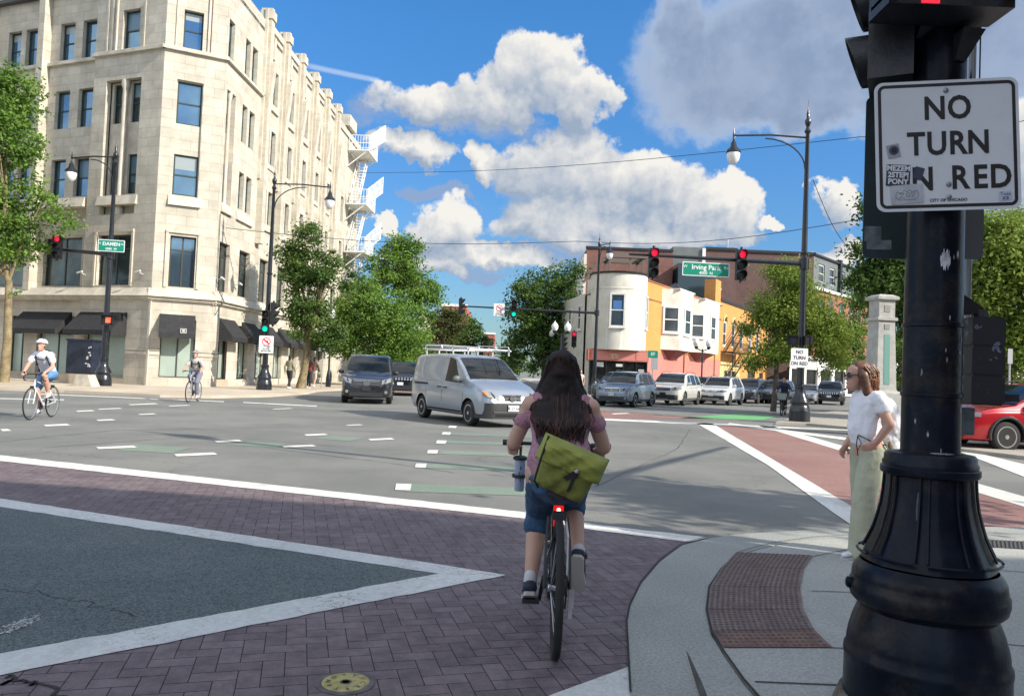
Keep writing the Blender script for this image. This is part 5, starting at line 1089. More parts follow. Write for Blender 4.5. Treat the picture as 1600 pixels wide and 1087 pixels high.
tree('olive street tree far down the street left of the red brick block', (gp(700, 100).x, 100, .1), [bl(692, 492, 100, 24, 16), bl(705, 510, 100, 20, 25), bl(675, 520, 100, 16, 30)], 5000, .17, LEAF_O, None, .18, 11, .5, .2)
tree('rounded dark tree far down the street above the van roof', (gp(735, 110).x, 110, .1), [bl(728, 515, 110, 26, 26), bl(752, 535, 110, 18, 18), bl(718, 540, 110, 30, 20)], 7000, .18, LEAF_D, None, .2, 12, .5, .15)
tree('large dark leafy tree between the van and the cream turret', (gp(850, 66).x, 66, .1), [bl(855, 460, 66, 48, 42), bl(885, 440, 66, 32, 30), bl(830, 500, 66, 38, 45), bl(860, 540, 66, 55, 50), bl(815, 455, 66, 20, 20), bl(905, 430, 66, 16, 14), bl(870, 500, 66, 45, 40), bl(805, 545, 66, 22, 35)], 26000, .13, LEAF_D, None, .3, 13, .42, .2)
tree('far hazy tree closing the street beyond the dark leafy one', (gp(790, 190).x, 190, .1), [bl(795, 560, 190, 30, 14), bl(775, 568, 190, 24, 10), bl(815, 572, 190, 25, 12)], 3000, .3, LEAF_D, None, .2, 14, .8, .1)
q = gp(1209, 36)
tree('feathery yellow green street tree before the yellow brick building', (q.x, q.y, .08), [bl(1235, 445, 36, 36, 38), bl(1250, 490, 36, 60, 42), bl(1200, 490, 36, 30, 30), bl(1290, 520, 36, 38, 35), bl(1232, 540, 36, 50, 30), bl(1180, 560, 36, 24, 16), bl(1300, 560, 36, 30, 22), bl(1210, 420, 36, 14, 16), bl(1165, 515, 36, 16, 14)], 38000, .064, LEAF_Y, None, .12, 15, .26, .22, forks=14, lean=tuple(deep(1214, 560, 36)))
tree('dark tree with low branches behind the concrete pillar', (gp(1385, 31).x, 31, .08), [bl(1385, 400, 31, 36, 45), bl(1375, 330, 31, 24, 30), bl(1400, 460, 31, 36, 45), bl(1350, 440, 31, 20, 28), bl(1430, 380, 31, 45, 60), bl(1345, 390, 31, 14, 16), bl(1440, 500, 31, 30, 30)], 30000, .085, LEAF_D, None, .16, 16, .3, .28, forks=12)
tree('broad bright green tree behind the lamp post at the right edge', (gp(1570, 30).x, 30, .08), [bl(1560, 400, 30, 55, 70), bl(1620, 430, 30, 80, 100), bl(1540, 480, 30, 45, 60), bl(1590, 540, 30, 70, 50), bl(1530, 370, 30, 24, 35), bl(1700, 420, 30, 90, 110), bl(1520, 560, 30, 28, 30)], 60000, .09, LEAF_Y, None, .25, 17, .36, .06, forks=12)
tree('mid green tree on the plaza right of the feathery street tree', (gp(1335, 44).x, 44, .08), [bl(1330, 520, 44, 28, 30), bl(1345, 470, 44, 22, 22), bl(1320, 560, 44, 30, 16), bl(1400, 540, 44, 30, 24)], 9000, .085, LEAF_M, None, .12, 18, .28, .3)
tree('sunlit tree over the near right corner, beyond the picture edge', (11.6, 4.9, .02), [(11.6, 4.9, 6.5, 2.3, 2.0, 1.7), (12.6, 4.4, 7.3, 1.6, 1.5, 1.2)], 3600, .10, LEAF_M, None, .1, 21, .3, .45)
tree('dark tree filling the gap behind the iron fence right of the pillar', (gp(1470, 40).x, 40, .08), [bl(1470, 560, 40, 60, 50), bl(1420, 590, 40, 35, 30), bl(1530, 590, 40, 45, 28), bl(1600, 600, 40, 50, 22)], 14000, .11, LEAF_D, None, .16, 22, .35, .1)
# ground under the trees: low planting by the far kerb
# ================================================================ VEHICLES
GLS = mat('car_glass', (.010, .014, .016), .08, 0, var=.6, vscale=1.2, spec=.32)
TYRE = mat('tyre_rubber', (.014, .014, .014), .8, var=.2, vscale=10); PLAST = mat('black_plastic', (.022, .023, .025), .55); RIM = mat('alloy_rim', (.5, .51, .52), .3, .8); RIMD = mat('dark_wheel_well', (.01, .01, .01), .9); DISH = mat('wheel_dish', (.045, .046, .048), .6, .3)
HL = mat('headlight_glass', (.20, .215, .23), .5, .0, spec=.35); AMB = mat('amber_lens', (.8, .22, .02), .2, coat=.5); CHR = mat('chrome', (.7, .71, .72), .15, 1.0); PLATE = mat('number_plate', (.66, .68, .72), .5); PLTX = mat('plate_ink', (.05, .06, .15), .6); BADGE = CHR
def paint(n, c, metal=.5, rough=.32): return mat(n, c, rough, metal, coat=1.0, var=.02, vscale=1.5, dirt=tuple(min(1, q * .6 + .05) for q in c), dscale=2.5, damt=.07)
V_ = Vector
def lerp(a, b, t): return a + (b - a) * t
def apply_mods(o):
    dg = bpy.context.evaluated_depsgraph_get(); me = bpy.data.meshes.new_from_object(o.evaluated_get(dg)); old = o.data; o.modifiers.clear(); o.data = me
    if old.users == 0: bpy.data.meshes.remove(old)
    return o
def make_car(label, P, body_mat, cat='car', name='parked_car', group=None):
    L, W, H, wb, fo, wr = P['L'], P['W'], P['H'], P['wb'], P['fo'], P['wr']; xf = wb / 2 + fo; prof = P['prof']; tum = P.get('tum', .32); belt = P['belt']
    px_, pz_ = zip(*prof); sm = lambda t: float(np.mean([np.interp(t + d, px_, pz_) for d in (-.05, -.02, 0, .02, .05)])) if .06 < t < L - .06 else float(np.interp(t, px_, pz_))
    zt = sm; plan = P.get('plan', [(0, .66), (.04, .77), (.1, .86), (.2, .925), (.4, .97), (.8, 1), (L - .7, 1), (L - .25, .97), (L - .06, .9), (L, .84)])
    wf = lambda t: W / 2 * float(np.interp(t, *zip(*plan))); zbf = lambda t: float(np.interp(t, (0, .1, .5, L - .5, L), (.34, .26, P.get('gc', .22), P.get('gc', .22), .36)))
    zsf = lambda t: min(lerp(belt[0], belt[1], t / L), zt(t) - .04)
    def ring(t):
        w_, z0, z1, z2 = wf(t), zbf(t), zsf(t), zt(t); ze = z2 - .07 * min(1, max(0, z2 - z1) / .3); y = lambda z: w_ * .95 - tum * max(0, z - z1)
        h = [(0, z0), (w_ * .8, z0), (w_ * .95, z0 + .05), (w_ * .995, z0 + .18), (w_, z0 + (z1 - z0) * .62), (w_ * .99, z1 - .08), (w_ * .965, z1 - .01)]
        h += [(y(lerp(z1, ze, k)), lerp(z1, ze, k)) for k in (.08, .35, .65, .9, 1)]; yr = y(ze)
        return h + [(yr - .045, z2 - .028), (yr * .82, z2 - .01), (yr * .4, z2), (0, z2 + .002)], ze, yr
    def full(t):
        h = ring(t)[0]; X = xf - t; return [Vector((X, a, b)) for a, b in h] + [Vector((X, -a, b)) for a, b in h[-2:0:-1]]
    root = thing(name, label, cat, (0, 0, 0), group=group)
    ts = sorted(set([0, .02, .05, .1, .15, .2, .3, .4, .55] + [round(t, 3) for t in np.linspace(.7, L - .5, 26)] + [L - .35, L - .2, L - .1, L - .04, L]))
    b = MB(); b.loft([full(t) for t in ts], 0, True, True); bo = b.build('body', [body_mat, RIMD], root)
    cm = MB()
    for x_ in (wb / 2, -wb / 2):
        for s_ in (1, -1): cm.lathe([(wr + .055, 0), (wr + .055, .55)], (x_, s_ * (W / 2 - .27), wr + .01), 26, 1, ax=(0, s_, 0), sm=False)
    co = cm.build('cutter', [body_mat, RIMD]); mo = bo.modifiers.new('b', 'BOOLEAN'); mo.object = co; mo.operation = 'DIFFERENCE'; mo.solver = 'EXACT'
    bpy.context.view_layer.update(); apply_mods(bo); bpy.data.objects.remove(co)
    if len(bo.data.materials) < 2: bo.data.materials.append(RIMD)
    bo.data.set_sharp_from_angle(angle=R(38))
    side_y = lambda t, z: float(np.interp(z, [p_[1] for p_ in ring(t)[0][1:12]], [p_[0] for p_ in ring(t)[0][1:12]]))
    wts = np.array([wf(t) for t in np.linspace(0, .8, 60)]); tts = np.linspace(0, .8, 60)
    def frontX(y, z):
        ty = float(np.interp(abs(y), wts, tts)); tz = 0
        for t in tts:
            if zt(t) >= z: tz = t; break
        else: tz = .8
        return xf - max(ty, tz)
    def fpatch(mb, y0, y1, z0, z1, mi=0, off=.012, zt0=0, zt1=0, n=8, sh=0, mirror=False):
        """a panel on the nose; zt0 and zt1 raise its two ends; sh slides the top sideways"""
        for s_ in ((1, -1) if mirror else (1,)):
            g = []
            for j in range(4):
                v = j / 3
                g.append([Vector((frontX(lerp(y0, y1, i / n) + sh * v, lerp(z0, z1, v) + lerp(zt0, zt1, i / n)) + off, s_ * (lerp(y0, y1, i / n) + sh * v), lerp(z0, z1, v) + lerp(zt0, zt1, i / n))) for i in range(n + 1)])
            mb.loft(g if s_ == 1 else [r_[::-1] for r_ in g], mi, False, True, closed=False)
            e = [Vector((p_.x - .05, p_.y, p_.z)) for p_ in g[-1]]; mb.loft([g[-1], e] if s_ == 1 else [g[-1][::-1], e[::-1]], mi, False, False, closed=False)
    def spatch(mb, tb0, tb1, tt0, tt1, z0, z1, side=1, mi=0, off=.009, n=8):
        g = []
        for j in range(4):
            v = j / 3; row = []
            for i in range(n + 1):
                t = lerp(lerp(tb0, tt0, v), lerp(tb1, tt1, v), i / n); lo = zsf(t) + z0 if z0 < .3 and z1 <= 0 else z0; hi = ring(t)[1] + z1 if z1 <= 0 else z1; z = lerp(lo, hi, v)
                row.append(Vector((xf - t, side * (side_y(t, z) + off), z)))
            g.append(row)
        mb.loft(g if side == 1 else [r_[::-1] for r_ in g], mi, False, True, closed=False)
    # glass
    tc, tr = P['ws']; g = MB(); rows = []
    for j in range(9):
        t = lerp(tc, tr, j / 8); _, ze, yr = ring(t); yy = min(yr - .085, wf(t) * .9 - .05); rows.append([Vector((xf - t + .006, yy * k, zt(t) + .012 - .02 * abs(k) ** 3)) for k in (-1, -.75, -.4, 0, .4, .75, 1)])
    g.loft(rows, 0, False, True, closed=False); g.build('windscreen', GLS, root)
    g = MB(); r0, r1 = P['rw']; rows = []
    for j in range(6):
        t = lerp(r0, r1, j / 5); _, ze, yr = ring(t); yy = yr - .1; rows.append([Vector((xf - t - .012, yy * k, zt(t) + .006)) for k in (-1, -.4, 0, .4, 1)])
    g.loft(rows, 0, False, True, closed=False); g.build('rear_window', GLS, root)
    for s_ in (1, -1):
        for q in P['sw']: g = MB(); spatch(g, *q, .035, -.035, s_); g.build('side_window', GLS, root)
    # body lines
    ln = MB()
    for s_ in (1, -1):
        for t in P['seams']: spatch(ln, t, t + .012, t, t + .012, .34, zsf(t) - .02, s_, 0, .004, 1)
        spatch(ln, P['fo'] + wr + .08, L - (L - fo - wb) - wr - .08, P['fo'] + wr + .08, L - (L - fo - wb) - wr - .08, .24, P.get('clad', .36), s_, 1 if P.get('clad') else 0, .012 if P.get('clad') else .003, 16)
    ln.build('door_seam', [RIMD, PLAST], root)
    hd = MB()
    for s_ in (1, -1):
        for t in P['handles']: y = side_y(t, .92 if H < 1.8 else 1.02); zz = zsf(t) - .14; hd.box(xf - t - .1, xf - t + .1, min(s_ * (y - .01), s_ * (y + .04)), max(s_ * (y - .01), s_ * (y + .04)), zz - .015, zz + .015)
    hd.build('door_handle', P.get('hm', body_mat), root)
    for s_ in (1, -1):
        m_ = MB(); t = tc + .33; z = zsf(t) + .12; y = side_y(t, z)
        m_.ball((xf - t, s_ * (y + .15), z + .02), .12, 10, 0, (.55, .95, .72)); m_.box(xf - t - .05, xf - t + .02, min(s_ * (y - .05), s_ * (y + .1)), max(s_ * (y - .05), s_ * (y + .1)), z - .06, z - .02); m_.build('wing_mirror', P.get('mm', body_mat), root)
    # nose
    lb = MB(); fpatch(lb, -P['lb'][0], P['lb'][0], P['lb'][1], P['lb'][2], 0, .014, n=16); lb.build('lower_bumper', PLAST, root)
    if P.get('wedge'):
        for s_ in (1, -1): lb = MB(); n_ = 9; yy = [lerp(.55, .855, i / n_) for i in range(n_ + 1)]; g = [[V_((frontX(y, .56) + .013, s_ * y, lerp(.56, .58 + .15 * (i / n_) ** 1.3, v))) for i, y in enumerate(yy)] for v in (0, .5, 1)]; lb.loft(g if s_ == 1 else [q[::-1] for q in g], 0, False, True, closed=False); lb.build('bumper_corner', PLAST, root)
    if P.get('skid'): lb = MB(); fpatch(lb, -P['skid'][0], P['skid'][0], P['skid'][1], P['skid'][2], 0, .03, n=12); lb.build('skid_plate', mat('silver_skid', (.38, .39, .4), .4, .6), root)
    gw_, g0, g1 = P['gr'][:3]; gm = MB(); fpatch(gm, -gw_, gw_, g0, g1, 0, .018, n=12)
    for k in range(P.get('slats', 3)): zz = lerp(g0, g1, (k + .5) / P.get('slats', 3)); fpatch(gm, -gw_ + .03, gw_ - .03, zz - .012, zz + .012, 1, .028, n=10)
    if P.get('vbars'):
        for k in range(8): yy = lerp(-gw_, gw_, k / 7); fpatch(gm, yy - .018, yy + .018, g0, g1, 1, .03, n=2)
    fpatch(gm, -gw_ - .02, gw_ + .02, g1 - .01, g1 + .02, 1, .024, n=10); gm.build('grille', [PLAST, P.get('gm', CHR)], root)
    if P.get('badge'):
        c = Vector((frontX(0, (g0 + g1) / 2) + .035, 0, (g0 + g1) / 2)); r_ = P['badge']; bd = MB()
        bd.lathe([(r_, 0), (r_, .015), (r_ * .78, .015), (r_ * .78, 0)], c, 20, ax=(1, 0, 0))
        if P.get('star'):
            for a in (90, 210, 330): bd.tube([c + Vector((.01, 0, 0)), c + Vector((.01, r_ * .85 * math.cos(R(a)), r_ * .85 * math.sin(R(a))))], [.014, .005], 4)
        elif P.get('bar'): bd.box(c.x, c.x + .02, -r_ * 1.2, r_ * 1.2, c.z - r_ * .2, c.z + r_ * .2)
        elif P.get('vw'):
            for ya, yb, za, zb in ((-.6, 0, .6, -.5), (.6, 0, .6, -.5), (-.3, 0, .6, .05), (.3, 0, .6, .05)): bd.tube([c + Vector((.01, ya * r_, za * r_)), c + Vector((.01, yb * r_, zb * r_))], .006, 4)
        bd.build('badge', BADGE, root)
    for s_ in (1, -1):
        h = MB(); y0, y1, z0, z1, k0, k1 = P['hl']
        def fp(mb, a, b_, c_, d__, mi, off, e0=0, e1=0):
            n = 8; gg = []
            for j in range(4):
                v = j / 3; gg.append([Vector((frontX(lerp(a, b_, i / n), lerp(c_, d__, v) + lerp(e0, e1, i / n)) + off, s_ * lerp(a, b_, i / n), lerp(c_, d__, v) + lerp(e0, e1, i / n))) for i in range(n + 1)])
            mb.loft(gg if s_ == 1 else [q[::-1] for q in gg], mi, False, True, closed=False)
        fp(h, y0, y1, z0, z1, 0, .02, k0, k1); fp(h, lerp(y0, y1, .3), lerp(y0, y1, .5), lerp(z0, z1, .25), lerp(z0, z1, .8), 1, .026, k0, k1)
        if P.get('amber'): fp(h, lerp(y0, y1, .72), y1 - .005, lerp(z0, z1, .2), lerp(z0, z1, .85), 2, .026, k0 * .3 + k1 * .7, k1)
        h.build('headlight', [HL, RIMD, AMB], root)
        if P.get('fog'): f = MB(); c = Vector((frontX(P['fog'][0], P['fog'][1]) + .02, s_ * P['fog'][0], P['fog'][1])); f.lathe([(.06, 0), (.06, .012), (.03, .02), (0, .02)], c, 12, ax=(1, 0, 0)); f.build('fog_light', HL, root)
    pl = MB(); pz = P['pl']; fpatch(pl, -.155, .155, pz - .075, pz + .075, 0, .045, n=2); po = pl.build('number_plate', P.get('plm', PLATE), root)
    if P.get('ptext'): tt = MB(); tt.text(P['ptext'], .11, Matrix(((0, 0, 1, frontX(0, pz) + .049), (1, 0, 0, 0), (0, 1, 0, pz - .005), (0, 0, 0, 1)))); tt.build('lettering', PLTX, po)
    wp = MB()
    for s_ in (.35, -.3): wp.tube([(xf - tc + .03, s_ * W * .5, zt(tc) + .03), (xf - tc - .1, s_ * W * .5 + .5 * (1 if s_ < 0 else -1) * -1, zt(tc + .12) + .03)], .009, 4)
    wp.build('wiper', RIMD, root)
    if P.get('rails'):
        for s_ in (1, -1):
            r_ = MB(); a, e = P['rails']; pts = [Vector((xf - t, s_ * (ring(t)[2] - .07), zt(t) + (.05 if 0 < k < 5 else -.01))) for k, t in enumerate([lerp(a, e, q / 5) for q in range(6)])]; r_.tube(pts, .018, 5); r_.build('roof_rail', P.get('rm', PLAST), root)
    # wheels
    for x_ in (wb / 2, -wb / 2):
        for s_ in (1, -1):
            c = Vector((x_, s_ * (W / 2 - .235), wr)); w_ = MB(); w_.lathe([(wr * .66, .0), (wr * .9, .0), (wr * .985, .03), (wr, .06), (wr, .16), (wr * .985, .19), (wr * .9, .215), (wr * .66, .21)], c, 30, ax=(0, s_, 0)); wo_ = w_.build('wheel', TYRE, root)
            r_ = MB(); r_.lathe([(wr * .67, .12), (wr * .67, .2), (wr * .62, .205), (wr * .60, .13), (0, .12)], c, 26, ax=(0, s_, 0), mi=1, cap=False); ns = P.get('spokes', 5)
            r_.lathe([(wr * .68, .19), (wr * .68, .212), (wr * .61, .212), (wr * .61, .19)], c, 28, ax=(0, s_, 0)); r_.lathe([(wr * .15, .14), (wr * .14, .215), (0, .22)], c, 14, ax=(0, s_, 0))
            for k in range(ns):
                for dd in ((-.13, .13) if P.get('dbl') else (0,)):
                    a = 2 * PI * k / ns + .3; d_1 = Vector((math.cos(a + dd), 0, math.sin(a + dd))); tn_ = Vector((-d_1.z, 0, d_1.x)); ww = wr * P.get('spw', .15) * (1 if not P.get('dbl') else .6); yo = Vector((0, s_, 0))
                    i_, o_2 = c + yo * .2 + d_1 * wr * .1, c + yo * .21 + d_1 * wr * .63
                    r_.hexa([i_ - tn_ * ww - yo * .03, i_ + tn_ * ww - yo * .03, o_2 + tn_ * ww * 1.1 - yo * .03, o_2 - tn_ * ww * 1.1 - yo * .03, i_ - tn_ * ww, i_ + tn_ * ww, o_2 + tn_ * ww * 1.1, o_2 - tn_ * ww * 1.1])
            r_.build('rim', [P.get('rimm', RIM), DISH], wo_)
            if P.get('arch'):
                a_ = MB(); cc_ = Vector((x_, s_ * (W / 2 - .0), wr + .01)); pts = [cc_ + Vector(((wr + .075) * math.cos(t), 0, (wr + .075) * math.sin(t))) for t in np.linspace(R(-12), R(192), 20)]; a_.tube(pts, .035, 6); a_.build('arch_trim', PLAST, root)
    root['H'] = 0; del root['H']
    return root, ring, zt, xf
VAN = dict(L=4.73, W=1.74, H=1.87, wb=2.93, fo=.82, wr=.325, tum=.16, belt=(1.0, 1.16), gc=.24, ws=(.98, 1.78), rw=(4.62, 4.71),
    prof=[(0, .60), (.03, .72), (.08, .84), (.25, .95), (.6, 1.08), (.95, 1.18), (1.4, 1.52), (1.8, 1.765), (2.1, 1.845), (3, 1.87), (4.3, 1.85), (4.6, 1.80), (4.73, 1.35)],
    sw=[(1.32, 2.28, 1.86, 2.22)], seams=(1.12, 2.38, 3.45), handles=(2.2, 2.55), lb=(.862, .23, .62), gr=(.25, .68, .81), slats=2, badge=.085, bar=1, hl=(.38, .80, .70, .84, -.02, .10), amber=1, pl=.50, ptext='B 2716', hm=PLAST, mm=mat('grey_mirror', (.12, .13, .14), .5), spokes=9, spw=.085, gm=PLAST)
vr, vring, vzt, vxf = make_car('silver grey compact delivery van with a roof rack crossing in mid junction', VAN, paint('silver_blue_paint', (.32, .355, .40), .45), 'van', 'delivery_van')
fw, rw = at(733, 665), at(660, 655)
dvec = Vector((1.48, -2.52, 0)).normalized(); ctr = Vector((-1.02, 19.7, 0)); right = Vector((dvec.y, -dvec.x, 0)); ctr = ctr - dvec * 1.465 - right * .80
place(vr, ctr, math.atan2(dvec.y, dvec.x))
nz = MB()
nz.box(vxf, vxf + .022, -.5, .5, .285, .345); nz.build('intake', RIMD, vr)
for s_ in (1, -1):
    nz = MB(); nz.box(-1.95, -1.05, min(s_ * .855, s_ * .878), max(s_ * .855, s_ * .878), .985, 1.03); nz.build('door_rail', RIMD, vr)
lp_ = MB(); lp_.box(vxf + .0, vxf + .035, -.56, .56, .385, .41); lp_.build('bumper_lip', mat('grey_lip', (.10, .105, .11), .45), vr)
ra = MB()
for s_ in (.62, -.62): ra.tube([(1.0, s_, 1.98), (-1.9, s_, 2.0)], .025, 6)
for x_ in (.9, 0, -.9, -1.75):
    ra.tube([(x_, -.66, 1.99), (x_, .66, 1.99)], .02, 6)
    for s_ in (.62, -.62): ra.tube([(x_, s_, 1.84), (x_, s_, 1.99)], .022, 6)
for s_ in (.6, -.6): ra.tube([(-.75, s_, 2.0), (-.8, s_, 2.1), (-1.85, s_, 2.12), (-1.95, s_, 2.0)], .016, 6)
for k in range(7): ra.tube([(-.85 - k * .17, -.6, 2.1), (-.85 - k * .17, .6, 2.1)], .009, 4)
for s_ in (.6, .2): ra.tube([(.95, s_, 2.0), (.9, s_, 2.08), (-.1, s_, 2.1)], .014, 6)
ra.build('roof_rack', mat('white_rack', (.62, .63, .62), .4, .3), vr)
ra = MB(); ra.tube([(.2, 0, 1.85), (.1, 0, 2.1)], .008, 4); ra.build('aerial', RIMD, vr)
MINI = dict(L=5.14, W=1.93, H=1.9, wb=3.2, fo=.9, wr=.345, tum=.17, belt=(1.02, 1.15), gc=.22, ws=(.95, 1.75), rw=(5.0, 5.12),
    prof=[(0, .70), (.03, .82), (.08, .92), (.3, 1.02), (.6, 1.1), (.92, 1.19), (1.4, 1.58), (1.78, 1.80), (2.1, 1.88), (3, 1.9), (4.7, 1.87), (5.0, 1.8), (5.14, 1.3)],
    sw=[(1.2, 2.2, 1.78, 2.15), (2.3, 3.55, 2.3, 3.5), (3.65, 4.75, 3.65, 4.6)], seams=(1.15, 2.25, 3.6), handles=(2.1, 2.5), lb=(.62, .30, .44), gr=(.50, .70, .90), slats=2, badge=.115, star=1, hl=(.56, .90, .76, .92, -.01, .09), pl=.58, plm=PLAST, fog=(.72, .46), spokes=8, spw=.10, mm=PLAST)
mr, *_ = make_car('dark grey passenger minivan waiting at the far side facing the viewer', MINI, paint('dark_grey_paint', (.026, .027, .032), .5, .25), 'minivan', 'minivan')
mc2 = at(600, 629); az_ = R(190 + 12)          # heading, clockwise from forward
def head(o, x, y, azdeg, z=0.0): a = R(90 - azdeg); place(o, (x, y, z), a)
q = at(548, 629); head(mr, q.x + .35, q.y + 1.6 + .2, 172)
JEEP = dict(L=4.8, W=1.94, H=1.76, wb=2.92, fo=.88, wr=.38, tum=.34, belt=(1.02, 1.12), gc=.28, ws=(1.15, 1.85), rw=(4.4, 4.75), prof=[(0, .82), (.03, .98), (.1, 1.06), (.5, 1.12), (1.12, 1.17), (1.5, 1.45), (1.9, 1.68), (2.3, 1.75), (3.3, 1.76), (4.3, 1.70), (4.6, 1.4), (4.8, 1.05)],
    sw=[(1.45, 2.35, 1.95, 2.32), (2.45, 3.35, 2.45, 3.3), (3.5, 4.15, 3.45, 3.95)], seams=(1.3, 2.4, 3.4), handles=(2.2, 3.2), lb=(.8, .32, .55), gr=(.52, .80, .96), slats=0, vbars=1, hl=(.56, .90, .82, .97, 0, .03), pl=.62, fog=(.7, .5), spokes=5, rails=(1.9, 4.2), clad=.42, arch=1)
jr, *_ = make_car('black off-road utility vehicle behind the dark minivan with a chrome slotted grille', JEEP, paint('black_car_paint', (.012, .014, .018), .3, .22), 'utility vehicle', 'utility_vehicle')
q = at(624, 618); head(jr, q.x, q.y + 1.9, 178)
jr2 = copy_tree(jr, label='dark blue off-road utility vehicle far right of the queue before the white shops', category='utility vehicle')
q = at(1304, 632.5); head(jr2, q.x + .3, q.y + 1.5, 205)
SUV = dict(L=4.6, W=1.8, H=1.72, wb=2.64, fo=.92, wr=.345, tum=.36, belt=(.96, 1.08), gc=.24, ws=(1.2, 1.95), rw=(4.25, 4.55), prof=[(0, .70), (.03, .84), (.08, .92), (.4, 1.0), (.8, 1.05), (1.18, 1.10), (1.6, 1.42), (1.95, 1.63), (2.3, 1.69), (3.2, 1.7), (4.1, 1.65), (4.4, 1.3), (4.6, .95)],
    sw=[(1.5, 2.35, 2.0, 2.32), (2.45, 3.3, 2.45, 3.2), (3.42, 4.0, 3.35, 3.8)], seams=(1.3, 2.4, 3.3), handles=(2.2, 3.15), lb=(.74, .32, .50), gr=(.34, .72, .88), slats=3, badge=.05, bar=1, hl=(.42, .84, .74, .88, .0, .05), pl=.60, fog=(.66, .42), spokes=5, dbl=1, rails=(1.9, 4.0), ptext='AV 510')
fr_, *_ = make_car('silver blue estate car at the front of the queue before the pink wall', SUV, paint('silver_blue_car_paint', (.24, .28, .34), .5), 'car', 'estate_car')
q = at(982, 637); head(fr_, q.x + .25, q.y + 2.3, 207)
DK = dict(SUV); DK.update(H=1.65, ptext=None, plm=PLAST, rails=None, hl=(.45, .84, .72, .84, 0, .04))
dk, *_ = make_car('dark green car half hidden behind the silver blue estate car', DK, paint('dark_olive_paint', (.05, .055, .04), .4), 'car', 'parked_car')
q = at(945, 632); head(dk, q.x + 1.2, q.y + 3.8, 207)
ACA = dict(L=5.1, W=1.95, H=1.78, wb=3.02, fo=.98, wr=.375, tum=.3, belt=(1.02, 1.12), gc=.26, ws=(1.25, 2.0), rw=(4.75, 5.05), prof=[(0, .74), (.03, .9), (.08, 1.0), (.5, 1.08), (1.0, 1.14), (1.25, 1.19), (1.65, 1.5), (2.0, 1.7), (2.4, 1.77), (3.6, 1.78), (4.6, 1.7), (4.9, 1.4), (5.1, 1.0)],
    sw=[(1.55, 2.5, 2.05, 2.45), (2.6, 3.55, 2.6, 3.5), (3.7, 4.6, 3.65, 4.3)], seams=(1.4, 2.55, 3.6), handles=(2.35, 3.4), lb=(.8, .32, .58), gr=(.40, .80, .96), slats=2, badge=.06, bar=1, hl=(.46, .93, .82, .99, 0, .05), pl=.62, skid=(.3, .30, .36), fog=(.7, .5), spokes=6, clad=.40, rails=(2.0, 4.4), plm=PLAST)
ac, *_ = make_car('pearl white large utility vehicle, second in the queue of oncoming cars', ACA, paint('pearl_white_paint', (.55, .54, .49), .05), 'utility vehicle', 'utility_vehicle')
q = at(1058, 635); head(ac, q.x + .55, q.y + 3.2, 207)
da = copy_tree(dk, label='black car roof showing between the white utility vehicle and the smaller white one', category='car')
q = at(1100, 631); head(da, q.x + 1.2, q.y + 6.2, 209)
TG = dict(SUV); TG.update(L=4.7, W=1.84, H=1.67, wb=2.79, fo=.9, hl=(.40, .86, .76, .87, .0, .03), gr=(.40, .74, .86), badge=.07, bar=0, vw=1, lb=(.76, .32, .56), skid=(.5, .34, .40), clad=.36, ptext=None, fog=None, spokes=5, gm=CHR)
tg, *_ = make_car('white utility vehicle with black grille, third in the queue of oncoming cars', TG, paint('bright_white_paint', (.60, .61, .62), .05), 'utility vehicle', 'utility_vehicle')
q = at(1133, 634); head(tg, q.x + .5, q.y + 2.7, 210)
EQ = dict(SUV); EQ.update(ptext=None, plm=PLAST, gr=(.42, .66, .90), rails=None)
eq, *_ = make_car('dark blue grey utility vehicle behind the white one with black grille', EQ, paint('dark_blue_paint', (.03, .038, .055), .45, .25), 'utility vehicle', 'utility_vehicle')
q = at(1184, 631.5); head(eq, q.x + .4, q.y + 2.8, 212)
e2 = copy_tree(eq, label='black car mostly hidden behind the plaza lamp post and the dark cyclist', category='utility vehicle')
q = at(1240, 633); head(e2, q.x - .2, q.y + 2.6, 210)
SED = dict(SUV); SED.update(L=4.7, W=1.82, H=1.45, wb=2.75, wr=.32, belt=(.88, .98), gc=.18, ws=(1.25, 2.1), rw=(3.55, 4.2), prof=[(0, .60), (.03, .70), (.08, .78), (.5, .86), (1.2, .96), (1.7, 1.2), (2.15, 1.40), (2.6, 1.45), (3.1, 1.44), (3.6, 1.32), (4.1, 1.08), (4.55, 1.04), (4.7, .8)], sw=[(1.55, 2.4, 2.15, 2.38), (2.5, 3.45, 2.5, 3.15)], seams=(1.35, 2.45, 3.4), hl=(.44, .84, .62, .74, 0, .04), gr=(.3, .60, .70), lb=(.7, .26, .42), pl=.5, fog=None, rails=None, ptext=None)
sd, *_ = make_car('light grey saloon car right of the plaza lamp post', SED, paint('light_grey_paint', (.32, .34, .36), .4), 'car', 'saloon_car')
q = at(1275, 632); head(sd, q.x + .3, q.y + 2.4, 208)
RX = dict(SUV); RX.update(L=4.89, W=1.9, H=1.72, wb=2.79, fo=1.03, wr=.37, prof=[(0, .60), (.03, .74), (.1, .86), (.4, .97), (.9, 1.06), (1.3, 1.12), (1.8, 1.42), (2.2, 1.62), (2.6, 1.69), (3.3, 1.69), (4.2, 1.6), (4.6, 1.25), (4.89, .95)], ws=(1.32, 2.15), sw=[(1.7, 2.6, 2.3, 2.55), (2.7, 3.6, 2.7, 3.4), (3.7, 4.25, 3.65, 3.9)], seams=(1.45, 2.65, 3.6), arch=1, clad=.36, spokes=5, dbl=1, spw=.17, hl=(.5, .92, .72, .82, 0, .1), ptext=None)
rx, *_ = make_car('bright red utility vehicle nosing in at the right edge with dark multi-spoke wheels', RX, paint('metallic_red_paint', (.42, .012, .02), .35, .25), 'utility vehicle', 'utility_vehicle')
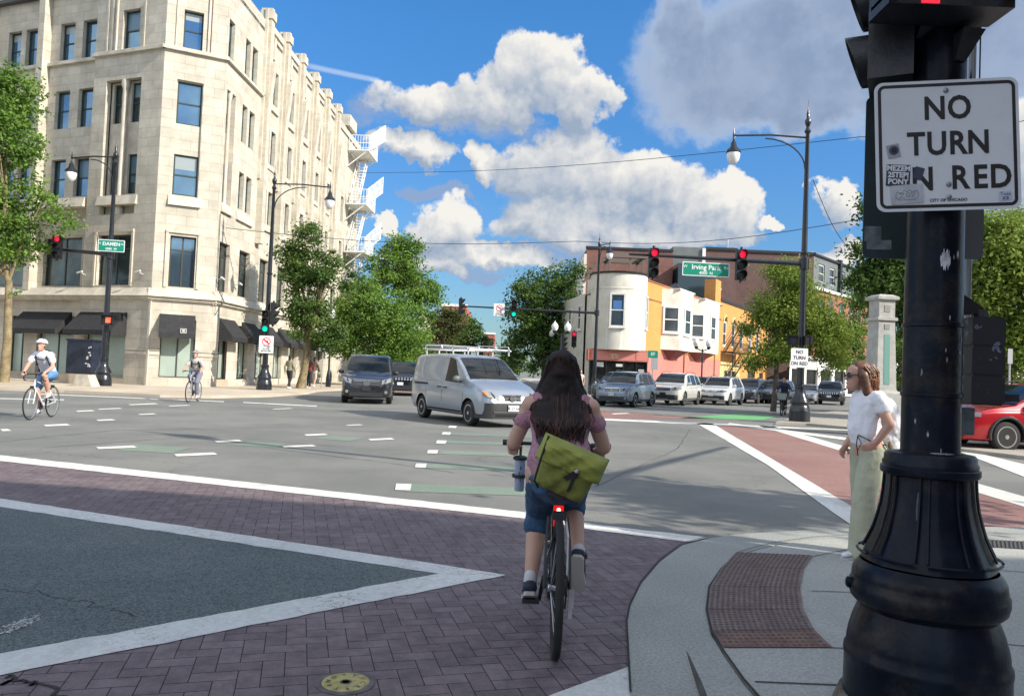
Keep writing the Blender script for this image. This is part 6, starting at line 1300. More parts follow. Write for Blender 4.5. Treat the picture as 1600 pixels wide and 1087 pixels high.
q = at(1567, 706.5); dv = Vector((-math.cos(R(6)), -math.sin(R(6)), 0)); lf = Vector((-dv.y, dv.x, 0)); c = Vector((q.x, q.y, 0)) - dv * (2.79 / 2) - lf * .80; place(rx, c, math.atan2(dv.y, dv.x))
# ================================================================ PEOPLE AND BICYCLES
V = Vector
def cap(a, b, w0, w1, d0=None, d1=None, side=(0, 1, 0), n=14):
    """tapered rounded limb from a to b; w is half width along side, d half depth"""
    a, b = V(a), V(b); d0 = w0 if d0 is None else d0; d1 = w1 if d1 is None else d1; ax = b - a; L_ = ax.length
    ax = ax.normalized() if L_ > 1e-6 else V((0, 0, 1)); s_ = V(side); u = s_ - ax * s_.dot(ax)
    if u.length < .05: u = V((1, 0, 0)) - ax * ax.x
    u.normalize(); v = ax.cross(u); rings = []
    for th in (-85, -60, -30, 0): k = math.cos(R(th)); rings.append([a + ax * math.sin(R(th)) * (w0 + d0) / 2 + (u * math.cos(t) * w0 + v * math.sin(t) * d0) * k for t in [2 * PI * i / n for i in range(n)]])
    for th in (0, 30, 60, 85): k = math.cos(R(th)); rings.append([b + ax * math.sin(R(th)) * (w1 + d1) / 2 + (u * math.cos(t) * w1 + v * math.sin(t) * d1) * k for t in [2 * PI * i / n for i in range(n)]])
    return rings
def blob(name, prims, vox, m_, parent, smooth=4, keep=False, disp=0.0, dscale=.1):
    b = MB()
    for p_ in prims: b.loft(p_, 0, True, True)
    o = b.build(name, m_, parent, fix=False)
    bm = bmesh.new(); bm.from_mesh(o.data); bmesh.ops.recalc_face_normals(bm, faces=bm.faces); bm.to_mesh(o.data); bm.free()
    r_ = o.modifiers.new('r', 'REMESH'); r_.mode = 'VOXEL'; r_.voxel_size = vox; r_.use_smooth_shade = True
    s_ = o.modifiers.new('s', 'SMOOTH'); s_.iterations = smooth; s_.factor = .5
    if disp:
        tx_ = bpy.data.textures.new('d', 'CLOUDS'); tx_.noise_scale = dscale; tx_.noise_depth = 2; d_1 = o.modifiers.new('d', 'DISPLACE'); d_1.texture = tx_; d_1.strength = disp; d_1.mid_level = .5
    bpy.context.view_layer.update(); apply_mods(o); o.data.polygons.foreach_set('use_smooth', [True] * len(o.data.polygons)); return o
SKIN = mat('skin_light', (.52, .29, .21), .55, var=.06, vscale=8); SKIN2 = mat('skin_tan', (.40, .20, .135), .55, var=.06, vscale=8); DARK = mat('dark_cloth', (.018, .018, .022), .85, var=.2, vscale=8)
def arm(sh, el, wr, r=.048, vox=0):
    return [cap(sh, el, r, r * .82), cap(el, wr, r * .80, r * .56)]
def hand(wr, fw_, up, curl=.5, s=1.0, side=1):
    """palm, four bent fingers and a thumb; fw_ points along the hand, up is the back of the hand"""
    wr, f, u = V(wr), V(fw_).normalized(), V(up).normalized(); l = f.cross(u).normalized() * side; out = [cap(wr, wr + f * .075 * s, .024 * s, .040 * s, .017 * s, .015 * s, side=tuple(l))]
    for k, (o_, ln) in enumerate(((-.030, .062), (-.010, .074), (.011, .07), (.030, .054))):
        a = wr + f * .082 * s + l * o_ * s; m_ = a + (f * math.cos(curl * .6) - u * math.sin(curl * .6)) * ln * .5 * s; e = m_ + (f * math.cos(curl * 1.7) - u * math.sin(curl * 1.7)) * ln * .5 * s
        out += [cap(a, m_, .0092 * s, .0088 * s, n=8), cap(m_, e, .0088 * s, .0075 * s, n=8)]
    a = wr + f * .025 * s - l * .026 * s; m_ = a + (f * .6 - l * .75 - u * .2).normalized() * .038 * s; out += [cap(a, m_, .012 * s, .010 * s, n=8), cap(m_, m_ + (f * .9 - u * .4).normalized() * .028 * s, .010 * s, .008 * s, n=8)]
    return out
def head_prims(c, f, up=(0, 0, 1), s=1.0):
    """skull, jaw, nose, brow, lips and ears; c is the centre of the head and f where it looks"""
    c, f, u = V(c), V(f).normalized(), V(up).normalized(); l = u.cross(f).normalized(); sd = tuple(l)
    o = [cap(c + u * .03 * s - f * .015 * s, c + u * .035 * s + f * .01 * s, .077 * s, .075 * s, .09 * s, .085 * s, side=sd), cap(c + f * .02 * s, c - u * .075 * s + f * .045 * s, .066 * s, .042 * s, .07 * s, .045 * s, side=sd),
         cap(c + f * .088 * s + u * .012 * s, c + f * .108 * s - u * .018 * s, .009 * s, .014 * s, side=sd, n=8), cap(c + f * .084 * s + u * .03 * s - l * .03 * s, c + f * .084 * s + u * .03 * s + l * .03 * s, .011 * s, .011 * s, n=8),
         cap(c + f * .09 * s - u * .05 * s - l * .014 * s, c + f * .09 * s - u * .05 * s + l * .014 * s, .010 * s, .010 * s, n=8), cap(c + f * .085 * s - u * .085 * s, c + f * .07 * s - u * .09 * s, .02 * s, .02 * s, n=8)]
    for q in (1, -1): o.append(cap(c + l * q * .078 * s + u * .012 * s, c + l * q * .08 * s - u * .022 * s, .010 * s, .007 * s, .02 * s, .014 * s, side=sd, n=8))
    return o
def eyes(parent, c, f, s=1.0, up=(0, 0, 1)):
    c, f, u = V(c), V(f).normalized(), V(up).normalized(); l = u.cross(f).normalized()
    for q in (1, -1):
        e = MB(); e.ball(c + f * .082 * s + l * q * .03 * s + u * .008 * s, .011 * s, 8); e.ball(c + f * .0905 * s + l * q * .03 * s + u * .008 * s, .005 * s, 8, 1); e.build('eye', [mat('eye_white', (.6, .58, .55), .3), mat('eye_dark', (.02, .015, .01), .2)], parent)
# ---- bicycle, pointing along +x, origin on the ground under the bottom bracket
def bicycle(label, frame_m, loc, rz, drop=False, hb=(.40, .96, .27), seat=(-.20, .86), gear=-.14, wr=.34, tyre_w=.017, fenders=False, name='bicycle', rimm=None, group=None):
    t = thing(name, label, 'bicycle', loc, rz, group); ra, fa, bb = V((-.43, 0, wr)), V((.60, 0, wr)), V((0, 0, .28))
    for c in (ra, fa):
        b = MB(); n = 40
        b.loft([[c + V(((wr - tyre_w) * math.cos(a) + tyre_w * math.cos(p_) * math.cos(a), tyre_w * math.sin(p_), (wr - tyre_w) * math.sin(a) + tyre_w * math.cos(p_) * math.sin(a))) for p_ in [2 * PI * k / 10 for k in range(10)]] for a in [2 * PI * i / n for i in range(n + 1)]], 0, False, True); w_ = b.build('wheel', TYRE, t)
        r_ = MB(); r_.lathe([(wr - .034, -.01), (wr - .026, -.012), (wr - .026, .012), (wr - .034, .01), (wr - .034, -.01)], c, 40, ax=(0, 1, 0), cap=False); r_.lathe([(.018, -.045), (.02, -.04), (.012, -.03), (.012, .03), (.02, .04), (.018, .045)], c, 10, ax=(0, 1, 0)); r_.build('rim', rimm or RIM, w_)
        s_ = MB()
        for k in range(28): a = 2 * PI * k / 28; s_.tube([c + V((.018 * math.cos(a + .5), .032 * (1 if k % 2 else -1), .018 * math.sin(a + .5))), c + V(((wr - .03) * math.cos(a), 0, (wr - .03) * math.sin(a)))], .0011, 3, cap=False)
        s_.build('spokes', mat('spoke_steel', (.45, .45, .46), .35, .8), w_)
    st = V((seat[0] + .06, 0, seat[1] - .22)); ht, hbm = V((.44, 0, hb[1] - .14)), V((.475, 0, hb[1] - .27)); f = MB()
    f.tube([bb, st], .016, 8); f.tube([st + (bb - st) * .06, ht], .015, 8); f.tube([bb, hbm], .019, 8); f.tube([ht + V((-.01, 0, .04)), hbm + V((.01, 0, -.03))], .019, 8)
    for s_ in (1, -1): f.tube([st, V((-.25, s_ * .035, .55)) if False else st.lerp(ra, .5) + V((0, s_ * .045, 0)), ra + V((0, s_ * .062, 0))], .008, 6); f.tube([bb + V((0, s_ * .03, 0)), bb.lerp(ra, .4) + V((0, s_ * .05, 0)), ra + V((0, s_ * .062, 0))], .009, 6)
    f.build('frame', frame_m, t); f = MB()
    for s_ in (1, -1): f.tube([hbm + V((.01, s_ * .02, -.03)), hbm + V((.03, s_ * .052, -.08)), fa + V((0, s_ * .052, 0))], .010, 6)
    f.build('fork', frame_m, t); f = MB(); f.tube([st, V((seat[0] + .02, 0, seat[1] - .04))], .0135, 8); f.build('seat_post', RIM, t)
    f = MB(); sx_, sz_ = seat; f.loft([[V((sx_ + x, w_ * math.cos(a), sz_ - .02 + (.022 if math.sin(a) > 0 else .03) * math.sin(a) + dz)) for a in [2 * PI * k / 12 for k in range(12)]] for x, w_, dz in ((-.12, .03, .0), (-.11, .07, .004), (-.06, .075, .005), (.0, .045, 0), (.08, .024, -.002), (.14, .018, -.006), (.15, .008, -.008))], 0); f.build('saddle', PLAST, t)
    f = MB(); hc = V((hb[0] + .04, 0, hb[1]))
    f.tube([ht + V((-.01, 0, .04)), V((.42, 0, hb[1] - .03)), hc], .013, 8)
    if drop:
        for s_ in (1, -1): f.tube([hc, hc + V((.01, s_ * (hb[2] - .07), 0)), hc + V((.05, s_ * (hb[2] - .06), 0)), hc + V((.11, s_ * (hb[2] - .05), -.02)), hc + V((.12, s_ * (hb[2] - .04), -.09)), hc + V((.05, s_ * (hb[2] - .03), -.14)), hc + V((-.03, s_ * (hb[2] - .03), -.14))], .0125, 8)
    else:
        for s_ in (1, -1): f.tube([hc, hc + V((.0, s_ * .1, .02)), hc + V((-.03, s_ * hb[2], .025))], .011, 8)
    f.build('handlebar', PLAST, t)
    for s_ in (1, -1):
        g = MB(); e = hc + (V((.10, s_ * (hb[2] - .05), 0)) if drop else V((-.03, s_ * hb[2], .025)))
        g.tube([e - V((0, s_ * .11, 0)), e + V((0, s_ * .01, 0))] if not drop else [e, e + V((.03, 0, .045))], .017, 8); g.tube([e + V((.03, -s_ * .1, -.005)), e + V((.06, -s_ * .02, -.02))], .006, 5); g.build('grip', PLAST, t)
    cr = MB(); a = gear; pd = []
    cr.lathe([(.095, -.048), (.098, -.045), (.095, -.042), (.06, -.043), (.055, -.048)], bb, 26, ax=(0, 1, 0)); 
    for s_, o_ in ((1, 0), (-1, PI)): q = bb + V((.17 * math.cos(a + o_), s_ * .075, .17 * math.sin(a + o_))); cr.tube([bb + V((0, s_ * .055, 0)), q], [.014, .010], 6); pd.append(q)
    cr.build('crank', PLAST, t)
    for q, s_ in zip(pd, (1, -1)): p_ = MB(); p_.box(q.x - .045, q.x + .045, min(q.y, q.y + s_ * .095), max(q.y, q.y + s_ * .095), q.z - .012, q.z + .012); p_.build('pedal', PLAST, t)
    ch_ = MB(); ch_.tube([bb + V((0, -.045, .094)), ra + V((0, -.045, .04))], .004, 4); ch_.tube([bb + V((0, -.045, -.094)), ra + V((.03, -.045, -.11)), ra + V((0, -.045, -.04))], .004, 4); ch_.lathe([(.045, -.05), (.03, -.03)], ra, 16, ax=(0, 1, 0)); ch_.build('chain', RIMD, t)
    de = MB(); de.box(ra.x - .02, ra.x + .02, -.085, -.06, ra.z - .09, ra.z + .0); de.box(ra.x + .0, ra.x + .04, -.08, -.06, ra.z - .15, ra.z - .08); de.build('derailleur', RIM, t)
    br_ = MB()
    for c in (ra + V((.04, 0, wr - .0)), fa + V((-.03, 0, wr))): br_.box(c.x - .02, c.x + .02, -.035, .035, c.z - .01, c.z + .03)
    br_.build('brake', PLAST, t); return t, pd
def foot(mb_list, an, toe, r=.038): mb_list.append(cap(an, toe, r, r * .85, r * .8, r * .55))
def shoes(parent, pairs, m_, sole, vox=.008, r=.042):
    for an, toe in pairs:
        an, toe = V(an), V(toe); d = (toe - an); heel = an - d * .28; o = blob('shoe', [cap(heel, toe, r * .95, r, r * .75, r * .55), cap(an + V((0, 0, .045)), an, r * .85, r)], vox, m_, parent, 2)
        s_ = MB(); up = V((0, 0, 1)) - d.normalized() * d.normalized().z; up.normalize(); sd = d.normalized().cross(up); rg_ = []
        pts = [(heel - d * .12, .022), (heel, .036), (heel.lerp(toe, .5), .034), (toe - d * .15, .044), (toe + d * .1, .04), (toe + d * .22, .018)]
        s_.loft([[c - up * (r * .62 + h_) + sd * w_ * k for h_, k in ((0, -1), (0, 1), (.022, 1), (.022, -1))] for c, w_ in pts], 0, True, False); s_.build('sole', sole, o)
def Rz(o, loc, az): place(o, loc, R(90 - az))

# ---- the riding woman in the foreground
bw_ = at(866, 1026); HAZ = 1.5; dv = dirv(HAZ); org = V((bw_.x, bw_.y, 0)) + dv * .43
bk_, pd_ = bicycle('dark city bicycle seen from behind with a red rear light, under the long-haired rider', mat('dark_bike_frame', (.02, .022, .028), .3, .4, coat=.5), org, R(90 - HAZ), hb=(.34, .955, .315), seat=(-.20, .80), gear=R(-62), wr=.34, tyre_w=.021)
fl_ = MB()
for s_ in (1, -1): fl_.tube([V((-.43, s_ * .065, .34)), V((-.36, s_ * .06, .55)), V((-.27, s_ * .05, .66))], .007, 6)
fl_.tube([V((-.40, -.05, .40)), V((-.46, -.045, .60)), V((-.34, -.03, .70))], .0055, 6, 1); fl_.build('mudguard_stay', [PLAST, mat('pale_stay', (.6, .6, .6), .4)], bk_)
rl = MB(); rl.box(-.285, -.262, -.026, .026, .615, .72); lo = rl.build('rear_light', mat('rear_light_red', (.35, .005, .005), .3, emit=(1, .02, .02), estr=.35), bk_)
for z_ in (.635, .667, .700): g = MB(); g.ball((-.287, 0, z_), .011, 10); g.build('bulb', mat('lit_bulb', (1, .4, .3), .3, emit=(1, .32, .2), estr=3.2), lo)
wmn = thing('person', 'woman with very long dark hair riding away in pink patterned blouse and knee-length jeans', 'person', org, R(90 - HAZ))
Pv = V((-.18, 0, .90)); CH = V((.00, 0, 1.20)); HD = V((.07, 0, 1.395))
ls, rs = V((-.0, .165, 1.225)), V((-.0, -.165, 1.225)); le, re = V((.06, .255, 1.00)), V((.06, -.255, 1.00)); lw, rw_ = V((.28, .262, .985)), V((.28, -.262, .985))
lk, rk = V((.22, .095, .60)), V((.20, -.095, .68)); la, ra_ = V((.04, .13, .215)), V((-.08, -.125, .40)); lt, rt = V((.17, .135, .15)), V((-.02, -.135, .27))
bp = [cap(Pv, V((-.13, 0, 1.02)), .165, .13, .12, .10), cap(V((-.13, 0, 1.02)), CH, .13, .16, .095, .10), cap(CH, V((.02, 0, 1.24)), .15, .08, .09, .06), cap(V((.02, 0, 1.24)), V((.05, 0, 1.33)), .045, .042)] + head_prims(HD, (1, 0, -.05), s=.97)
bp += [cap(CH + V((0, s_ * .07, .04)), q, .06, .055) for s_, q in ((1, ls), (-1, rs))] + arm(ls, le, lw, .050) + arm(rs, re, rw_, .050) + [cap(V((-.16, s_ * .09, .87)), k, .095, .06) for s_, k in ((1, lk), (-1, rk))] + [cap(lk, lk.lerp(la, .35), .055, .058), cap(lk.lerp(la, .35), la, .058, .034), cap(rk, rk.lerp(ra_, .35), .055, .058), cap(rk.lerp(ra_, .35), ra_, .058, .034), cap(la, lt, .034, .03), cap(ra_, rt, .034, .03)]
bp += hand(lw, (.75, 0, -.35), (.35, 0, .9), 1.3, .92, -1) + hand(rw_, (.75, 0, -.35), (.35, 0, .9), 1.3, .92, 1)
body_ = blob('body', bp, .0085, mat('skin_rider', (.50, .30, .22), .55, var=.06, vscale=8), wmn, 4)  # rider's own skin tone, near that of the other fair figures
eyes(wmn, HD, (1, 0, -.05), .97)
def pattern_mat(n, base, c2, scale=26, thr=.52):
    m_ = bpy.data.materials.new(n); m_.use_nodes = True; t = NT(m_.node_tree); b = t.N['Principled BSDF']; v = t.node('ShaderNodeTexCoord').outputs['Object']; b.inputs['Roughness'].default_value = .85
    vo = t.node('ShaderNodeTexVoronoi'); t.put(vo.inputs['Vector'], v); vo.inputs['Scale'].default_value = scale; k = t.rng(t.m('ADD', vo.outputs['Distance'], t.m('MULTIPLY', t.noise(v, scale * 1.5, 4), .5)), thr, thr + .12)
    t.put(b.inputs['Base Color'], t.mix(k, base, c2)); bn = t.node('ShaderNodeBump'); bn.inputs['Strength'].default_value = .5; bn.inputs['Distance'].default_value = .02; t.put(bn.inputs['Height'], t.noise(v, 9, 5, .6)); t.put(b.inputs['Normal'], bn.outputs[0]); return m_
BLS = pattern_mat('pink_patterned_cloth', (.27, .10, .15), (.36, .19, .24), 60, .5)
blob('blouse', [cap(V((-.175, 0, .93)), V((-.12, 0, 1.04)), .178, .155, .142, .115), cap(V((-.12, 0, 1.04)), CH, .152, .172, .11, .108), cap(CH, V((.02, 0, 1.25)), .168, .10, .098, .07), cap(ls + V((0, -.05, .01)), ls.lerp(le, .42), .066, .057), cap(rs + V((0, .05, .01)), rs.lerp(re, .42), .066, .057)], .0095, BLS, wmn, 3, disp=.018, dscale=.09)
DEN = mat('blue_denim', (.035, .085, .165), .9, var=.35, vscale=10, bump=.4, bscale=60)
blob('jeans', [cap(Pv + V((0, 0, .03)), Pv + V((0, 0, -.05)), .160, .163, .122, .128), cap(V((-.16, .08, .86)), lk, .100, .078), cap(V((-.16, -.08, .86)), rk, .100, .078), cap(lk, lk.lerp(la, .20), .076, .080), cap(rk, rk.lerp(ra_, .16), .076, .078)], .0095, DEN, wmn, 3, disp=.012, dscale=.07)
shoes(wmn, [(la + V((0, 0, -.01)), lt), (ra_ + V((0, 0, -.0)), rt)], mat('navy_trainer', (.02, .028, .06), .7, var=.3, vscale=20), mat('pale_sole', (.42, .40, .37), .7))
for q in (la, ra_): k_ = blob('sock', [cap(q + V((0, 0, .055)), q + V((0, 0, .02)), .036, .038)], .007, mat('white_sock', (.55, .55, .55), .9), wmn, 2)
# hair: scalp cap plus many overlapping locks
HAIR = mat('long_dark_hair', (.015, .0095, .0085), .62, var=.5, vscale=9, spec=.25); HAIR2 = mat('hair_brown_locks', (.055, .025, .019), .6, var=.4, vscale=9, spec=.25)
hr = [cap(HD + V((-.02, 0, .045)), HD + V((-.03, 0, .02)), .098, .102, .108, .11), cap(HD + V((-.05, 0, .0)), HD + V((-.085, 0, -.13)), .102, .135, .075, .06), cap(HD + V((-.085, 0, -.13)), V((-.125, 0, 1.15)), .135, .165, .055, .05), cap(V((-.125, 0, 1.15)), V((-.185, -.0, 1.06)), .150, .12, .045, .03), cap(V((-.185, .0, 1.06)), V((-.22, -.0, .99)), .10, .07, .028, .018)]
for s_ in (1, -1): hr.append(cap(HD + V((-.01, s_ * .085, -.02)), V((-.03, s_ * .14, 1.21)), .03, .04))
ho = blob('hair', hr, .009, HAIR, wmn, 3, disp=.012, dscale=.05)
lk_ = MB(); rnd = random.Random(5)
for k in range(380):
    y0 = rnd.uniform(-1, 1); a = math.asin(y0); top_ = HD + V((-.035 - .085 * math.cos(a) + rnd.uniform(-.01, .01), .098 * y0, rnd.uniform(.04, .135) * math.cos(a) ** .5 - .02)); yb = y0 * rnd.uniform(.10, .165) + rnd.gauss(0, .012); zb2 = rnd.uniform(.95, 1.10) + abs(yb) * .35
    p1_, p2_, p3_ = HD + V((-.125 + abs(y0) * .055, y0 * .135, -.10 + rnd.gauss(0, .01))), V((-.190 + abs(yb) * .35, yb * 1.08, 1.16)), V((-.262 + abs(yb) * .30 + rnd.gauss(0, .004), yb * .78 + rnd.gauss(0, .018), zb2))
    r_ = rnd.uniform(.0022, .0065); lk_.tube([top_, p1_, p2_, p3_.lerp(p2_, .4) + V((rnd.gauss(0, .004), rnd.gauss(0, .008), 0)), p3_], [r_ * .6, r_, r_, r_ * .8, r_ * .15], 5, mi=1 if rnd.random() < .5 else 0)
lk_.build('locks', [HAIR, HAIR2], ho)
# messenger bag slung across the back
bag = thing('messenger_bag', 'yellow green messenger bag slung low across the riding woman', 'bag', org, R(90 - HAZ)); BAGM = mat('yellow_green_canvas', (.25, .27, .05), .75, var=.15, vscale=7, bump=.4, bscale=18); BAGD = mat('olive_canvas', (.17, .185, .035), .8, var=.2, vscale=8, bump=.4, bscale=18)
bc = V((-.315, -.035, .925)); Mb = Matrix.Translation(bc) @ Matrix.Rotation(R(21), 4, 'X') @ Matrix.Rotation(R(-6), 4, 'Y')
def BP(x, y, z): return Mb @ V((x, y, z))
def sup(y, z, w_, h_, e=4.0): return max(0.0, 1 - abs(y / w_) ** e - abs(z / h_) ** e)
def pillow(mb, w_, h_, th, y0=0, z0=0, n=18, m_=14, mi=0, taper=0.0, x0=0):
    rows = []; back = []
    for j in range(m_ + 1):
        v = -1 + 2 * j / m_; ww = w_ * (1 + taper * v); row = []; bro = []
        for i in range(n + 1):
            u = -1 + 2 * i / n; k = (1 - abs(u) ** 5) ** .5 * (1 - abs(v) ** 5) ** .5; wr_ = .007 * math.sin(7 * u + 5 * v + 2 * math.sin(3 * u)) + .004 * math.sin(13 * v - 8 * u + 3 * u * v)
            row.append(BP(x0 - th * k - wr_ * k, y0 + u * ww, z0 + v * h_)); bro.append(BP(x0 + .02 * k, y0 + u * ww, z0 + v * h_))
        rows.append(row); back.append(bro[::-1])
    mb.loft(rows, mi, False, True, closed=False); mb.loft(back, mi, False, True, closed=False)
b_ = MB(); pillow(b_, .150, .118, .085, 0, -.03, taper=.10); b_.build('pouch', BAGD, bag)
b_ = MB(); pillow(b_, .178, .072, .104, -.004, .052, taper=.0, x0=-.002); b_.build('flap', BAGM, bag)
b_ = MB(); b_.loft([[BP(-.101, y, .0), BP(-.101, y + .012, .0)] for y in (-.05,)] * 1 + [[BP(-.09, -.05, -.09), BP(-.09, -.035, -.10)]], 0, False, False, closed=False)
b_.add([BP(-.108, -.058, .03), BP(-.108, -.022, .03), BP(-.106, -.024, -.012), BP(-.106, -.056, -.012)], [(0, 1, 2, 3)]); b_.add([BP(-.111, -.026, .018), BP(-.111, -.058, .018), BP(-.103, -.015, -.045), BP(-.103, .012, -.035)], [(0, 1, 2, 3)]); b_.add([BP(-.109, -.05, .0), BP(-.109, -.03, .0), BP(-.095, -.036, -.085), BP(-.095, -.052, -.082)], [(0, 1, 2, 3)]); b_.build('buckle_strap', DARK, bag, fix=False)
b_ = MB(); b_.box(0, 0.001, 0, 0.001, 0, 0.001); b_ = MB(); q0 = BP(-.11, -.04, .022); b_.ball(q0, .012, 8, 0, (.5, 1, .8)); b_.build('buckle', mat('pale_buckle', (.4, .4, .4), .4), bag)
b_ = MB(); pts = [BP(-.01, .165, .06), V((-.25, .115, 1.06)), V((-.165, .02, 1.17)), V((-.06, -.09, 1.27)), V((.03, -.12, 1.275)), V((.12, -.08, 1.19))]
rows = [[p_ + V((0, -.012, .014)), p_ + V((0, .012, -.014)), p_ + V((.006, .012, -.014)), p_ + V((.006, -.012, .014))] for p_ in pts]; b_.loft(rows, 0, True, False); b_.tube([BP(-.0, -.17, .03), V((-.12, -.185, .98)), V((.04, -.14, 1.06)), V((.12, -.05, 1.2))], .010, 6); b_.tube([BP(-.05, .155, .12), BP(-.095, .15, .02), BP(-.09, .135, -.11), BP(-.03, .10, -.148)], .006, 5); b_.build('strap', DARK, bag)
# tumbler in its holder on the bars
tb = thing('tumbler', 'pale blue tumbler hanging from the left side of the handlebar', 'tumbler', org, R(90 - HAZ)); b_ = MB(); tp = V((.30, .215, .80)); b_.lathe([(.030, -.10), (.034, -.095), (.040, .07), (.040, .085), (.036, .09)], tp, 20); b_.v = [(tp.x + (x - tp.x) * .82, tp.y + (y - tp.y) * .82, z) for x, y, z in b_.v]; b_.build('cup', mat('pale_blue_cup', (.34, .40, .52), .4), tb)
b_ = MB(); b_.lathe([(.042, .085), (.043, .10), (.030, .108), (0, .11)], tp, 20); b_.build('lid', PLAST, tb); b_ = MB(); 
for k in range(3): b_.box(tp.x - .0415 - .0 + k * .0, tp.x - .039, tp.y - .008 + (k % 2) * .008, tp.y - .002 + (k % 2) * .008, tp.z + .03 - k * .035, tp.z + .052 - k * .035)
b_.build('print', mat('navy_print', (.04, .06, .15), .5), tb); b_ = MB(); b_.tube([tp + V((.0, 0, .09)), V((.33, .215, .96))], .008, 6); b_.lathe([(.044, -.02), (.046, -.01), (.044, .0)], tp, 20, cap=False); b_.build('holder', PLAST, tb)

# ---- the standing woman at the corner
sw_ = at(1347, 868.5, .02); HZ2 = -94; st_w = thing('person', 'auburn haired woman in white blouse and sage trousers standing at the kerb, hand on hip', 'person', V((sw_.x, sw_.y, .02)), R(90 - HZ2)); K = .965
def k3(x, y, z): return V((x, y, z)) * K
hd = k3(.075, 0, 1.515); sh = k3(-.015, .155, 1.335); shr = k3(-.02, -.155, 1.335); el = k3(-.075, .235, 1.13); wl = k3(.0, .185, .985); elr = k3(-.06, -.21, 1.08); wrr = k3(.08, -.16, .93)
bp = [cap(k3(-.02, 0, .92), k3(-.02, 0, 1.08), .155 * K, .12 * K, .105, .09), cap(k3(-.02, 0, 1.08), k3(-.005, 0, 1.27), .12, .145, .09, .10), cap(k3(-.005, 0, 1.28), k3(.0, 0, 1.37), .13, .07, .085, .055), cap(k3(.005, 0, 1.36), k3(.045, 0, 1.455), .045, .042)] + head_prims(hd, (1, 0, -.02), s=1.0)
bp += [cap(k3(0, .08, 1.33), sh, .055, .052), cap(k3(0, -.08, 1.33), shr, .055, .052)] + arm(sh, el, wl, .049) + arm(shr, elr, wrr, .049) + [cap(k3(-.02, s_ * .085, .92), k3(.0 + s_ * .03, s_ * .09, .5), .09, .055) for s_ in (1, -1)] + [cap(k3(s_ * .03, s_ * .09, .5), k3(-.03 + s_ * .06, s_ * .09, .09), .055, .035) for s_ in (1, -1)] + [cap(k3(-.03 + s_ * .06, s_ * .09, .075), k3(.10 + s_ * .06, s_ * .10, .035), .034, .028) for s_ in (1, -1)]
bp += hand(wl, (.62, -.35, -.55), (.3, .9, 0), .7, .95, 1) + hand(wrr, (.5, .1, -.8), (.3, -.9, 0), .6, .95, -1)
blob('body', bp, .0085, SKIN, st_w, 4); eyes(st_w, hd, (1, 0, -.02), 1.0)
TRS = mat('sage_trousers', (.40, .41, .30), .85, var=.12, vscale=5, bump=.5, bscale=9)
tr_ = [cap(k3(-.02, 0, 1.02), k3(-.03, 0, .93), .135, .165, .098, .118), cap(k3(-.055, 0, .92), k3(-.05, 0, .88), .15, .15, .115, .11)]
for s_ in (1, -1): tr_ += [cap(k3(-.03, s_ * .085, .88), k3(.0 + s_ * .05, s_ * .10, .5), .100, .085, .108, .098), cap(k3(s_ * .05, s_ * .10, .5), k3(-.015 + s_ * .085, s_ * .11, .06), .085, .095, .098, .108)]
blob('trousers', tr_, .0095, TRS, st_w, 3, disp=.016, dscale=.10)
bl_ = [cap(k3(.0, 0, 1.035), k3(.01, 0, 1.12), .155, .15, .125, .125), cap(k3(.01, 0, 1.12), k3(.0, 0, 1.30), .15, .165, .122, .108), cap(k3(.0, 0, 1.30), k3(.005, 0, 1.385), .15, .075, .095, .06), cap(k3(0, .10, 1.345), k3(-.03, .165, 1.325), .060, .066), cap(k3(-.02, .155, 1.34), k3(-.055, .185, 1.26), .064, .064), cap(k3(0, -.10, 1.345), k3(-.03, -.185, 1.27), .062, .066)]
WBL = mat('white_blouse', (.80, .80, .84), .8, var=.05, vscale=6, bump=.5, bscale=9)
blob('blouse', bl_, .009, WBL, st_w, 3, disp=.022, dscale=.08)
dr = [cap(k3(-.10, .02, 1.33), k3(-.19, .03, 1.12), .12, .13, .045, .06), cap(k3(-.19, .03, 1.12), k3(-.20, .03, .99), .13, .10, .055, .06), cap(k3(-.13, .08, 1.27), k3(-.22, .09, 1.06), .08, .08, .08, .10), cap(k3(-.22, .07, 1.06), k3(-.32, .06, 1.02), .06, .05, .07, .04), cap(k3(-.17, .08, 1.0), k3(-.20, .08, .90), .08, .06, .09, .06)]
blob('drape', dr, .008, mat('sheer_white_drape', (.80, .81, .84), .75, var=.06, vscale=9, bump=.8, bscale=14), st_w, 3, disp=.014, dscale=.07)
AUB = mat('auburn_hair', (.125, .050, .024), .45, var=.45, vscale=14, spec=.6); AUB2 = mat('auburn_hair_light', (.23, .10, .045), .45, var=.3, vscale=14)
hrb = [cap(hd + V((-.02, 0, .045)), hd + V((-.045, 0, .02)), .090, .095, .098, .105), cap(hd + V((-.07, 0, .0)), hd + V((-.10, 0, -.13)), .10, .105, .075, .065), cap(hd + V((-.10, 0, -.13)), hd + V((-.085, 0, -.20)), .10, .08, .06, .04)] + [cap(hd + V((.0, s_ * .082, .02)), hd + V((-.035, s_ * .095, -.13)), .03, .035, .045, .04) for s_ in (1, -1)]
ho = blob('hair', hrb, .0085, AUB, st_w, 3, disp=.006, dscale=.05); lk_ = MB()
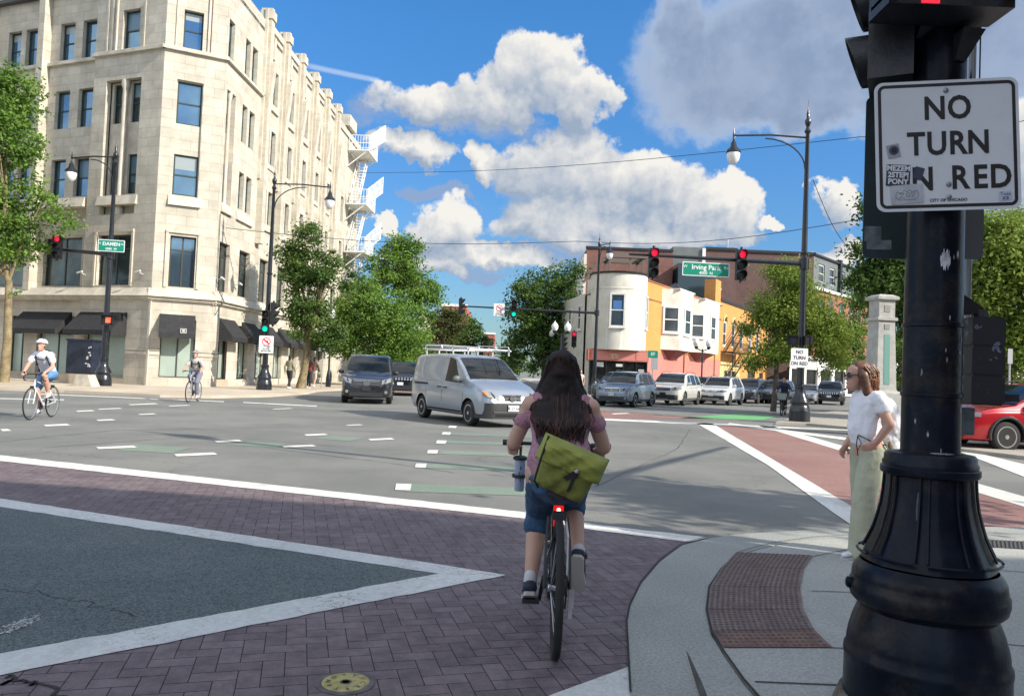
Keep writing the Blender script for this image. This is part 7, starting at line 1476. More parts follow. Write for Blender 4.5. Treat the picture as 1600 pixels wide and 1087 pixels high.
for k in range(420):
    a = rnd.uniform(-2.0, 2.0); r0_ = .098; tp_ = hd + V((-.025 - .10 * math.cos(a), .092 * math.sin(a), rnd.uniform(.0, .11))); pts = [tp_]
    for j in range(1, 6): z_ = tp_.z - (tp_.z - (hd.z - rnd.uniform(.17, .25))) * j / 5; ph = k * .7; pts.append(V((hd.x - .045 - (.088 + .010 * math.sin(j * 1.6 + ph)) * math.cos(a) - .02, (.105 + .014 * math.sin(j * 1.9 + ph)) * math.sin(a), z_)))
    lk_.tube(pts, [.0016, .0026, .003, .003, .0024, .0006], 4, mi=1 if rnd.random() < .45 else 0)
lk_.build('locks', [AUB, AUB2], ho)
g = MB(); f_ = V((1, 0, 0)); 
for s_ in (1, -1): g.lathe([(.024, 0), (.024, .004), (.0, .006)], hd + V((.096, s_ * .034, .012)), 14, ax=(1, s_ * .25, 0)); g.tube([hd + V((.092, s_ * .058, .015)), hd + V((-.01, s_ * .088, .018))], .004, 5)
g.tube([hd + V((.10, -.012, .014)), hd + V((.10, .012, .014))], .003, 5); g.build('sunglasses', PLAST, st_w)
er = MB(); er.loft([[hd + V((-.005 + .021 * math.cos(a) + .002 * math.cos(p_) * math.cos(a), .100 + .002 * math.sin(p_), -.062 + .021 * math.sin(a) + .002 * math.cos(p_) * math.sin(a))) for p_ in [0, 1.57, 3.14, 4.71]] for a in [2 * PI * i / 16 for i in range(17)]], 0, False); er.build('earring', mat('silver_hoop', (.7, .7, .7), .2, 1), st_w)
shoes(st_w, [(k3(.06, .10, .065), k3(.215, .12, .035)), (k3(-.11, -.09, .065), k3(.03, -.10, .035))], mat('white_shoe', (.68, .68, .72), .5), mat('white_sole', (.5, .5, .5), .6), r=.036)
tie = MB(); tie.tube([k3(.115, .09, 1.02), k3(.14, .12, .95), k3(.125, .12, .86)], .004, 4); tie.tube([k3(.115, .09, 1.02), k3(.10, .125, .96), k3(.135, .13, .90)], .004, 4); tie.tube([k3(.12, .10, 1.03), k3(.0, .16, .97), k3(-.1, .15, .955)], .004, 4); tie.build('waist_tie', DARK, st_w)
kf = MB(); kf.ball(k3(-.12, .175, .955), .022, 8, 0, (1, .6, 1.6)); kf.build('key_fob', mat('tan_leather', (.2, .14, .08), .6), st_w)

# ---- generic rider for the far cyclists
def rider(label, loc, az, top_m, leg_m, shoe_m, helmet_m, skin, vox=.014, shorts=True, lean=.30, gear=0.0, hb=(.44, .96, .2), hand_z=0.02, sleeve=.5, look=(1, 0, -.1), s=1.0):
    t = thing('person', label, 'person', loc, R(90 - az)); P0 = V((-.17, 0, .97)); C0 = V((-.17 + lean, 0, 1.33)); N0 = C0 + V((.05, 0, .10)); H0 = N0 + V((.07, 0, .14))
    S = {q: C0 + V((.0, q * .18, .04)) for q in (1, -1)}; W_ = {q: V((hb[0], q * hb[2], hb[1] + hand_z)) for q in (1, -1)}; E = {q: (S[q] + W_[q]) / 2 + V((-.05, q * .06, -.07)) for q in (1, -1)}
    F_ = {1: V((.17 * math.cos(gear), .10, .28 + .17 * math.sin(gear) + .10)), -1: V((-.17 * math.cos(gear), -.10, .28 - .17 * math.sin(gear) + .10))}; K_ = {}
    for q in (1, -1):
        h = P0 + V((0, q * .09, -.02)); f = F_[q]; d = (f - h); L_ = d.length; k = max(.02, (.43 ** 2 - (L_ / 2) ** 2)) ** .5 if L_ < .86 else .05; n_ = V((-d.z, 0, d.x)).normalized(); n_ = n_ if n_.x > 0 else -n_; K_[q] = (h + f) / 2 + n_ * k
    bp = [cap(P0, P0.lerp(C0, .5), .15, .13, .115, .10), cap(P0.lerp(C0, .5), C0, .13, .165, .10, .11), cap(C0, N0, .10, .05, .08, .05), cap(N0, H0 - V((.02, 0, .06)), .048, .045)] + head_prims(H0, look)
    for q in (1, -1): bp += [cap(C0 + V((0, q * .08, .03)), S[q], .06, .055)] + arm(S[q], E[q], W_[q], .05) + [cap(P0 + V((0, q * .09, -.02)), K_[q], .09, .06), cap(K_[q], K_[q].lerp(F_[q], .35), .056, .062), cap(K_[q].lerp(F_[q], .35), F_[q], .06, .036), cap(F_[q], F_[q] + V((.13, 0, -.04)), .036, .03)] + hand(W_[q] - V((.04, 0, 0)), (.8, 0, -.3), (.3, 0, .9), 1.2, 1, -q)
    blob('body', bp, vox, skin, t, 3)
    tp_ = [cap(P0 + V((0, 0, .03)), P0.lerp(C0, .5), .155, .155, .12, .12), cap(P0.lerp(C0, .5), C0, .155, .185, .12, .125), cap(C0, N0 - V((.0, 0, .02)), .14, .075, .10, .065)] + [cap(S[q] + V((0, -q * .04, 0)), S[q].lerp(E[q], sleeve), .072, .070) for q in (1, -1)]
    blob('shirt', tp_, vox, top_m, t, 2, disp=.015, dscale=.08)
    ft2 = .55 if shorts else 1.0; lg = [cap(P0 + V((0, 0, .05)), P0 - V((0, 0, .04)), .158, .165, .125, .13)]
    for q in (1, -1):
        h = P0 + V((0, q * .09, -.02)); lg.append(cap(h, h.lerp(K_[q], .85 if shorts else 1), .105, .085))
        if not shorts: lg.append(cap(K_[q], F_[q] + V((0, 0, .04)), .08, .062))
    blob('shorts' if shorts else 'trousers', lg, vox, leg_m, t, 2, disp=.012, dscale=.08)
    shoes(t, [(F_[q] + V((-.01, 0, -.01)), F_[q] + V((.12, 0, -.045))) for q in (1, -1)], shoe_m, shoe_m, vox)
    if helmet_m:
        h = MB(); rows = []
        for j in range(7):
            th = R(90 * j / 6.0); rr = .118 * math.cos(th) + .003; rows.append([H0 + V((-.005 + 1.18 * rr * math.cos(a), .93 * rr * math.sin(a), .045 + .105 * math.sin(th) + (.018 * math.cos(a) if j == 0 else 0))) for a in [2 * PI * i / 20 for i in range(20)]])
        h.loft(rows, 0, True, True); ho = h.build('helmet', helmet_m, t); v = MB()
        for y_ in (-.05, -.018, .018, .05): v.tube([H0 + V((.10, y_, .105)), H0 + V((.03, y_, .147)), H0 + V((-.07, y_, .135))], .007, 4)
        v.build('vents', PLAST, ho); st2 = MB()
        for q in (1, -1): st2.tube([H0 + V((.02, q * .088, .05)), H0 + V((.03, q * .06, -.085))], .005, 4)
        st2.build('chin_strap', PLAST, t)
    else: blob('hair', [cap(H0 + V((-.02, 0, .05)), H0 + V((-.035, 0, .02)), .088, .09, .098, .1)], vox, DARK, t, 2)
    return t, dict(P=P0, C=C0, H=H0, S=S)
def backpack(label, loc, az, J, m_, s=1.0):
    t = thing('backpack', label, 'backpack', loc, R(90 - az)); d = (J['C'] - J['P']).normalized(); n_ = V((-d.z, 0, d.x)); n_ = n_ if n_.x < 0 else -n_; c = J['P'].lerp(J['C'], .62) + n_ * .19
    blob('sack', [cap(c - d * .13, c + d * .13, .12 * s, .11 * s, .07, .06)], .014, m_, t, 2); b = MB()
    for q in (1, -1): b.tube([c + d * .14 + V((0, q * .08, 0)), J['C'] + V((.0, q * .10, .115)), J['C'] + V((.115, q * .105, .0)), J['P'].lerp(J['C'], .55) + V((.10, q * .13, -.02)), c - d * .1 + V((0, q * .12, 0))], .020, 6)
    b.tube([J['C'] + V((.12, .10, -.06)), J['C'] + V((.125, -.10, -.06))], .012, 5); b.build('strap', m_, t); return t
WTEE = mat('white_tee', (.70, .71, .76), .85, bump=.4, bscale=9); BSH = mat('blue_shorts', (.10, .22, .40), .85, var=.2, vscale=8, bump=.3, bscale=14); WSH = mat('white_shoe', (.6, .6, .6), .5)
def los(p): return math.degrees(math.atan2(p.x, p.y))
g1 = at(46, 656); r1o = at(62, 653)
hz = los(r1o) + 180 + 23
d1v = dirv(hz); o1 = V((g1.x, g1.y, 0)) - d1v * .60
bicycle('white drop bar bicycle crossing at far left under the man in blue shorts', mat('white_bike_frame', (.72, .72, .72), .3, coat=.5), o1, R(90 - hz), drop=True, hb=(.40, .96, .22), seat=(-.2, .92), gear=R(80), tyre_w=.014)
r1_, J1 = rider('cyclist in a white tee shirt, blue shorts and white helmet at far left', o1, hz, WTEE, BSH, WSH, mat('white_helmet', (.66, .67, .68), .35), SKIN, .012, True, .30, R(80), (.52, .96, .2), .03, .5, (1, -.15, -.1))
backpack('slim dark backpack worn by the cyclist in blue shorts', o1, hz, J1, mat('dark_backpack', (.03, .04, .05), .8))
g2 = at(294, 628.5); hz2 = los(g2) + 180 + 17; d2v = dirv(hz2); o2 = V((g2.x, g2.y, 0)) - d2v * .60
bicycle('silver hybrid bicycle riding before the cut-off corner of the limestone building', mat('silver_bike_frame', (.45, .46, .48), .3, .5), o2, R(90 - hz2), hb=(.40, 1.0, .27), seat=(-.2, .90), gear=R(-70))
r2_, J2 = rider('cyclist in grey patterned shirt and grey helmet before the cut-off corner', o2, hz2, pattern_mat('grey_floral_cloth', (.18, .18, .18), (.5, .46, .42), 16, .45), mat('grey_trousers', (.16, .17, .22), .85), WSH, mat('grey_helmet', (.26, .25, .25), .5), SKIN, .014, False, .16, R(-70), (.38, 1.0, .27), .04, .6, (1, .1, -.05))
backpack('black chest strapped pack on the cyclist in grey', o2, hz2, J2, DARK, .9)
g3 = at(1226, 650); hz3 = los(g3) + 180 + 8; d3v = dirv(hz3); o3 = V((g3.x, g3.y, 0)) - d3v * .6 + V((0, .4, 0))
b3, _ = bicycle('dark shared bicycle with a grey front basket beside the plaza lamp post', PLAST, o3, R(90 - hz3), hb=(.36, 1.02, .28), seat=(-.2, .88), gear=R(20), tyre_w=.025, rimm=PLAST)
bsk = MB(); bsk.hexa([V((.50, -.14, .70)), V((.72, -.14, .70)), V((.72, .14, .70)), V((.50, .14, .70)), V((.46, -.2, .98)), V((.80, -.2, .98)), V((.80, .2, .98)), V((.46, .2, .98))]); bsk.build('basket', mat('basket_grey', (.3, .31, .32), .5), b3)
rider('cyclist in dark clothes riding behind a grey basket by the plaza lamp post', o3, hz3, mat('navy_jacket', (.012, .016, .04), .8), DARK, DARK, None, SKIN2, .016, False, .12, R(20), (.34, 1.02, .28), .04, 1.0)
# ---- people on foot
def walker(label, loc, az, top_m, leg_m, hair_m, skin, s=1.0, stride=.18, bare=False, vox=.018, dress=False, long_=True, group=None):
    t = thing('person', label, 'person', loc, R(90 - az), group); k = lambda x, y, z: V((x, y, z)) * s
    F_ = {1: k(stride, .09, .09), -1: k(-stride, -.09, .11)}; K_ = {1: k(stride * .6 + .04, .09, .5), -1: k(-stride * .25 + .04, -.09, .5)}
    bp = [cap(k(0, 0, .93), k(0, 0, 1.1), .15, .12, .11, .09), cap(k(0, 0, 1.1), k(0, 0, 1.36), .12, .16, .09, .1), cap(k(0, 0, 1.38), k(.01, 0, 1.45), .1, .05, .07, .05), cap(k(.01, 0, 1.44), k(.03, 0, 1.54), .045, .043)] + head_prims(k(.04, 0, 1.62), (1, 0, 0))
    for q in (1, -1):
        sh_, e, w_ = k(0, q * .18, 1.39), k(-.03 - q * .06, q * .235, 1.12), k(.06 - q * .13, q * .23, .88)
        bp += [cap(k(0, q * .08, 1.38), sh_, .06, .055)] + arm(sh_, e, w_, .046) + hand(w_, (.1, 0, -1), (0, q, 0), .5, 1, q) + [cap(k(0, q * .09, .92), K_[q], .09, .058), cap(K_[q], F_[q], .055, .036), cap(F_[q], F_[q] + k(.13, 0, -.04), .035, .03)]
    blob('body', bp, vox, skin, t, 2)
    blob('shirt', [cap(k(0, 0, .95), k(0, 0, 1.15), .165, .14, .125, .105), cap(k(0, 0, 1.15), k(0, 0, 1.36), .14, .18, .105, .115), cap(k(0, 0, 1.38), k(.01, 0, 1.44), .13, .07, .09, .06)] + [cap(k(0, q * .15, 1.38), k(-.03 - q * .06, q * .235, 1.12) if not bare else k(0, q * .19, 1.34), .066, .06) for q in (1, -1)] + ([cap(k(-.03 - q * .06, q * .235, 1.12), k(.04 - q * .11, q * .23, .93), .058, .045) for q in (1, -1)] if long_ and not bare else []), vox, top_m, t, 2, disp=.012)
    lg = [cap(k(0, 0, .97), k(0, 0, .9), .155, .16, .12, .125)]
    for q in (1, -1): lg += [cap(k(0, q * .09, .9), K_[q], .1, .075)] + ([] if dress else [cap(K_[q], F_[q] + k(0, 0, .03), .072, .055)])
    blob('shorts' if dress else 'trousers', lg, vox, leg_m, t, 2)
    shoes(t, [(F_[q] + k(0, 0, -.02), F_[q] + k(.12, 0, -.055)) for q in (1, -1)], WSH, WSH, vox)
    blob('hair', [cap(k(.02, 0, 1.67), k(.0, 0, 1.64), .088, .09, .1, .1)] + ([cap(k(-.03, 0, 1.62), k(-.05, 0, 1.45), .08, .07, .06, .04)] if long_ else []), vox, hair_m, t, 2); return t
walker('person in a sage jacket and black trousers walking past the awnings', at(451, 607, .1), 20, mat('sage_jacket', (.22, .21, .14), .85), DARK, DARK, SKIN2)
walker('person carrying a red bag walking beside the street tree', at(482, 606.5, .1), 175, mat('red_brown_top', (.22, .06, .05), .85), DARK, mat('brown_hair', (.06, .03, .02), .6), SKIN)
walker('person in light shorts and dark top walking left of the minivan', at(490, 605, .1), 12, mat('dark_olive_top', (.08, .075, .06), .85), mat('cream_shorts', (.5, .45, .38), .85), DARK, SKIN, dress=True)
walker('person in a sleeveless pink patterned vest by the turret shop front', at(915, 627, .0) + V((0, 3.5, 0)), 172, pattern_mat('pink_vest_cloth', (.55, .22, .26), (.6, .5, .5), 14, .45), mat('pale_shorts', (.5, .42, .42), .85), DARK, SKIN, bare=True, dress=True, long_=False)
# ================================================================ FOREGROUND POST WITH ITS SIGNS AND SIGNALS
fp0 = deep(1456, 700, 3.23); fpx, fpy = fp0.x - .008, 3.23
fg = thing('street_lamp', 'huge dark blue-black lamp post with a flared iron base in the near right foreground', 'street lamp', (fpx, fpy, .02))
b_ = MB(); rings = []
prof = [(.345, .115), (.345, .12), (.343, .27), (.347, .285), (.345, .305), (.335, .32), (.334, .345), (.328, .375), (.312, .43), (.295, .47), (.287, .487), (.292, .497), (.306, .505), (.322, .52), (.331, .55), (.330, .58), (.318, .60), (.320, .61), (.316, .635), (.304, .655), (.290, .668), (.286, .675)]
prof = [(r_ * .905, z) for r_, z in prof]
b_.lathe(prof, (fpx, fpy, 0), 48, cap=False)
def octr(a, r):     # softly eight-sided flare
    k = math.cos(((a + PI / 8) % (PI / 4)) - PI / 8); return r * (.94 + .06 * (1 / k - 1) * 8)
fl = [(.262, .68), (.246, .72), (.226, .765), (.207, .81), (.193, .86), (.180, .915), (.173, .97), (.170, 1.02), (.169, 1.045)]
b_.loft([[Vector((fpx + octr(t, r_) * math.cos(t), fpy + octr(t, r_) * math.sin(t), z)) for t in [2 * PI * k / 48 for k in range(48)]] for r_, z in fl], 0, False, True)
b_.lathe([(.169, 1.04), (.184, 1.047), (.188, 1.055), (.188, 1.075), (.180, 1.08), (.181, 1.095), (.174, 1.105), (.174, 1.125), (.166, 1.135), (.12, 1.14)], (fpx, fpy, 0), 48, cap=False)
for k in range(8):                                  # raised panels on the flare
    t = PI / 8 + k * PI / 4 + .2
    for off in (-.30, .30):
        pts = [Vector((fpx + (r_ * 1.005) * math.cos(t + off), fpy + (r_ * 1.005) * math.sin(t + off), z)) for r_, z in fl[1:]]; b_.tube(pts, .006, 5)
    pts = [Vector((fpx + .268 * math.cos(t + o), fpy + .268 * math.sin(t + o), .715)) for o in np.linspace(-.3, .3, 7)]; b_.tube(pts, .006, 5)
bs_ = b_.build('base', PAINTF, fg, world=True)
for t in (-.15, 2.9): k_ = MB(); k_.lathe([(.024, 0), (.024, .02), (.015, .026), (0, .026)], Vector((fpx + .288 * math.cos(t), fpy + .288 * math.sin(t), .57)), 10, ax=(math.cos(t), math.sin(t), 0)); k_.build('bolt', PAINTF, bs_, world=True)
dr = MB(); t0 = R(-118); dr.fbox(Face(fpx + .185 * math.cos(t0), fpy + .185 * math.sin(t0), 90 - math.degrees(t0) - 90, 1), -.035, .005, .86, .99, -.012, .008)
ft_ = MB(); ft_.lathe([(.36, .02), (.348, .07), (.33, .115), (.30, .118)], (fpx, fpy, 0), 40); ft_.build('footing', mat('rusty_footing', (.13, .105, .08), .95, var=.4, vscale=14, bump=.8, bscale=35, dirt=(.28, .27, .25), dscale=8, damt=.7), fg, world=True)
s_ = MB(); s_.lathe([(.113, 1.13), (.112, 1.6), (.109, 2.3), (.103, 3.2), (.09, 6), (.07, 10), (.004, 11)], (fpx, fpy, 0), 40, cap=False); sh_ = s_.build('shaft', PAINTF, fg, world=True)
s_ = MB()
for k in range(3):
    for z0_, z1_, t in ((1.3, 2.02, R(200)),): pass
for z_, m_ in ((1.66, PAINTF), (1.37, PAINTF), (2.46, ALU), (2.54, ALU)): s_ = MB(); s_.lathe([(.1125, z_), (.118, z_ + .003), (.118, z_ + .018), (.1125, z_ + .021)], (fpx, fpy, 0), 32, cap=False); s_.build('band', m_, fg, world=True)
def curved(mb, t0, t1, z0, z1, r_, seed, mi=0, rag=.3):
    rnd = random.Random(seed); n = 12; top = []; bot = []
    for i in range(n + 1):
        t = R(t0 + (t1 - t0) * i / n); e = abs(2 * i / n - 1) ** 3
        a = z1 - (z1 - z0) * rag * rnd.random() - (z1 - z0) * .3 * e; b = z0 + (z1 - z0) * rag * rnd.random() + (z1 - z0) * .2 * e
        top.append(Vector((fpx + r_ * math.cos(t), fpy + r_ * math.sin(t), a))); bot.append(Vector((fpx + r_ * math.cos(t), fpy + r_ * math.sin(t), b)))
    mb.loft([bot, top], mi, False, True, closed=False)
st = MB(); curved(st, -108, -88, 1.885, 1.985, .1135, 1); curved(st, -74, -68, 1.93, 1.985, .1135, 2, rag=.5); curved(st, -82, -79, 1.93, 1.96, .1135, 3, rag=.5)
for k, (a, z) in enumerate([(-95, 1.55), (-60, 1.54), (-55, 1.58), (-92, 1.51), (-150, 1.25), (-140, 1.45), (-100, 1.14), (-40, 1.8), (-52, 1.3), (-88, 1.68), (-125, 1.2)]): curved(st, a, a + 3 + k % 3, z, z + .03 + .008 * (k % 3), .1138, 10 + k, rag=.6)
st.build('torn_sticker', mat('torn_sticker_grey', (.34, .35, .38), .7, var=.5, vscale=25), sh_, world=True)
st = MB(); curved(st, -118, -84, 1.142, 1.150, .15, 31); st.build('paint_scrap', mat('scrap_grey', (.2, .21, .22), .7, var=.3), bs_, world=True)
ch = MB()
def flare_patch(a0, a1, z0, z1, seed):
    rnd = random.Random(seed); n = 6; m_ = 5; g = []
    for j in range(m_ + 1):
        z = lerp(z0, z1, j / m_); r_ = float(np.interp(z, [q[1] for q in fl], [q[0] for q in fl])); w_ = (a1 - a0) * .5 * (1 - .5 * abs(2 * j / m_ - 1) ** 2) * (.85 + .3 * rnd.random()); c_ = (a0 + a1) / 2
        g.append([Vector((fpx + (octr(R(c_ + w_ * (2 * i / n - 1)), r_) + .0025) * math.cos(R(c_ + w_ * (2 * i / n - 1))), fpy + (octr(R(c_ + w_ * (2 * i / n - 1)), r_) + .0025) * math.sin(R(c_ + w_ * (2 * i / n - 1))), z)) for i in range(n + 1)])
    ch.loft(g, 0, False, True, closed=False)
flare_patch(-134, -128, .875, .985, 4)
ch.build('bare_primer', mat('bare_primer_brown', (.085, .075, .06), .7, var=.3, vscale=20), bs_, world=True)
# the near no turn on red sign
SGN = mat('sign_white_dulled', (.60, .62, .66), .45, var=.05, vscale=6, dirt=(.42, .42, .44), dscale=6, damt=.3)
sp0 = deep(1479, 227, 3.07); sgt = thing('traffic_sign', 'large white no turn on red sign with stickers on the near lamp post', 'traffic sign', sp0); M = sign_M(sp0, 187, R(2.6))
b_ = MB(); board(b_, M, .548, .530, .035, 0, 0, .004, 8); b_.build('panel', SGN, sgt, world=True)
b_ = MB()
def rring(mb, w_, h_, r_, th, z, n=8):
    o_, i_ = [], []
    for (W_, H_, Rr, lst) in ((w_, h_, r_, o_), (w_ - th * 2, h_ - th * 2, max(.004, r_ - th), i_)):
        for cx_, cy_, a0 in ((W_ / 2 - Rr, H_ / 2 - Rr, 0), (-W_ / 2 + Rr, H_ / 2 - Rr, 90), (-W_ / 2 + Rr, -H_ / 2 + Rr, 180), (W_ / 2 - Rr, -H_ / 2 + Rr, 270)):
            for k in range(n): a = R(a0 + 90 * k / (n - 1)); lst.append(M @ Vector((cx_ + Rr * math.cos(a), cy_ + Rr * math.sin(a), z)))
    m_ = len(o_); mb.add(o_ + i_, [(k, (k + 1) % m_, m_ + (k + 1) % m_, m_ + k) for k in range(m_)])
rring(b_, .524, .506, .028, .013, .0048); b_.build('border', SBLACK, sgt, world=True, fix=False)
b_ = MB(); TXM = lambda x, y: M @ Matrix.Translation((x, y, .0052))
def word(mb, s, x, y, gap, size=.131):
    for i, chh in enumerate(s): mb.text(chh, size, TXM(x + i * gap, y), bold=.0032, sx=.86, depth=.0006)
word(b_, 'NO', -.044, .147, .094); word(b_, 'TURN', -.118, .003, .079); word(b_, 'N', -.096, -.140, .09); word(b_, 'RED', .045, -.138, .077)
b_.text('CITY OF CHICAGO', .0165, TXM(.0, -.224), bold=.0003, depth=.0004)
b_.build('lettering', SBLACK, sgt, world=True, fix=False)
for x, y in ((-.0, .222), (.002, -.212), (.002, -.160)): b_ = MB(); b_.lathe([(.0105, .004), (.0105, .008), (.007, .011), (0, .011)], M @ Vector((x, y, 0)), 12, ax=(M.to_3x3() @ Vector((0, 0, 1)))); b_.build('bolt', mat('bolt_grey', (.25, .26, .28), .4, .6), sgt, world=True)
def sticker(nm, x, y, w_, h_, rot, m_, z=.0058): q = MB(); Ms = M @ Matrix.Translation((x, y, z)) @ Matrix.Rotation(R(rot), 4, 'Z'); board(q, Ms, w_, h_, .003, 0, 0, .0006, 3); return q.build(nm, m_, sgt, world=True), Ms
so_, Ms = sticker('sticker', -.190, -.118, .092, .088, -4, mat('sticker_black', (.03, .03, .04), .5))
b_ = MB(); 
for k, l_ in enumerate(('MEZEM', '2STEP!', 'PONY')): b_.text(l_, .030, Ms @ Matrix.Translation((0, .028 - .027 * k, .0012)), bold=.0012, depth=.0003, sx=.95)
b_.build('lettering', mat('sticker_ink_white', (.6, .62, .66), .5), so_, world=True, fix=False)
so_, Ms = sticker('sticker', -.158, -.196, .125, .078, 3, mat('sticker_silver', (.42, .44, .48), .45, var=.15, vscale=20), .0064)
b_ = MB()
def squiggle(mb, Ms, pts, r_): mb.tube([Ms @ Vector((x, y, .0012)) for x, y in pts], r_, 4)
squiggle(b_, Ms, [(-.045, -.01), (-.04, .012), (-.02, .006), (-.01, .02), (.0, .008), (.01, .02), (.02, .006), (.04, .014), (.045, -.008), (.03, -.022), (-.03, -.022), (-.045, -.01)], .0009)
squiggle(b_, Ms, [(-.03, .004), (-.012, .006), (-.03, -.014), (-.01, -.013)], .0012); squiggle(b_, Ms, [(.0, -.01), (-.004, .002), (.006, .006), (.012, -.006), (.0, -.01)], .0012); squiggle(b_, Ms, [(.016, .006), (.022, -.012), (.03, .007)], .0012)
b_.build('lettering', mat('sticker_ink_grey', (.16, .17, .2), .5), so_, world=True)
so_, Ms = sticker('sticker', -.206, -.018, .05, .055, 10, mat('sticker_grey_blue', (.28, .30, .35), .5), .0058)
b_ = MB()
for r_ in (.018, .012, .007): b_.lathe([(r_, 0), (r_ + .0015, .0004), (r_, .0008)], Ms @ Vector((.001, .003, .001)), 20, ax=Ms.to_3x3() @ Vector((0, 0, 1)))
b_.build('print', mat('sticker_ink_dark', (.06, .07, .10), .5), so_, world=True)
so_, Ms = sticker('sticker', -.112, -.112, .036, .05, -18, mat('sticker_navy', (.035, .04, .08), .5), .007)
so_, Ms = sticker('sticker', .214, -.214, .05, .038, 2, mat('sticker_pale_blue', (.45, .48, .55), .5), .0056)
b_ = MB(); b_.text('Tues', .02, Ms @ Matrix.Translation((0, .008, .0012)), depth=.0003); b_.text('ICE', .016, Ms @ Matrix.Translation((0, -.010, .0012)), depth=.0003, bold=.0006); b_.build('lettering', mat('sticker_ink_blue', (.04, .08, .25), .5), so_, world=True, fix=False)
# sign backs behind the shaft
PLT = mat('dark_teal_sign_back', (.035, .055, .060), .5, .3, var=.3, vscale=3)
def back_plate(label, x0, x1, y0, y1, Yd, m_, az=186):
    a, e = deep(x0, y1, Yd), deep(x1, y0, Yd); c_ = (a + e) / 2; t = thing('traffic_sign', label, 'traffic sign', c_); b = MB(); Mb = sign_M(c_, az); board(b, Mb, abs(e.x - a.x), abs(e.z - a.z), .03, 0, 0, .004, 6); b.build('panel', m_, t, world=True); return t, Mb
tbk, Mb = back_plate('tall dark teal back of a sign behind the near lamp post shaft', 1350, 1506, 155, 402, 3.52, PLT)
b_ = MB(); Mx = Mb @ Matrix.Translation((-.165, -.29, .006)); 
b_ = MB(); board(b_, Mb @ Matrix.Translation((-.178, -.265, .0055)), .075, .07, .004, 0, 0, .0006, 3); board(b_, Mb @ Matrix.Translation((-.15, -.315, .0065)), .11, .045, .004, 0, 0, .0006, 3); b_.build('sticker', mat('sticker_faded', (.16, .19, .20), .6, var=.4, vscale=18), tbk, world=True)
back_plate('small dull grey sign back right of the near lamp post shaft', 1490, 1538, 320, 404, 3.46, mat('dull_grey_plate', (.11, .12, .125), .5, .3), 176)
gpz = MB(); q = deep(1512, 430, 3.7); gpz.tube([(q.x, 3.7, 1.55), (q.x, 3.7, 4.0)], .017, 10); solo(gpz, 'conduit_pipe', mat('galvanised_pipe', (.22, .23, .235), .5, .5), 'thin galvanised conduit pipe behind the near lamp post', 'pipe', (q.x, 3.7, 1.55))
q = deep(1532, 60, 3.3); gpz = MB(); gpz.tube([(q.x, 3.3, 2.62), (q.x, 3.3, 3.3)], .0035, 6); q2 = deep(1517, 118, 3.2); gpz.lathe([(.006, 0), (.0, .05)], (q2.x, 3.2, q2.z - .02), 8); solo(gpz, 'cable', PLAST, 'thin hanging cable above the large white sign', 'cable', (q.x, 3.3, 2.62))
# signal heads on the near post
SH = mat('worn_black_signal', (.012, .014, .017), .4, var=.5, vscale=9, bump=.15, bscale=30)
def F_at(c, az, ): f = Face(c.x, c.y, 0); d = dirv(az); f.n = d; f.u = Vector((d.y, -d.x, 0)); return f
def chipped(n, c1, c2, scale, thr):
    m_ = bpy.data.materials.new(n); m_.use_nodes = True; t = NT(m_.node_tree); b = t.N['Principled BSDF']; v = t.node('ShaderNodeTexCoord').outputs['Object']; b.inputs['Roughness'].default_value = .5
    k = t.rng(t.noise(v, scale, 5, .62, dist=.6), thr, thr + .02); t.put(b.inputs['Base Color'], t.mix(k, c1, c2))
    bn = t.node('ShaderNodeBump'); bn.inputs['Strength'].default_value = .5; bn.inputs['Distance'].default_value = .002; bn.invert = True; t.put(bn.inputs['Height'], k); t.put(b.inputs['Normal'], bn.outputs[0]); return m_
SH2 = chipped('chipped_black_paint', (.010, .012, .018), (.12, .14, .19), 13, .60)
# upper left head: seen from the side, looking left
c = deep(1392, 75, 3.3); hs_ = thing('traffic_signal', 'black traffic signal high on the near post, its two hoods pointing left', 'traffic signal', c); f = F_at(c, -63)
h = MB()
zc0 = deep(1392, 92, 3.3).z; pitch_ = .255
for k in (0, 1, 2):
    zz = zc0 + k * pitch_
    h.fbox(f, -.125, .125, zz - .122, zz + .122, -.09, .085)
h.fbox(f, -.11, .11, zc0 - .10, zc0 + .6, -.08, .07); h.build('housing', SH, hs_, world=True)
for k in (0, 1, 2):
    zz = zc0 + k * pitch_; cc_ = c + Vector((0, 0, zz - c.z)) + f.n * .085
    v = MB(); n = 22; r = .112
    rg_ = lambda rr, L1_: [cc_ + (f.u * math.cos(a) + Vector((0, 0, math.sin(a)))) * rr + f.n * (L1_ * (.25 + .75 * (.5 + .5 * math.sin(a)))) for a in [R(-80) + R(340) * i / n for i in range(n + 1)]]
    v.loft([rg_(r, 0), rg_(r, .10), rg_(r * .96, .10), rg_(r * .96, 0)], 0, False, True, closed=False); v.build('visor', SH, hs_, world=True, fix=False)
    L_ = MB(); L_.lathe([(.105, 0), (.08, .02), (0, .03)], cc_, 18, ax=f.n); L_.build('lens', LENS_OFF, hs_, world=True)
rp_ = MB(); 
for k in (0, 1): rp_.fbox(f, .1255, .1275, zc0 - .09 + k * .255, zc0 + .09 + k * .255, -.06, .055)
rp_.build('sticker', mat('signal_side_grey', (.06, .055, .06), .5, var=.3), hs_, world=True)
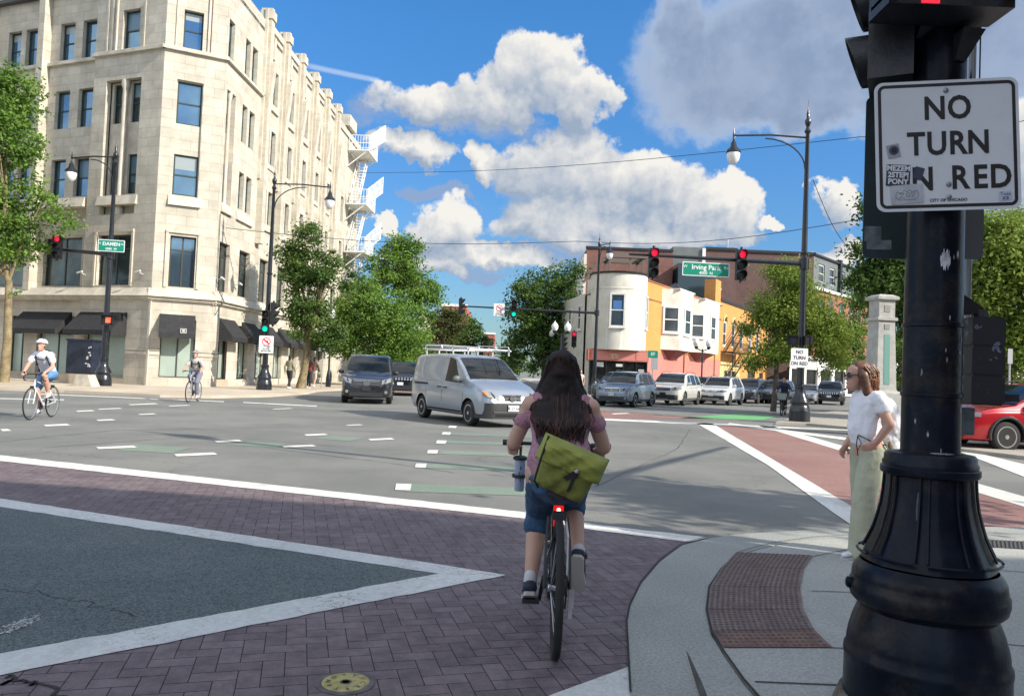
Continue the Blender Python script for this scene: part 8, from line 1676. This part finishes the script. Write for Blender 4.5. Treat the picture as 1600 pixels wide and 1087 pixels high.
# big head over the sign, facing the viewer, its lower edge in view
c = deep(1478, -60, 2.98); hb = thing('pedestrian_signal', 'large black pedestrian signal above the white sign with a red light at its lower edge', 'pedestrian signal', c); f = F_at(c, 180); zb_ = deep(1478, 12, 2.98).z
h = MB(); h.fbox(f, -.225, .225, zb_, zb_ + .46, -.16, .02)
rows = []
for z_, e in ((zb_ + .05, .0), (zb_ + .02, .012), (zb_, .04)): pass
for s_ in (1, -1): h.fbox(f, s_ * .225 - .02, s_ * .225 + .02, zb_ + .02, zb_ + .46, -.1, .16)
h.fbox(f, -.245, .245, zb_ - .015, zb_ + .035, -.12, .05); h.build('housing', SH, hb, world=True)
g = MB(); g.fbox(f, .05, .12, zb_ - .012, zb_ + .2, .05, .056)
g.build('display', mat('red_display', (.7, .03, .05), .4, emit=(.95, .03, .06), estr=.55), hb, world=True)
g = MB(); g.fbox(f, -.2, .2, zb_ + .04, zb_ + .42, .018, .024); g.build('faceplate', PLAST, hb, world=True)
br_ = MB(); q1 = Vector((fpx, fpy - .08, zb_ - .02))
for s_ in (1,):
    br_.hexa([Vector((fpx + .0, fpy - .12, zb_ - .15)), Vector((fpx + .05, fpy - .11, zb_ - .15)), Vector((fpx + .05, fpy - .05, zb_ - .15)), Vector((fpx + .0, fpy - .05, zb_ - .15)), Vector((fpx + .0, fpy - .18, zb_ - .04)), Vector((fpx + .095, fpy - .17, zb_ - .04)), Vector((fpx + .095, fpy - .05, zb_ - .04)), Vector((fpx + .0, fpy - .05, zb_ - .04))])
br_.build('bracket', SH, hb, world=True); br_ = MB()
br_.hexa([Vector((fpx - .12, fpy - .04, zb_ - .03)), Vector((fpx + .12, fpy - .04, zb_ - .03)), Vector((fpx + .12, fpy + .06, zb_ - .03)), Vector((fpx - .12, fpy + .06, zb_ - .03)), Vector((fpx - .14, fpy - .2, zb_ + .1)), Vector((fpx + .14, fpy - .2, zb_ + .1)), Vector((fpx + .14, fpy + .06, zb_ + .1)), Vector((fpx - .14, fpy + .06, zb_ + .1))])
br_.build('bracket', SH, hb, world=True)
# lower right head, turned away
c = deep(1532, 565, 3.34); hr = thing('traffic_signal', 'scuffed black three part signal low on the right of the near post', 'traffic signal', c); f = F_at(c, 8); h = MB(); zt_ = deep(1532, 497, 3.34).z; zb_ = deep(1532, 632, 3.34).z; hh = (zt_ - zb_) / 3
for k in range(3): h.fbox(f, -.066, .066, zb_ + hh * k + .006, zb_ + hh * (k + 1) - .006, -.075, .06)
h.fbox(f, -.058, .058, zb_, zt_, -.07, .055); h.tube([Vector((c.x - .005, c.y, zt_)), Vector((c.x - .005, c.y, zt_ + .035))], .03, 8); h.build('housing', SH2, hr, world=True)
ar = MB(); ar.hexa([Vector((fpx + .09, c.y - .02, zt_ + .0)), Vector((c.x + .01, c.y - .02, zt_ + .02)), Vector((c.x + .01, c.y + .03, zt_ + .02)), Vector((fpx + .09, c.y + .03, zt_ + .0)), Vector((fpx + .09, c.y - .02, zt_ + .155)), Vector((c.x - .005, c.y - .02, zt_ + .045)), Vector((c.x - .005, c.y + .03, zt_ + .045)), Vector((fpx + .09, c.y + .03, zt_ + .155))]); ar.fbox(f, .06, .14, zb_ + .02, zb_ + .05, -.04, .02); ar.build('bracket', SH, hr, world=True)
for z0_, z1_ in ((zb_ + .235, zb_ + .395), (zb_ + .03, zb_ + .19)): yl = MB(); yl.box(fpx + .105, fpx + .138, c.y - .07, c.y - .03, z0_, z1_); yl.build('reflector', mat('dull_yellow_plate', (.16, .13, .06), .6, var=.3, vscale=20), hr, world=True)
bx_ = MB(); bx_.box(fpx + .10, fpx + .215, c.y - .06, c.y + .05, zb_ - .13, zb_ - .015); solo(bx_, 'junction_box', mat('grey_blue_box', (.07, .09, .10), .5, var=.5, vscale=12), 'small grey junction box under the scuffed signal', 'junction box', (fpx + .15, c.y, zb_ - .13))
# grating in the gutter at the right edge
b_ = MB(); gx = [at(x, 853 + (x - 1540) * .06) for x in range(1540, 1720, 5)]
ga, gb_ = at(1538, 846), at(1760, 856); gc_, gd = at(1540, 858), at(1765, 871)
b_.add([(*ga[:2], .021), (*gb_[:2], .021), (*gd[:2], .021), (*gc_[:2], .021)], [(0, 1, 2, 3)], 0)
for k in range(34):
    t = k / 34; p_, q = ga.lerp(gb_, t), gc_.lerp(gd, t); p2, q2 = ga.lerp(gb_, t + .014), gc_.lerp(gd, t + .014); b_.add([(*p_[:2], .026), (*p2[:2], .026), (*q2[:2], .026), (*q[:2], .026)], [(0, 1, 2, 3)], 1)
solo(b_, 'drain_grate', [MATS['joint_dark'], mat('iron_grate', (.10, .095, .09), .7, .3)], 'long iron drain grate in the gutter at the right edge', 'drain grate', ga)
